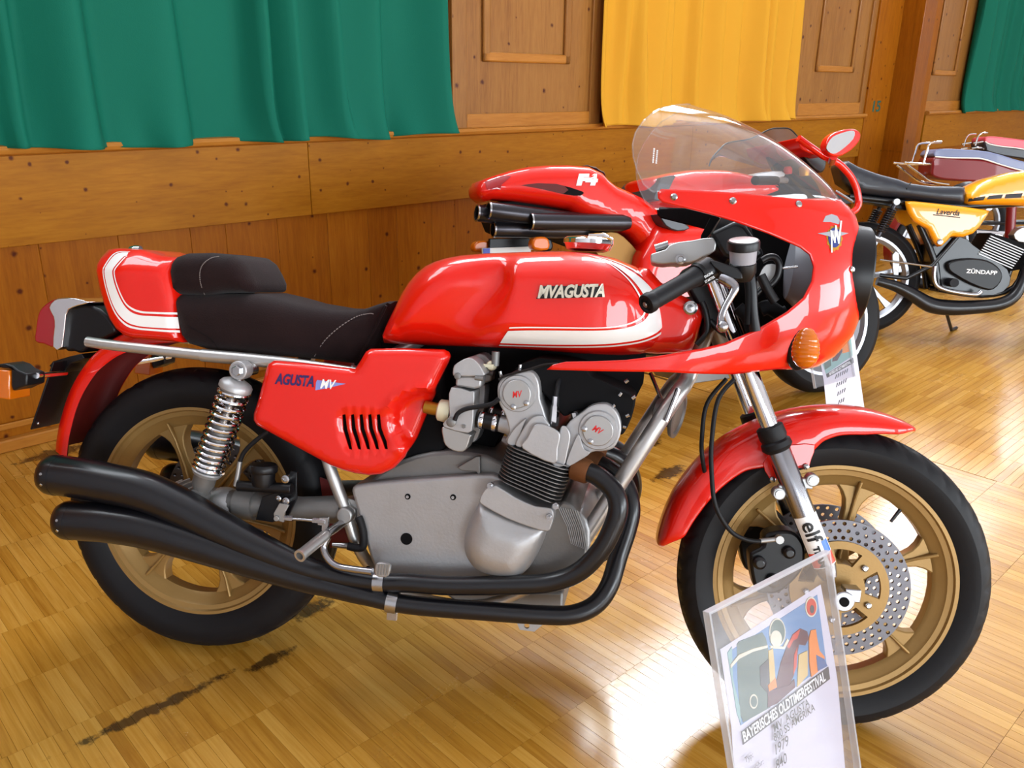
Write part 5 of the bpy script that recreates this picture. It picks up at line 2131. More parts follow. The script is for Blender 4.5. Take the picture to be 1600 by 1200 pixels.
# ------------------------------------------------------------------ rear mudguard, lamp, plate, indicators
ro_t = sorted((atan2(p.z - RRAD, p.x), hypot(p.z - RRAD, p.x)) for p in (B.at(u, v, -0.07) for u, v in cT([(640, 520), (560, 555), (450, 640), (350, 790), (295, 940), (258, 1140)])) if True)
ro_t = [(a if a > 0 else a + 2 * pi, r) for a, r in ro_t]
ro_t.sort()
rof = lerp_table(ro_t)
A0, A1 = ro_t[0][0] - 0.35, ro_t[-1][0]


def rf_rows(dr, hw):
    rows = []
    for k in range(37):
        a = A0 + (A1 - A0) * k / 36
        r = rof(a) - dr
        e = V((cos(a), 0, sin(a)))
        wd = 0.048 - dr
        sec = [(-hw, r - wd), (-hw, r - 0.03), (-hw * 0.9, r - 0.012), (-hw * 0.6, r - 0.003), (0, r)]
        sec += [(-y, q) for y, q in reversed(sec[:-1])]
        rows.append([V((0, y, RRAD)) + e * q for y, q in sec])
    return rows


RF = MB().grid(rf_rows(0.0, 0.072)).build('rear_fender', 'red_paint', BIKE, angle=60)
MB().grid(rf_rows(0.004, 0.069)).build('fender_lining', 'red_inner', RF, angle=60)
rim_ = []
for dr, hw in ((0.0, 0.072), (0.004, 0.069)):
    rim_.append(rf_rows(dr, hw)[-1])
MB().grid([rf_rows(0.0, 0.072)[-1], rf_rows(0.004, 0.069)[-1]]).build('fender_edge', 'red_paint', RF)

TL_ = MB().prism(smooth2(B.xz(cT([(340, 430), (390, 398), (450, 388), (520, 410), (580, 470), (610, 525), (560, 560), (480, 590), (430, 640), (385, 628), (334, 616)]), -0.045), 2), -0.048, 0.048)
LAMP = TL_.build('tail_lamp', 'black_plastic', BIKE, bevel=0.008)
MB().prism(smooth2(B.xz(cT([(183, 578), (186, 520), (198, 440), (222, 398), (262, 368), (310, 354), (330, 400), (305, 600), (230, 592)]), -0.055), 2), -0.057, 0.057).build('lens', 'red_lens', LAMP, bevel=0.010, seg=3)
MB().prism(smooth2(B.xz(cT([(262, 402), (290, 362), (330, 352), (400, 354), (466, 374), (440, 386), (385, 402), (350, 440), (330, 610), (282, 606), (290, 500), (285, 450)]), -0.055), 2), -0.060, 0.060).build('chrome_shroud', 'chrome', LAMP, bevel=0.006, seg=3)
q0, q1 = B.at(122, 512, -0.05), B.at(178, 535, -0.05)
MB().tube([B.at(118, 505, 0.0), B.at(150, 520, 0.0), B.at(200, 530, 0.02)], [0.032, 0.030, 0.028], 18).build('lamp_arm', 'rubber', LAMP)
MB().lathe([(0.033, -0.004), (0.035, 0.0), (0.033, 0.004)], B.at(116, 505, -0.012), (B.at(150, 520, 0.0) - B.at(118, 505, 0.0)), 24).build('lamp_ring', 'chrome', LAMP)
pt, pbm = B.at(83, 566, -0.095), B.at(48, 671, -0.095)
d = (pbm - pt).normalized()
nx = V((d.z, 0, -d.x)).normalized() * 0.002
mb = MB().add([V((a.x, y, a.z)) + nx * s_ for s_ in (1, -1) for a in (pt, pbm) for y in (-0.095, 0.095)], [(0, 1, 3, 2), (4, 6, 7, 5), (0, 2, 6, 4), (1, 5, 7, 3), (0, 4, 5, 1), (2, 3, 7, 6)])
PLATE = mb.build('number_plate', 'black_plastic', BIKE, bevel=0.001)
MB().prism(B.xz(cT([(270, 705), (290, 680), (375, 655), (440, 640), (455, 665), (385, 690), (350, 740), (320, 730)]), -0.04), -0.05, 0.05).build('plate_bracket', 'black_plastic', PLATE, bevel=0.002)
mb = MB()
for y in (-0.08, 0.08):
    p = pbm + (pt - pbm) * 0.08
    mb.ball((p.x + 0.002, y, p.z), 0.004, 8, 5)
mb.build('plate_rivets', 'steel', PLATE)
for sg in (-1, 1):
    lens = B.xz([(1, 574), (31, 577), (32, 622), (1, 618)], -0.245)
    mb = MB().prism(lens, sg * 0.275, sg * 0.215)
    IND = mb.build('rear_indicator', 'amber', BIKE, bevel=0.003)
    hs = B.xz(cT([(20, 706), (34, 692), (75, 686), (112, 698), (140, 722), (190, 742), (188, 800), (155, 812), (118, 830), (108, 800), (108, 716)]), -0.245)
    MB().prism(hs, sg * 0.272, sg * 0.218).build('housing', 'black_plastic', IND, bevel=0.006)
    a_, b_2 = B.at(57, 587, -0.245), B.at(102, 583, -0.10)
    a_.y *= -sg
    b_2.y *= -sg
    MB().tube([a_, b_2], 0.006, 12).build('stem', 'chrome', IND)

# ------------------------------------------------------------------ fairing
c4 = crop(960, 150, 2.6667)
lim = [(1300, 300), (1329, 334), (1340.6, 375), (1346, 412), (1346, 450), (1339, 487), (1324, 525), (1297, 556), (1270, 572), (1230, 580)]
lt = sorted((p.z, p.x + 0.015) for p in (B.at(u, v, -0.035) for u, v in lim))
XN = lerp_table(lt)
XB = 0.93
ZT, ZB = lt[-1][0], lt[0][0]


def f_surf(x, z):
    W = 0.212 - 0.035 * sstep(0.86, 1.10, z)
    xn = XN(z)
    if x <= XB:
        return -(W - 0.10 * (XB - x) ** 1.2)
    t = min(1.0, (x - XB) / (xn - XB))
    return -W * max(0.0, 1 - t ** 2.5) ** 0.5


def fo_(pts, y0=-0.2):
    out = []
    for u, v in pts:
        p = B.on(u, v, f_surf, y0)
        out.append((p.x, p.z))
    return out


top_edge = fo_(c4([(180, 402), (195, 387), (300, 392), (430, 398), (560, 407), (690, 418), (800, 428)]))
bot_edge = fo_([(1215, 577), (1147.5, 585), (1090, 584), (1035, 581), (940, 580), (854, 577.6)])
cut = fo_(cK([(900, 622), (960, 608), (1100, 606), (1240, 600), (1400, 580), (1600, 545)]) + c4([(460, 1030), (600, 970), (720, 900), (790, 840), (825, 770), (832, 710), (815, 660), (775, 630), (720, 606), (640, 572), (500, 522), (400, 492), (280, 462), (200, 442), (182, 425)]))
zt = top_edge[-1][1]
zb = bot_edge[0][1]
zn0 = B.at(1300, 312, -0.02).z
zn1 = B.at(1240, 577, -0.1).z
nose = [(XN(zn0 + (zn1 - zn0) * k / 30.0), zn0 + (zn1 - zn0) * k / 30.0) for k in range(31)]
fpoly = top_edge + nose + bot_edge + cut
extra = []
for k in range(1, 30):
    x, z = nose[k]
    for dx in (0.0006, 0.002, 0.0045, 0.008):
        extra.append((x - dx, z))


def f_surf2(x, z):
    return f_surf(x, z)


mb = patch(fpoly, f_surf2, 0.0125, extra=extra)
mb.mirror_y()


def shell(mb, name, material, inner, parent, th, angle=50):
    o = mb.build(name, material, parent, angle=angle)
    me = o.data
    tot = sum(p.normal.y * p.area for p in me.polygons if p.center.y < 0)
    if tot > 0:
        me.flip_normals()
    me.materials.append(MATS[inner])
    md = o.modifiers.new('solid', 'SOLIDIFY')
    md.thickness = th
    md.offset = -1
    md.material_offset = 1
    md.material_offset_rim = 0
    return o


FAIR = shell(mb, 'fairing', 'red_paint', 'black_matt', BIKE, 0.0035)
for u, v in ((1053, 308), (1145, 314), (1248, 319), (1331, 421)):
    p = B.on(u, v, f_surf)
    e = 0.002
    nr = V(((f_surf(p.x + e, p.z) - f_surf(p.x - e, p.z)) / (2 * e), -1, (f_surf(p.x, p.z + e) - f_surf(p.x, p.z - e)) / (2 * e))).normalized()
    for sg in (-1, 1):
        q = V((p.x, p.y * -sg, p.z))
        n2 = V((nr.x, nr.y * -sg, nr.z))
        mb = MB().lathe([(0.0065, -0.001), (0.0065, 0.002), (0.004, 0.0042), (0.0, 0.0042)], q, n2, 14)
        mb.build('screw', 'steel', FAIR)

# windscreen: arches from the near fairing edge over the top to the far one
rear = [((1031, 300), -0.172), ((1012, 296), -0.172), ((996, 268), -0.170), ((988, 234), -0.162), ((993, 207), -0.142), ((1010, 184), -0.112), ((1035, 168), -0.07), ((1066, 163), -0.03), ((1078, 163), 0.0)]
rr_pts = [B.at(u, v, y) for (u, v), y in rear]
crest_px = [(1078, 163), (1129, 178), (1185, 204), (1230, 234), (1268, 264), (1297, 293), (1311, 315)]
crest = [B.at(u, v, -0.02) for u, v in crest_px]
base = [B.on(u, v, f_surf) for u, v in ((1031, 298), (1090, 299), (1145, 302), (1195, 306), (1240, 310), (1275, 313), (1302, 315))]
NS, NA = 24, 12
cs = catmull(crest, 6)
bs = catmull(base, 6)
rows = []
rear_s = catmull(rr_pts, 6)


def pick(P, t):
    i = t * (len(P) - 1)
    a = min(int(i), len(P) - 2)
    return P[a].lerp(P[a + 1], i - a)


for i in range(NS + 1):
    t = i / NS
    c_, b_ = pick(cs, t), pick(bs, t)
    row = []
    for k in range(NA + 1):
        a = (pi / 2) * k / NA
        y = b_.y * cos(a) ** 0.9
        s_ = sin(a) ** 1.05
        ell = V((b_.x + (c_.x - b_.x) * s_, y, b_.z + (c_.z - b_.z) * s_))
        if t < 0.5:
            rp = pick(rear_s, k / NA)
            w = (1 - t / 0.5) ** 2
            d0 = pick(cs, 0), pick(bs, 0)
            e0 = V((d0[1].x + (d0[0].x - d0[1].x) * s_, d0[1].y * cos(a) ** 0.9, d0[1].z + (d0[0].z - d0[1].z) * s_))
            ell = ell + (rp - e0) * w
        row.append(ell)
    row[-1].y = 0.0
    rows.append(row + [V((p.x, -p.y, p.z)) for p in reversed(row[:-1])])
SCR = MB().grid(rows).build('windscreen', 'screen_clear2', BIKE, angle=180)
edge = [p for p in rows[0]]
MB().tube(edge, 0.0016, 6).build('screen_edge', 'lens_clear', SCR)
# tiny printed notice on the screen
for j in range(3):
    for i in range(9):
        pass
pc0 = rows[3][4]
mb = MB()
for j in range(2):
    a_ = B.at(1022 + 5 * j, 232 + 3 * j, -0.158)
    b_2 = B.at(1020 + 5 * j, 256 + 1 * j, -0.166)
    for i in range(7):
        s_, e_ = a_.lerp(b_2, i / 7), a_.lerp(b_2, (i + 0.6) / 7)
        mb.tube([s_, e_], 0.0016, 5)
mb.build('print', 'white_ink', SCR)

# headlamp in its black shroud
hc = B.at(1340, 430, 0.0)
mb = MB().lathe([(0.080, -0.075), (0.096, -0.050), (0.097, 0.0), (0.095, 0.019), (0.092, 0.022), (0.088, 0.020), (0.086, 0.0)], (hc.x - 0.012, 0, hc.z), (1, 0, -0.05), 48)
HL = mb.build('headlamp', 'black_plastic', BIKE)
MB().lathe([(0.0875, 0.014), (0.0865, 0.021), (0.07, 0.027), (0.04, 0.031), (0.0, 0.033)], (hc.x - 0.012, 0, hc.z), (1, 0, -0.05), 48).build('lens', 'lens_clear', HL)
MB().lathe([(0.088, 0.018), (0.07, -0.02), (0.04, -0.05), (0.0, -0.06)], (hc.x - 0.012, 0, hc.z), (1, 0, -0.05), 40).build('reflector', 'chrome', HL)
MB().lathe([(0.088, -0.06), (0.085, -0.09), (0.06, -0.12), (0.0, -0.13)], (hc.x - 0.012, 0, hc.z), (1, 0, -0.05), 40).build('bucket', 'grey_plastic', HL)

# front indicators
for sg in (-1, 1):
    p = B.on(1250, 545, f_surf)
    p = V((p.x, p.y * -sg, p.z))
    a0_, a1_ = B.at(1256, 575, -0.235), B.at(1262, 512, -0.235)
    axi = V((a1_.x - a0_.x, 0, a1_.z - a0_.z))
    L_ = axi.length
    axi.normalize()
    prof = []
    nr_ = 9
    for k in range(nr_ * 4 + 1):
        t = k / (nr_ * 4)
        r = 0.0245 * sqrt(max(0, 1 - (2 * t - 0.82) ** 2 / (1.42 if t > 0.41 else 0.70)))
        r *= 1 - 0.06 * (0.5 + 0.5 * cos(t * nr_ * 2 * pi)) * (1 if 0.08 < t < 0.92 else 0)
        prof.append((max(r, 0.0), t * L_))
    o_ = V((a0_.x, a0_.y * -sg, a0_.z))
    ind = MB().lathe(prof, o_, axi, 24).build('front_indicator', 'amber', BIKE)
    mb = MB()
    mb.ball(V((p.x - 0.004, p.y - sg * 0.0, p.z)) + V((0, sg * 0.004, 0)), 0.03, 20, 10, sc=(0.75, 0.45, 1.35))
    mb.build('indicator_base', 'black_plastic', ind)

# emblem on the right flank of the nose
def epatch(pts, name, material, eps, step=0.006):
    q = fo_(c4(pts), -0.12)
    return patch(q, f_surf, step, eps).build(name, material, FAIR)


epatch([(868, 525), (880, 500), (905, 492), (928, 500), (940, 520), (935, 535), (900, 525)], 'emblem_crown', 'grey_plastic', 0.0008)
gear = []
for k in range(48):
    a = 2 * pi * k / 48
    r = 47 if k % 4 < 2 else 42
    gear.append((917 + 0.72 * r * cos(a), 592 + 1.18 * r * sin(a)))
epatch(gear, 'emblem_gear', 'brass', 0.0008)
epatch([(917 + 0.72 * 36 * cos(2 * pi * k / 32), 590 + 1.15 * 36 * sin(2 * pi * k / 32)) for k in range(32)], 'emblem_disc', 'blue_enamel', 0.0016)
epatch([(845, 573), (890, 566), (915, 560), (940, 566), (975, 572), (940, 584), (915, 592), (890, 584)], 'emblem_wings', 'grey_plastic', 0.0022)
for a, b in (((905, 652), (903, 560)), ((901, 560), (919, 612)), ((917, 612), (922, 540)), ((921, 540), (934, 615)), ((933, 615), (944, 520))):
    dx = 3.2
    epatch([(a[0] - dx, a[1]), (a[0] + dx, a[1]), (b[0] + dx, b[1]), (b[0] - dx, b[1])], 'emblem_stroke', 'white_ink', 0.0028)

# ------------------------------------------------------------------ handlebar, controls, cockpit
c8 = crop(980, 330, 4.8)


def T8(pts, y):
    return [B.at(u, v, -y) for u, v in c8(pts)]


g0_, g1_ = T8([(140, 700)], 0.345)[0], T8([(530, 480)], 0.262)[0]
for sg in (-1, 1):
    e0, e1 = V((g0_.x, g0_.y * -sg, g0_.z)), V((g1_.x, g1_.y * -sg, g1_.z))
    d = (e1 - e0).normalized()
    L_ = (e1 - e0).length
    prof = [(0.0, 0.004), (0.011, 0.004), (0.0125, 0.0), (0.0165, 0.0), (0.0180, 0.003), (0.0180, 0.012), (0.0160, 0.017)]
    for k in range(18):
        t = 0.02 + (L_ - 0.024) * k / 17
        prof.append((0.0158 + 0.0004 * (k % 2) + 0.0018 * sstep(0.8, 1.0, k / 17), t))
    prof += [(0.0205, L_ - 0.004), (0.0205, L_), (0.012, L_)]
    GRIP = MB().lathe(prof, e0, d, 24).build('grip', 'rubber', BIKE)
    MB().lathe([(0.005, -0.002), (0.005, 0.006), (0.003, -0.003)], e0, d, 12).build('bar_end', 'steel', GRIP)
    bar_in = V((e1.x + 0.075, sg * 0.125, e1.z + 0.012))
    MB().tube([e1, bar_in], 0.0115, 14).build('clip_on_bar', 'black_plastic', GRIP)
    mb = MB().lathe([(0.020, 0.0), (0.0225, 0.003), (0.0225, 0.03), (0.018, 0.034)], e1, d, 22)
    SWH = mb.build('switch_housing', 'black_plastic', GRIP)
    # lever
    if sg < 0:
        lv = T8([(700, 500), (760, 530), (800, 575), (770, 640), (725, 715), (695, 790), (695, 850)], 0.27)
        for k, q in enumerate(lv):
            q.y -= 0.006 * k
        mb = MB().tube(lv, [0.0085, 0.0105, 0.0085, 0.0065, 0.006, 0.006, 0.007], 12, smooth=5)
        mb.ball(T8([(715, 865)], 0.312)[0], 0.0105)
        mb.build('brake_lever', 'polished', GRIP)
        md = T8([(620, 370), (720, 395), (820, 430), (860, 510), (760, 500), (640, 420)], 0.25)
        MB().prism(smooth2([(p.x, p.z) for p in md], 2), -0.268, -0.235).build('lever_perch', 'black_plastic', GRIP, bevel=0.004)
        rc0, rc1 = T8([(868, 375)], 0.235)[0], T8([(868, 280)], 0.235)[0]
        up = (rc1 - rc0)
        up.y -= 0.30 * up.length
        rc1 = rc0 + up
        upn = up.normalized()
        ua = V((1, 0, 0))
        ua = (ua - upn * ua.dot(upn)).normalized()
        ub = upn.cross(ua)
        mb = MB().lathe([(0.019, -0.022), (0.0225, 0.0), (0.024, up.length)], rc0, up, 26)
        RES = mb.build('brake_reservoir', 'grey_plastic', GRIP)
        MB().lathe([(0.016, -0.034), (0.0235, -0.020), (0.0235, -0.004), (0.02, 0.0)], rc0, up, 24).build('reservoir_base', 'black_plastic', RES)
        R_ = []
        for h, r3 in ((0.0, 0.026), (0.001, 0.0275), (0.013, 0.0275), (0.016, 0.0265)):
            ring = []
            for k in range(56):
                a = 2 * pi * k / 56
                rr3 = r3 * (1 + (0.03 if k % 2 and 0 < h < 0.015 else 0))
                ring.append(rc1 + ua * (rr3 * cos(a)) + ub * (rr3 * sin(a)) + upn * (h - 0.002))
            R_.append(ring)
        MB().rings(R_).build('reservoir_lid', 'black_plastic', RES)
        MB().lathe([(0.0245, 0.0), (0.0245, 0.0012), (0.0, 0.0014)], rc1 + upn * 0.014, upn, 28).build('lid_reflection', 'alu_pale', RES)  # pale disc stands in for the bright reflection on the black lid
        q = T8([(612, 478)], 0.285)[0]
        q2 = T8([(620, 512)], 0.285)[0]
        for pp, tx in ((q, 'ENGINE'), (q2, 'STARTER')):
            lettering('lettering', tx, 0.0062, (pp.x, pp.y, pp.z), d, V((-d.z, 0, d.x)), 'white_ink', SWH, depth=0.0)
yoke = smooth2([(p.x, p.z) for p in T8([(175, 345), (186, 322), (285, 292), (310, 262), (380, 238), (480, 226), (640, 205), (655, 300), (560, 350), (470, 392), (330, 396), (270, 402), (182, 385)], 0.10)], 2)
YK = MB().prism(yoke, -0.125, 0.125).build('top_yoke', 'alu_pale', BIKE, bevel=0.006)
mb = MB()
for sg in (-1, 1):
    q = T8([(400, 360)], 0.125)[0]
    mb.lathe([(0.010, 0.0), (0.010, 0.006), (0.006, 0.007), (0.005, 0.004)], (q.x, sg * 0.125, q.z), (0, sg, 0), 16)
mb.build('pinch_bolt', 'steel', YK)
a_, b_2 = T8([(210, 280), (310, 250)], 0.08)
MB().tube([a_, b_2], 0.008, 12).build('yoke_cap', 'steel', YK)
lower = B.xz(c8([(440, 560), (640, 520), (720, 640), (760, 820), (640, 900), (540, 1000), (560, 780)]), -0.06)
MB().prism(lower, -0.07, 0.07).build('lower_yoke', 'black_plastic', BIKE, bevel=0.008)
# instrument cluster and wiring inside the nose
mb = MB()
ip = T8([(600, 180), (790, 90), (860, 120), (1000, 330), (900, 420), (700, 350)], 0.05)
mb.prism([(p.x, p.z) for p in ip], -0.12, 0.12)
INS = mb.build('instruments', 'black_plastic', BIKE, bevel=0.008)
for y in (-0.065, 0.065):
    a_, b_2 = T8([(640, 150), (830, 200)], 0.05)
    a_.y = b_2.y = y
    MB().lathe([(0.045, 0.0), (0.048, 0.01), (0.048, 0.05), (0.03, 0.07)], a_, V((1, 0, -0.5)), 28).build('gauge', 'black_plastic', INS)
lp = T8([(1010, 370), (1060, 345), (1110, 350), (1140, 400), (1130, 480), (1090, 540), (1040, 570)], 0.13)
WIR = MB().tube(lp, 0.0065, 10, smooth=6).build('wiring', 'black_plastic', BIKE)
for pts, y, r, m_ in (([(1000, 480), (1060, 600), (1110, 680)], 0.16, 0.009, 'black_plastic'), ([(900, 420), (930, 560), (940, 740), (960, 900)], 0.19, 0.010, 'black_plastic'),
                      ([(950, 640), (1040, 560), (1060, 540)], 0.15, 0.006, 'black_plastic'), ([(1150, 430), (1280, 415)], 0.12, 0.002, 'steel'), ([(880, 430), (905, 600), (900, 850)], 0.20, 0.005, 'black_matt'),
                      ([(560, 680), (590, 760), (600, 900), (520, 1000)], 0.10, 0.006, 'black_plastic'), ([(620, 820), (700, 900), (800, 960)], 0.09, 0.006, 'black_plastic'),
                      ([(830, 720), (900, 800), (940, 930), (900, 990)], 0.14, 0.012, 'black_matt'), ([(1000, 740), (1060, 720), (1150, 770), (1200, 760)], 0.12, 0.014, 'black_matt')):
    MB().tube(T8(pts, y), r, 10, smooth=5).build('cable', m_, WIR)
wp = smooth2([(p.x, p.z) for p in T8([(1010, 440), (1050, 400), (1110, 400), (1125, 440), (1100, 520), (1020, 560), (960, 600), (970, 540)], 0.11)], 2)
MB().prism(wp, -0.112, -0.10).build('connector_plate', 'alu_pale', WIR)

ipn = smooth2(B.xz([(1110, 340), (1160, 352), (1215, 372), (1255, 395), (1272, 430), (1262, 465), (1225, 500), (1180, 520), (1120, 548), (1088, 552), (1092, 500), (1105, 440), (1090, 400)], 0.03), 2)
MB().prism(ipn, 0.03, 0.045).build('inner_panel', 'black_matt', BIKE)

# ================================================================== the other machines along the wall
mat('silver_wheel', srgb(176, 178, 184), 0.35, metal=0.8)
mat('yellow_paint', srgb(246, 160, 12), 0.3, coat=1.0)
mat('burgundy', srgb(120, 14, 20), 0.45, coat=0.3)
mat('slate_vinyl', srgb(110, 118, 150), 0.4, coat=0.2)
mat('rose_vinyl', srgb(206, 70, 84), 0.45, coat=0.2)
mat('black_vinyl', srgb(34, 36, 44), 0.42, coat=0.15)
mat('vinyl_white', srgb(225, 222, 215), 0.45)
mat('plate_white', srgb(225, 225, 222), 0.4)
mat('eu_blue', srgb(30, 60, 170), 0.4)
mat('orange_lens', srgb(214, 104, 8), 0.3, coat=0.1)
mat('mirror_glass', srgb(235, 238, 240), 0.02, metal=1.0)
mat('gunmetal', srgb(60, 58, 62), 0.3, metal=0.8)


def sided(F, poly_px, y, w, r, edge, name, material, parent, step=0.02, angle=60):
    poly = F.xz(poly_px, -y)
    s = rounded(poly, w, r, edge)
    o = solid_side(poly, s, step).build(name, material, parent, angle=angle)
    return o, s


def pris(F, pts, y0, y1, name, material, parent, bevel=0.003, smooth=2, ypl=None):
    q = F.xz(pts, y0 if ypl is None else ypl)
    if smooth:
        q = smooth2(q, smooth)
    return MB().prism(q, y0, y1).build(name, material, parent, bevel=bevel)


def simple_wheel(parent, c, R, hw, rr, spokes, material, name, turn=None, off=0.0):
    mb = MB().lathe([(rr, -hw * 0.75), (rr, hw * 0.75), (rr - 0.018, hw * 0.7), (rr - 0.034, hw * 0.3), (rr - 0.034, -hw * 0.3), (rr - 0.018, -hw * 0.7)], c, (0, 1, 0), 48, closed=True)
    mb.lathe([(0.02, -0.06), (0.05, -0.05), (0.05, 0.05), (0.02, 0.06)], c, (0, 1, 0), 24)
    w = mb.build(name, material, parent)
    if turn is not None:
        w.matrix_local = turn
    for k in range(spokes):
        a = 2 * pi * k / spokes + off
        e, f = V((cos(a), 0, sin(a))), V((-sin(a), 0, cos(a)))
        R_ = []
        for r, t in ((0.04, 0.016), (rr * 0.6, 0.011), (rr - 0.025, 0.02)):
            p = V(c) + e * r
            R_.append([p + f * t + V((0, 0.012, 0)), p - f * t + V((0, 0.012, 0)), p - f * t - V((0, 0.012, 0)), p + f * t - V((0, 0.012, 0))])
        MB().rings(R_).build('spoke', material, w, bevel=0.003)
    prof = [(rr - 0.01, hw * 0.7), (rr + 0.01, hw * 0.85), (rr + (R - rr) * 0.45, hw), (R - (R - rr) * 0.3, hw * 0.9), (R - (R - rr) * 0.08, hw * 0.5)]
    prof = [(r, -y) for r, y in prof] + [(R, 0)] + [(r, y) for r, y in reversed(prof)]
    MB().lathe(prof + [(rr - 0.012, 0.3 * hw), (rr - 0.012, -0.3 * hw)], c, (0, 1, 0), 64, closed=True).build('tyre', 'rubber', w)
    return w


# ------------------------------------------------------------------ modern red sports motorcycle behind the first
F4 = Frame((0.52, 1.41, 0.0), RAD(30), 0.20)
M2 = thing('motorcycle', 'modern red sports motorcycle with underseat exhaust pipes and a red mirror', 'motorcycle', F4.M)
cA = crop(720, 180, 4.706)
t_out = cA([(150, 590), (141, 555), (142, 520), (170, 476), (260, 440), (380, 402), (520, 372), (650, 362), (800, 362), (940, 372), (1040, 420), (1085, 470), (1140, 515), (1230, 555), (1340, 605), (1430, 670), (1475, 760), (1485, 850), (1470, 940), (1420, 1000), (1335, 1008), (1300, 960), (1240, 880), (1120, 830), (1000, 782), (880, 745), (830, 722), (795, 690), (600, 655), (400, 625), (260, 612), (200, 632)])
tp = F4.xz(t_out, -0.09)


def f4_w(x, z):
    return 0.085 + 0.05 * sstep(-0.1, 0.35, x)


ts4 = rounded(tp, f4_w, 0.05, 0.5)
T4 = solid_side(tp, ts4, 0.016).build('tail_fairing', 'red_paint', M2, angle=60)


def lay(F, pts, surf, eps, name, material, parent, step=0.012, y0=-0.1):
    q = [F.on(u, v, surf, y0) for u, v in pts]
    return patch([(p.x, p.z) for p in q], surf, step, eps).build(name, material, parent)


lay(F4, cA([(760, 520), (800, 530), (890, 560), (905, 572), (880, 592), (830, 592), (750, 580), (790, 550)]), ts4, 0.002, 'air_vent', 'black_matt', T4)
lay(F4, cA([(440, 515), (560, 500), (700, 505), (760, 520), (790, 550), (750, 580), (600, 545)]), ts4, 0.0015, 'vent_recess', 'red_inner', T4)
lay(F4, cA([(175, 490), (250, 455), (320, 445), (370, 448), (300, 510), (290, 545), (190, 545)]), ts4, 0.002, 'tail_lamp', 'red_lens', T4)
q = F4.on(*cA([(920, 478)])[0], ts4)
lettering('lettering', 'F4', 0.05, q, (0.97, 0, -0.03), (0.03, 0, 0.97), 'white_ink', T4, depth=0.0, bold=0.004, sx=1.5, shear=0.2, surf=ts4, eps=0.003)
sided(F4, cA([(905, 370), (940, 362), (1000, 375), (1060, 410), (1085, 450), (1060, 462), (1010, 425), (950, 385)]), 0.06, 0.07, 0.02, 0.6, 'seat_hump', 'black_vinyl', T4)
for (cx, cy), ln, yy in (((120, 720), 0.30, -0.05), ((205, 700), 0.42, -0.10), ((515, 782), 0.36, -0.125), ((240, 838), 0.34, -0.05)):
    a_ = F4.at(*cA([(cx, cy)])[0], yy)
    d = V((0.93, 0.0, -0.14 if cy < 760 else -0.05)).normalized()
    mb = MB().lathe([(0.026, 0.03), (0.026, 0.0), (0.029, -0.002), (0.030, 0.004), (0.031, 0.08), (0.031, ln), (0.022, ln + 0.03)], a_, d, 24)
    ex_ = mb.build('silencer', 'gunmetal', M2)
    MB().lathe([(0.0262, 0.012), (0.0, 0.012)], a_, d, 20).build('outlet', 'black_matt', ex_)
    MB().lathe([(0.0255, -0.003), (0.0305, -0.003), (0.0312, 0.003), (0.0255, 0.003)], a_, d, 24, closed=True).build('outlet_ring', 'steel', ex_)
# dark underside, plate holder, number plate, indicators
pris(F4, cA([(240, 640), (600, 660), (830, 730), (1000, 800), (1200, 900), (1250, 1000), (1000, 1010), (700, 900), (420, 880), (260, 850)]), -0.04, 0.09, 'under_tray', 'black_matt', M2, ypl=-0.04)
pris(F4, cA([(225, 905), (520, 900), (530, 965), (525, 1040), (220, 1040)]), 0.02, 0.04, 'plate_holder', 'black_plastic', M2, smooth=0, ypl=0.0)
PL = pris(F4, cA([(160, 978), (515, 965), (520, 1120), (165, 1130)]), 0.0, 0.012, 'number_plate', 'plate_white', M2, bevel=0.001, smooth=0)
pris(F4, cA([(166, 980), (215, 978), (215, 1120), (168, 1124)]), -0.003, 0.001, 'blue_band', 'eu_blue', PL, bevel=0, smooth=0)
for pts, yy in (([(105, 1000), (100, 950), (135, 925), (185, 922), (205, 940), (200, 1010)], 0.06), ([(535, 985), (532, 920), (560, 896), (620, 894), (650, 915), (650, 990)], -0.12)):
    ii = pris(F4, cA(pts), yy - 0.02, yy + 0.03, 'indicator', 'orange_lens', M2, bevel=0.008)
    q = [(a + 25, b + 6) for a, b in pts]
    pris(F4, cA(q), yy + 0.006, yy + 0.034, 'indicator_body', 'black_plastic', ii, bevel=0.008)
pris(F4, [(925, 372), (955, 362), (975, 370), (1000, 398), (1010, 425), (1004, 460), (980, 470), (960, 430), (935, 400)], -0.105, 0.105, 'frame_plate', 'gold_dull', M2)
simple_wheel(M2, (0, 0, 0.315), 0.315, 0.085, 0.225, 5, 'silver_wheel', 'rear_wheel')
# tank, seat, flank
cB = crop(1000, 160, 5.0)
sided(F4, cB([(85, 620), (80, 600), (120, 580), (250, 546), (420, 520), (560, 514), (700, 520), (800, 535), (900, 560), (1020, 600), (1130, 640), (1135, 690), (1080, 730), (900, 800), (600, 850), (300, 860), (120, 800)]), 0.12, 0.15, 0.06, 0.45, 'fuel_tank', 'red_paint', M2)
pris(F4, cB([(130, 680), (145, 640), (180, 585), (280, 570), (262, 610), (225, 690), (180, 760), (110, 760)]), -0.155, 0.155, 'seat', 'black_vinyl', M2, bevel=0.01)
flk = F4.xz([(1030, 350), (1100, 352), (1180, 345), (1260, 330), (1325, 330), (1310, 380), (1290, 470), (1230, 530), (1120, 550), (1010, 520), (990, 450), (1000, 400)], -0.16)
s_f = rounded(flk, 0.19, 0.05, 0.7)
FL = solid_side(flk, s_f, 0.025).build('side_fairing', 'red_paint', M2)
pris(F4, crop(980, 330, 4.8)([(240, 20), (290, 40), (430, 90), (470, 130), (380, 150), (290, 110)]), -0.20, 0.20, 'knee_pad', 'black_vinyl', FL, bevel=0.008)
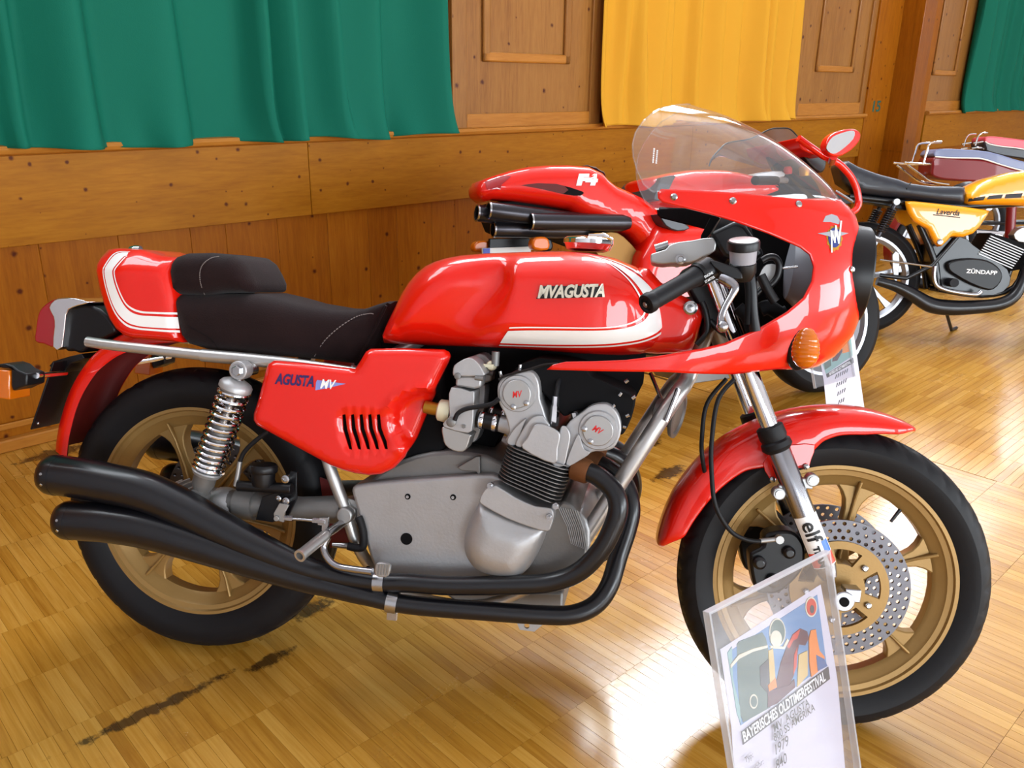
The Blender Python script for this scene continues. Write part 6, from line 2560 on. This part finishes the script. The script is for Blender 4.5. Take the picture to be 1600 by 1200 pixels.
# upper fairing shell, its red rim and dark inside
cC = crop(1180, 190, 7.5)
rim_px = cC([(505, 195), (600, 265), (700, 335), (800, 405), (900, 450), (975, 490), (1060, 570), (1130, 660), (1185, 780), (1205, 870), (1212, 950), (1180, 1030), (1110, 1075)])
ring = [F4.at(u, v, -0.17) for u, v in rim_px]
MB().tube(ring, 0.014, 10, smooth=5).build('fairing_rim', 'red_paint', FL)
shell_px = rim_px + cC([(1000, 1150), (800, 1000), (700, 800), (640, 560), (560, 380)])
pris(F4, shell_px, 0.05, 0.07, 'fairing_inside', 'black_matt', FL, smooth=0, ypl=-0.16)
pris(F4, cC([(500, 185), (560, 220), (700, 320), (820, 410), (700, 385), (560, 330), (520, 260)]), -0.17, 0.17, 'nose_panel', 'red_paint', FL, bevel=0.006)
pris(F4, cC([(540, 340), (700, 385), (830, 430), (820, 560), (760, 600), (640, 500)]), -0.10, 0.10, 'dashboard', 'black_satin', FL, bevel=0.006)
a_, b_2 = F4.at(*cC([(940, 815)])[0], -0.12), F4.at(*cC([(1150, 945)])[0], -0.165)
MB().tube([a_, b_2], 0.006, 8).build('fairing_stay', 'steel', FL)
# smoked windscreen
w0 = [F4.at(u, v, y) for (u, v), y in zip(cB([(540, 500), (560, 440), (620, 370), (690, 315), (860, 285), (1010, 212), (1090, 202), (1170, 208), (1235, 272)]), (-0.17, -0.17, -0.165, -0.15, -0.10, -0.03, 0.03, 0.08, 0.12))]
w1 = [F4.at(u, v, y) for (u, v), y in zip(cB([(620, 395), (700, 440), (800, 470), (900, 500), (1000, 520), (1080, 480), (1150, 430), (1200, 400), (1250, 300)]), (-0.17, -0.17, -0.165, -0.15, -0.10, -0.03, 0.03, 0.08, 0.12))]
W4 = MB().grid([catmull(w0, 4), catmull([a.lerp(b, 0.5) + V((0.0, 0, 0.01)) for a, b in zip(w0, w1)], 4), catmull(w1, 4)]).build('windscreen', 'smoked', M2, angle=180)
MB().tube(w0, 0.003, 6, smooth=4).build('screen_edge', 'black_plastic', W4)
# mirror
mo = smooth2(F4.xz(cC([(822, 330), (815, 270), (850, 190), (920, 132), (1030, 96), (1140, 88), (1200, 118), (1222, 160), (1200, 240), (1120, 330), (1010, 398), (930, 412), (862, 388)]), -0.33), 2)
MI = MB().prism(mo, -0.34, -0.30).build('mirror', 'red_paint', M2, bevel=0.008, seg=3)
mi = smooth2(F4.xz(cC([(834, 318), (852, 252), (905, 180), (1000, 138), (1125, 104), (1165, 126), (1145, 205), (1050, 300), (945, 372), (880, 368)]), -0.34), 2)
MB().prism(mi, -0.3415, -0.338).build('glass', 'mirror_glass', MI)
a_, b_2 = F4.at(*cC([(920, 400)])[0], -0.32), F4.at(*cC([(900, 470)])[0], -0.18)
MB().tube([a_, b_2], 0.016, 10).build('stalk', 'red_paint', MI)
# bars and yoke seen through the screen
pris(F4, cB([(880, 570), (960, 545), (1110, 535), (1130, 580), (1000, 600), (920, 610)]), -0.10, 0.10, 'top_yoke', 'alu_pale', M2)
MB().lathe([(0.016, 0), (0.018, 0.02), (0.012, 0.03)], F4.at(1231, 272, 0.0), (0, 0, 1), 16).build('damper_knob', 'red_ink', M2)
for sg in (-1, 1):
    a_, b_2 = F4.at(1180, 282, -0.30), F4.at(1228, 282, -0.13)
    a_.y *= -sg
    b_2.y *= -sg
    hb = MB().tube([a_, a_.lerp(b_2, 0.65)], 0.017, 12).build('grip', 'rubber', M2)
    MB().tube([a_.lerp(b_2, 0.6), b_2], 0.012, 10).build('bar', 'alu_dark', hb)
    rsv = F4.at(1257, 275, -0.17)
    MB().lathe([(0.018, 0), (0.022, 0.03), (0.02, 0.035)], (rsv.x, rsv.y * -sg, rsv.z), (0, 0, 1), 16).build('reservoir', 'brass', hb)
pris(F4, [(1190, 290), (1240, 300), (1290, 330), (1270, 420), (1200, 420), (1150, 340)], -0.13, 0.13, 'radiator_duct', 'black_matt', M2)
FW4 = Matrix.Translation((1.40, 0, 0.3)) @ Matrix.Rotation(RAD(2), 4, 'Z') @ Matrix.Translation((-1.40, 0, -0.3))
fw = simple_wheel(M2, (1.40, 0, 0.30), 0.30, 0.06, 0.225, 5, 'silver_wheel', 'front_wheel', FW4)
for sg in (-1, 1):
    MB().lathe([(0.10, -0.003), (0.15, -0.003), (0.15, 0.003), (0.10, 0.003)], (1.40, sg * 0.07, 0.3), (0, 1, 0), 40, closed=True).build('brake_disc', 'disc_steel', fw)
    MB().tube([(1.40, sg * 0.10, 0.3), (1.22, sg * 0.10, 0.75)], 0.026, 14).build('fork_leg', 'gunmetal', M2)
pris(F4, [(1060, 520), (1200, 520), (1270, 470), (1220, 560), (1080, 600)], -0.14, 0.14, 'engine', 'alu_dark', M2)
MB().tube([F4.I @ V((0.85, 1.95, 0.42)), F4.I @ V((0.85, 2.16, 0.012))], 0.012, 10).build('side_stand', 'black_plastic', M2)

# ------------------------------------------------------------------ yellow light motorcycle
Y = Frame((2.07, 3.10, 0.0), RAD(2), 0.17)
M3 = thing('motorcycle', 'yellow lightweight motorcycle with black seat and black exhaust', 'motorcycle', Y.M)
c9 = crop(1280, 180, 3.159)
simple_wheel(M3, (0, 0, 0.295), 0.295, 0.045, 0.235, 6, 'silver_wheel', 'rear_wheel', off=0.3)
simple_wheel(M3, (1.22, 0, 0.295), 0.295, 0.04, 0.235, 6, 'silver_wheel', 'front_wheel')
st3, ss3 = sided(Y, c9([(98, 250), (105, 228), (150, 222), (200, 252), (300, 288), (400, 314), (440, 330), (470, 336), (560, 348), (700, 350), (732, 354), (726, 442), (600, 432), (440, 412), (300, 398), (200, 385), (120, 330)]), 0.11, 0.12, 0.035, 0.6, 'seat', 'black_vinyl', M3)
MB().tube([Y.on(*q, ss3) + V((0, -0.002, 0)) for q in c9([(452, 332), (432, 360), (422, 408)])], 0.003, 6).build('seat_strap', 'black_plastic', st3)
yt, yts = sided(Y, c9([(720, 432), (728, 392), (780, 342), (850, 308), (950, 280), (1040, 268), (1140, 280), (1210, 320), (1240, 390), (1220, 440), (1150, 452), (1000, 450), (730, 446)]), 0.12, 0.13, 0.04, 0.45, 'fuel_tank', 'yellow_paint', M3)
for pts in ([(738, 412), (822, 400), (810, 420), (732, 427)], [(838, 398), (908, 391), (898, 411), (826, 416)], [(922, 390), (1004, 385), (996, 407), (914, 411)], [(1016, 384), (1090, 384), (1084, 404), (1010, 407)]):
    lay(Y, c9(pts), yts, 0.002, 'stripe', 'black_ink', yt, 0.02, -0.12)
yp = Y.xz(c9([(430, 440), (428, 426), (470, 427), (560, 436), (700, 452), (842, 472), (830, 492), (790, 552), (760, 582), (710, 600), (650, 598), (635, 615), (604, 645), (584, 648), (570, 630), (535, 562), (465, 522), (440, 480)]), -0.13)
yps = rounded(yp, 0.14, 0.02, 0.85)
for sg in (-1, 1):
    mb = patch(yp, yps, 0.02)
    if sg > 0:
        mb.v = [(x, -y, z) for x, y, z in mb.v]
    pn = mb.build('side_panel', 'yellow_paint', M3, solid=0.006, offset=0)
    if sg < 0:
        a_, b_2 = Y.on(*c9([(570, 482)])[0], yps), Y.on(*c9([(695, 490)])[0], yps)
        exz = V((b_2.x - a_.x, 0, b_2.z - a_.z)).normalized()
        eyz = V((-exz.z, 0, exz.x))
        lettering('lettering', 'Laverda', 0.040, (a_ + b_2) / 2 + V((0, 0, 0.006)), exz, eyz, 'black_ink', pn, depth=0.0, shear=0.25, bold=0.0008, sx=0.88, surf=yps, eps=0.0045)
        lay(Y, c9([(560, 489), (695, 503), (694, 508), (562, 494)]), yps, 0.0045, 'underline', 'black_ink', pn, 0.02, -0.14)
        q = Y.on(*c9([(595, 625)])[0], yps)
        MB().lathe([(0.014, -0.002), (0.014, 0.006), (0.007, 0.008)], q, (0, -1, 0), 16).build('bolt', 'steel', pn)
fr3 = MB()
for sg in (-1, 1):
    def PY(pts, y):
        out = []
        for u, v in c9(pts):
            q = Y.at(u, v, -y)
            q.y *= -sg
            out.append(q)
        return out
    fr3.tube(PY([(495, 540), (540, 640), (575, 735), (590, 860)], 0.09), 0.017, 10)
    fr3.tube(PY([(690, 590), (620, 670), (560, 740), (430, 805), (300, 790)], 0.10), 0.011, 10)
    fr3.tube(PY([(150, 400), (420, 430), (730, 450), (1100, 430)], 0.08), 0.015, 10)
    fr3.tube(PY([(590, 860), (800, 890), (960, 850), (1030, 700), (1180, 420)], 0.07), 0.014, 10, smooth=3)
fr3 = fr3.build('frame', 'black_satin', M3)
for sg in (-1, 1):
    t_, b_ = Y.at(*c9([(380, 428)])[0], -0.13), Y.at(*c9([(290, 600)])[0], -0.13)
    t_.y = b_.y = sg * 0.13
    ax = (b_ - t_).normalized()
    L_ = (b_ - t_).length
    mb = MB().lathe([(0.016, -0.014), (0.016, 0.014)], t_, (0, 1, 0), 16)
    sh = mb.build('shock_absorber', 'alu_pale', M3)
    MB().lathe([(0.012, 0.0), (0.012, L_)], t_, ax, 12).build('damper_body', 'gunmetal', sh)
    e = V((0, 1, 0))
    g2 = ax.cross(e)
    pts = [t_ + ax * (0.035 + (L_ - 0.06) * k / 132) + (e * cos(2 * pi * k / 12) + g2 * sin(2 * pi * k / 12)) * 0.022 for k in range(133)]
    MB().tube(pts, 0.0045, 6).build('spring', 'black_satin', sh)
pris(Y, c9([(90, 390), (420, 420), (430, 470), (300, 440), (200, 430), (110, 440)]), -0.07, 0.07, 'rear_fender', 'black_plastic', M3)
pris(Y, c9([(360, 690), (395, 680), (392, 800), (370, 815)]), -0.075, -0.06, 'chain_adjuster', 'alu_pale', M3)
EN3 = pris(Y, c9([(560, 640), (700, 600), (760, 640), (830, 690), (930, 760), (940, 840), (860, 890), (700, 880), (600, 840)]), -0.09, 0.09, 'engine', 'black_satin', M3)
cv3 = pris(Y, c9([(634, 745), (648, 724), (690, 712), (760, 706), (830, 716), (880, 745), (904, 780), (900, 820), (860, 862), (810, 858), (740, 830), (680, 796), (645, 772)]), -0.125, -0.09, 'engine_cover', 'black_plastic', EN3, bevel=0.008)
a_, b_2 = Y.at(*c9([(725, 770)])[0], -0.126), Y.at(*c9([(880, 780)])[0], -0.126)
exz = V((b_2.x - a_.x, 0, b_2.z - a_.z)).normalized()
eyz = V((-exz.z, 0, exz.x))
lettering('lettering', 'ZÜNDAPP', 0.028, ((a_ + b_2) / 2).x and V(((a_.x + b_2.x) / 2, -0.1262, (a_.z + b_2.z) / 2)), exz, eyz, 'white_ink', cv3, depth=0.0002, sx=1.15, bold=0.0006)
pris(Y, c9([(845, 580), (1040, 640), (1030, 660), (1000, 760), (950, 770), (780, 690)]), -0.085, 0.085, 'cylinder', 'black_matt', EN3, bevel=0.003, smooth=0)
for k in range(9):
    t = k / 8
    a_ = Y.at(*c9([(845 - 58 * t, 596 + 88 * t)])[0], -0.095)
    b_2 = Y.at(*c9([(1015 - 62 * t, 668 + 88 * t)])[0], -0.095)
    d = b_2 - a_
    rot = Matrix.Rotation(-atan2(d.z, d.x), 3, 'Y')
    c_ = (a_ + b_2) / 2
    MB().box((c_.x, 0, c_.z), (hypot(d.x, d.z), 0.196, 0.005), rot).build('fin', 'alu_cast', EN3)
pris(Y, c9([(960, 590), (1000, 555), (1040, 560), (1040, 620), (985, 625)]), -0.09, -0.02, 'carburettor', 'alu_pale', EN3)
pp = [Y.at(u, v, -0.12) for u, v in c9([(285, 818), (380, 845), (460, 885), (545, 935), (640, 950), (760, 948), (880, 935), (955, 900), (1000, 830), (1030, 740), (1040, 690)])]
MB().tube(pp, [0.022, 0.028, 0.034, 0.040, 0.040, 0.036, 0.033, 0.030, 0.026, 0.022, 0.020], 18, smooth=5).build('exhaust', 'black_satin', M3)
kk = [Y.at(u, v, -0.15) for u, v in c9([(570, 745), (566, 800), (580, 840), (625, 862), (700, 878), (775, 885), (800, 868)])]
MB().tube(kk, 0.011, 10, smooth=5).build('kick_starter', 'polished', M3)
a_, b_2 = Y.at(*c9([(300, 714)])[0], -0.14), Y.at(*c9([(570, 750)])[0], -0.14)
MB().tube([a_, b_2], 0.005, 8).build('brake_rod', 'steel', M3)
a_ = Y.at(*c9([(668, 828)])[0], -0.16)
MB().tube([a_, a_ + V((0, 0.08, 0))], 0.022, 16).build('footrest', 'rubber', M3)
a_, b_2 = Y.at(*c9([(625, 965)])[0], 0.0), Y.I @ V((2.60, 3.27, 0.008))
MB().tube([a_, b_2, b_2 + (Y.I.to_3x3() @ V((0.04, 0.05, 0.0)))], 0.009, 8).build('side_stand', 'black_plastic', M3)
for sg in (-1, 1):
    MB().tube([(1.22, sg * 0.08, 0.295), (1.00, sg * 0.08, 0.86)], 0.019, 14).build('fork_leg', 'chrome', M3)
MB().tube([(0.90, -0.32, 0.98), (0.98, -0.18, 1.0), (1.0, 0, 0.92), (0.98, 0.18, 1.0), (0.90, 0.32, 0.98)], 0.011, 10, smooth=4).build('handlebar', 'chrome', M3)
MB().lathe([(0.03, -0.12), (0.075, -0.06), (0.085, 0.0), (0.07, 0.01), (0, 0.012)], (1.14, 0, 0.84), (1, 0, 0), 28).build('headlamp', 'black_plastic', M3)


# ------------------------------------------------------------------ two old mopeds farther down the row
def moped(F, label, seat_px, top_px, side_m, top_m, rack, tank_m, c, hw=0.115):
    root = thing('moped', label, 'moped', F.M)
    simple_wheel(root, (0, 0, 0.28), 0.28, 0.04, 0.22, 9, 'silver_wheel', 'rear_wheel')
    simple_wheel(root, (1.15, 0, 0.28), 0.28, 0.04, 0.22, 9, 'silver_wheel', 'front_wheel')
    s_ = MB().prism(smooth2(F.xz(c(seat_px), -hw), 2), -hw, hw).build('seat', side_m, root, bevel=0.01)
    MB().prism(smooth2(F.xz(c(top_px), -hw), 2), -hw * 0.96, hw * 0.96).build('seat_top', top_m, s_, bevel=0.018, seg=3)
    n = len(top_px) // 2
    for pts in (top_px[n:] + top_px[:1],):
        MB().tube([F.at(u, v, -hw - 0.001) for u, v in c(pts)], 0.0045, 6, smooth=4).build('piping', 'vinyl_white', s_)
    rk = MB()
    for pts in rack:
        for sg in (-1, 1):
            rk.tube([V((p.x, p.y * -sg, p.z)) for p in (F.at(u, v, -hw * 0.8) for u, v in c(pts))], 0.007, 8, smooth=3)
    rk.build('rack', 'chrome', root)
    zs = F.at(*c(seat_px)[0], -hw).z
    mb = MB().tube([(0.0, 0, 0.62), (0.45, 0, 0.60), (0.72, 0, 0.62), (1.0, 0, 0.78)], 0.04, 12, smooth=3)
    mb.tube([(0.45, 0, 0.6), (0.48, 0, 0.3)], 0.03, 10)
    for sg in (-1, 1):
        mb.tube([(0.48, sg * 0.06, 0.3), (0.0, sg * 0.08, 0.28), (0.06, sg * 0.09, 0.6)], 0.014, 8)
        mb.tube([(1.15, sg * 0.07, 0.28), (0.98, sg * 0.07, 0.85)], 0.018, 10)
    mb.build('frame', side_m if side_m != 'black_vinyl' else 'black_satin', root)
    MB().lathe([(0.02, -0.08), (0.09, -0.07), (0.10, 0.0), (0.09, 0.07), (0.02, 0.08)], (0.55, 0, 0.32), (0, 1, 0), 24).build('engine', 'alu_cast', root)
    tk = MB().ball((0.80, 0, 0.74), 0.1, 20, 12, sc=(2.0, 1.1, 1.05)).build('fuel_tank', tank_m, root)
    MB().tube([(0.86, -0.30, 0.98), (0.96, 0, 0.92), (0.86, 0.30, 0.98)], 0.011, 10, smooth=4).build('handlebar', 'chrome', root)
    MB().tube([(0.58, -0.11, 0.28), (0.3, -0.12, 0.2), (-0.1, -0.12, 0.22)], [0.016, 0.03, 0.03], 14).build('exhaust', 'chrome', root)
    rows = []
    for k in range(21):
        a = RAD(30 + 8.5 * k)
        rows.append([V((cos(a) * (0.31 - 0.03 * abs(t)), t * 0.06, 0.28 + sin(a) * (0.31 - 0.03 * abs(t)))) for t in (-1, -0.6, 0, 0.6, 1)])
    MB().grid(rows).build('rear_fender', side_m if side_m != 'black_vinyl' else 'black_satin', root, solid=0.003)
    MB().tube([(0.5, 0.1, 0.25), (0.55, 0.26, 0.015)], 0.01, 8).build('side_stand', 'black_plastic', root)
    return root


FM1 = Frame((2.75, 4.32, 0.0), RAD(6), 0.10)
moped(FM1, 'burgundy moped with grey-blue seat top and chrome rack behind the yellow motorcycle',
      [(556, 292), (560, 250), (572, 205), (700, 215), (820, 222), (950, 262), (1050, 285), (1100, 330), (960, 330), (780, 328), (620, 318), (570, 305)],
      [(572, 205), (572, 182), (600, 166), (700, 168), (840, 180), (960, 215), (1080, 250), (1090, 280), (1000, 272), (900, 245), (815, 218), (760, 212), (650, 210)],
      'burgundy', 'slate_vinyl', ([(420, 234), (500, 240), (560, 242)], [(436, 246), (500, 292), (552, 328), (640, 343)], [(512, 242), (530, 180), (548, 138), (605, 132)]), 'burgundy', c9)
FM2 = Frame((3.30, 5.40, 0.0), RAD(6), 0.10)
moped(FM2, 'moped with rose-red seat top, black seat sides and white tank, farthest along the row',
      [(822, 165), (820, 130), (900, 152), (1000, 165), (1100, 185), (1100, 230), (1000, 215), (900, 200), (830, 180)],
      [(820, 130), (826, 108), (860, 104), (960, 115), (1060, 130), (1100, 150), (1100, 190), (1000, 166), (900, 154), (840, 142)],
      'black_vinyl', 'rose_vinyl', ([(752, 165), (790, 160), (820, 165)], [(770, 150), (782, 110), (800, 90), (832, 88)], [(760, 140), (810, 132)]), 'vinyl_white', c9)

# ================================================================== information signs in clear holders
clear_mat('acrylic', (0.92, 0.92, 0.94, 1), 1.49, 0.03, 0.03)
clear_mat('acrylic_edge', (0.93, 0.94, 0.95, 1), 1.6, 0.05, 0.35)  # whitish share mixed in so the edges look edge-lit
mat('paper', srgb(204, 200, 212), 0.6)
for nm, c_ in (('print_sky', (96, 136, 178)), ('print_green', (78, 100, 92)), ('print_maroon', (84, 34, 48)), ('print_red', (200, 52, 30)), ('print_orange', (226, 128, 44)), ('print_sand', (206, 176, 110)),
               ('print_cream', (214, 206, 182)), ('print_dark', (62, 62, 66)), ('print_blue', (66, 98, 150)), ('print_teal', (126, 164, 160))):
    mat(nm, srgb(*c_), 0.55)


def sign(label, TLp, yaw, lean, w, h, full):
    F = Frame(TLp, yaw, lean)
    zb = -h
    base = F.M @ V((w / 2, 0, -h))
    root = thing('information_sign', label, 'sign', Matrix.Translation((base.x, base.y, 0.0)))
    RI = root.matrix_world.inverted()

    def put(mb, name, m, parent=root, **kw):
        mb.xform(RI @ F.M)
        return mb.build(name, m, parent, **kw)
    hold = put(MB().prism([(0, 0), (w, 0), (w, -h), (0, -h)], -0.0105, -0.0085), 'holder', 'acrylic')
    put(MB().prism([(0, 0), (w, 0), (w, -h), (0, -h)], 0.0005, 0.0025), 'back_sheet', 'acrylic', hold)
    for pts in (((0, 0), (0, -h)), ((w, 0), (w, -h)), ((0, 0), (w, 0))):
        (x0, z0), (x1, z1) = pts
        put(MB().box(((x0 + x1) / 2, -0.004, (z0 + z1) / 2), (abs(x1 - x0) + 0.003, 0.010, abs(z1 - z0) + 0.003)), 'edge', 'acrylic_edge', hold)
    # foot: clear bar down to a plate on the floor
    mb = MB().box((0, 0.012, base.z / 2), (0.03, 0.006, base.z))
    st = mb.build('stem', 'acrylic', root)
    MB().box((0, 0.0, 0.004), (0.24, 0.16, 0.008)).build('foot', 'acrylic', root, bevel=0.002)
    return F, root, put


def A_(F, u, v):
    p = F.at(u, v, -0.001)
    return (p.x, p.z)


F, SG, put = sign('clear stand sign with poster sheet at the gold front wheel', (1.0752, -0.6703, 0.6829), RAD(46.5), RAD(18), 0.235, 0.33, True)
cS = crop(1080, 820, 3.157)


def pg(pts, lvl, name, m, parent):
    q = [A_(F, u, v) for u, v in cS(pts)]
    return put(MB().prism(q, -0.0006 - 0.0004 * lvl, -0.0002), name, m, parent)


PAPER = pg([(145, 615), (640, 295), (690, 560), (722, 760), (735, 900), (765, 1250), (225, 1400), (200, 1000)], 0, 'sheet', 'paper', SG)
pg([(178, 632), (622, 345), (668, 690), (244, 990), (225, 920), (200, 760)], 1, 'picture', 'print_sky', PAPER)
pg([(225, 590), (235, 575), (350, 530), (368, 560), (385, 640), (390, 900), (255, 975), (240, 930), (228, 760)], 2, 'picture_patch', 'print_green', PAPER)
pg([(178, 632), (200, 600), (205, 760), (240, 900), (245, 985), (225, 930)], 2, 'picture_patch', 'print_teal', PAPER)
pg([(336, 700), (380, 660), (420, 770), (375, 830), (340, 790)], 3, 'picture_patch', 'print_dark', PAPER)
pg([(378, 620), (400, 610), (408, 700), (412, 760), (385, 790)], 4, 'picture_patch', 'print_sand', PAPER)
pg([(415, 790), (440, 680), (470, 600), (505, 540), (540, 512), (570, 525), (578, 560), (560, 595), (530, 590), (520, 650), (505, 740), (480, 800), (430, 860)], 3, 'picture_patch', 'print_maroon', PAPER)
pg([(470, 600), (500, 540), (535, 512), (520, 560), (500, 570), (480, 610)], 4, 'picture_patch', 'print_red', PAPER)
pg([(505, 640), (520, 600), (516, 700), (500, 740)], 4, 'picture_patch', 'print_red', PAPER)
pg([(528, 640), (570, 620), (572, 740), (520, 800)], 4, 'picture_patch', 'print_sand', PAPER)
pg([(375, 790), (412, 755), (418, 800), (380, 820)], 5, 'picture_patch', 'print_orange', PAPER)
pg([(375, 820), (480, 790), (505, 760), (510, 800), (420, 880), (375, 900)], 4, 'picture_patch', 'print_maroon', PAPER)
pg([(578, 560), (588, 520), (612, 515), (618, 560), (630, 620), (655, 650), (650, 700), (590, 750), (580, 680)], 4, 'picture_patch', 'print_orange', PAPER)
pg([(612, 640), (650, 660), (668, 695), (620, 720)], 5, 'picture_patch', 'print_blue', PAPER)
# headlamps and rims as flat print
for (cx, cy, rx, ry, m_, lv) in ((423, 530, 40, 70, 'print_cream', 3), (423, 530, 35, 63, 'print_green', 4), (414, 560, 28, 40, 'print_cream', 5), (305, 870, 20, 36, 'print_cream', 4), (305, 870, 15, 28, 'print_green', 5), (590, 405, 29, 50, 'print_cream', 3), (590, 405, 24, 42, 'print_red', 4), (592, 415, 10, 20, 'print_dark', 5)):
    pg([(cx + rx * cos(2 * pi * k / 24), cy + ry * sin(2 * pi * k / 24)) for k in range(24)], lv, 'picture_patch', m_, PAPER)
pg([(190, 690), (230, 640), (300, 610), (372, 592), (372, 605), (300, 625), (232, 660), (192, 705)], 5, 'picture_patch', 'print_cream', PAPER)
pg([(385, 595), (450, 600), (470, 560), (478, 570), (455, 612), (388, 608)], 5, 'picture_patch', 'print_cream', PAPER)
BAN = pg([(248, 1020), (676, 700), (684, 760), (255, 1085)], 2, 'banner', 'print_dark', PAPER)


def wr(txt, u, v, size, m_, parent, ang=0.0, sx=1.0, bold=0.0, lvl=8, shear=0.0):
    p = F.at(*cS([(u, v)])[0], -0.001 - 0.0004 * lvl)
    o = lettering('lettering', txt, size, (0, 0, 0), (cos(ang), 0, sin(ang)), (-sin(ang), 0, cos(ang)), m_, parent, depth=0.0, sx=sx, bold=bold, shear=shear)
    Mx = SG.matrix_world.inverted() @ F.M
    for vv in o.data.vertices:
        vv.co = Mx @ (vv.co + p)
    return o


la, lb = F.at(*cS([(255, 1050)])[0], -0.001), F.at(*cS([(680, 730)])[0], -0.001)
ang = atan2(lb.z - la.z, lb.x - la.x)
wr('BAYERISCHES OLDTIMERFESTIVAL', 467, 893, 0.0185, 'white_ink', BAN, ang, 0.60, 0.0004)
wr('MV  AGUSTA', 495, 940, 0.0150, 'black_ink', PAPER, ang, 0.85, 0.0001)
wr('800 SS AMERIKA', 510, 975, 0.0150, 'black_ink', PAPER, ang, 0.80, 0.0001)
wr('1979', 443, 1092, 0.0185, 'black_ink', PAPER, ang, 0.80, 0.0001, shear=0.2)
wr('840', 443, 1172, 0.0185, 'black_ink', PAPER, ang, 0.80, 0.0001, shear=0.2)
wr('Typ:', 285, 1148, 0.0105, 'print_dark', PAPER, ang, 0.85)
wr('Baujahr:', 320, 1195, 0.0105, 'print_dark', PAPER, ang, 0.85)

# the same kind of sign at the second machine
F, SG, put = sign('clear stand sign with poster sheet beside the modern red motorcycle', (1.5, 1.55, 0.545), RAD(45.2), RAD(20), 0.235, 0.33, True)
cS = crop(1240, 280, 3.157)
PAPER = pg([(130, 880), (140, 700), (280, 640), (350, 1130), (360, 1200), (170, 1200), (150, 1000)], 0, 'sheet', 'paper', SG)
pg([(138, 900), (140, 700), (268, 650), (292, 870), (160, 960)], 1, 'picture', 'print_teal', PAPER)
pg([(190, 900), (205, 800), (235, 770), (240, 850), (215, 895)], 2, 'picture_patch', 'print_maroon', PAPER)
pg([(240, 860), (245, 780), (265, 770), (275, 850)], 2, 'picture_patch', 'print_orange', PAPER)
pg([(145, 880), (180, 860), (185, 920), (155, 940)], 2, 'picture_patch', 'print_green', PAPER)
BAN = pg([(160, 962), (293, 880), (297, 905), (165, 980)], 2, 'banner', 'print_dark', PAPER)
la, lb = F.at(*cS([(160, 970)])[0], -0.001), F.at(*cS([(295, 892)])[0], -0.001)
ang = atan2(lb.z - la.z, lb.x - la.x)
wr('BAYERISCHES OLDTIMERFESTIVAL', 229, 932, 0.0150, 'white_ink', BAN, ang, 0.60, 0.0003)
for k, n_ in enumerate((6, 5, 4, 3)):                    # handwriting too small to read: short pen strokes
    for j in range(n_):
        u, v = 205 + 5 * k + 11 * j, 985 + 42 * k - 6 * j
        pg([(u, v), (u + 3, v - 2), (u + 8, v - 22), (u + 5, v - 21)], 3, 'pen_stroke', 'black_ink', PAPER)


# ------------------------------------------------------------------ thing > part > sub-part, no deeper
def depth_of(o):
    d = 0
    while o.parent is not None:
        o = o.parent
        d += 1
    return d


for o in list(SC.objects):
    while depth_of(o) > 2:
        o.parent = o.parent.parent
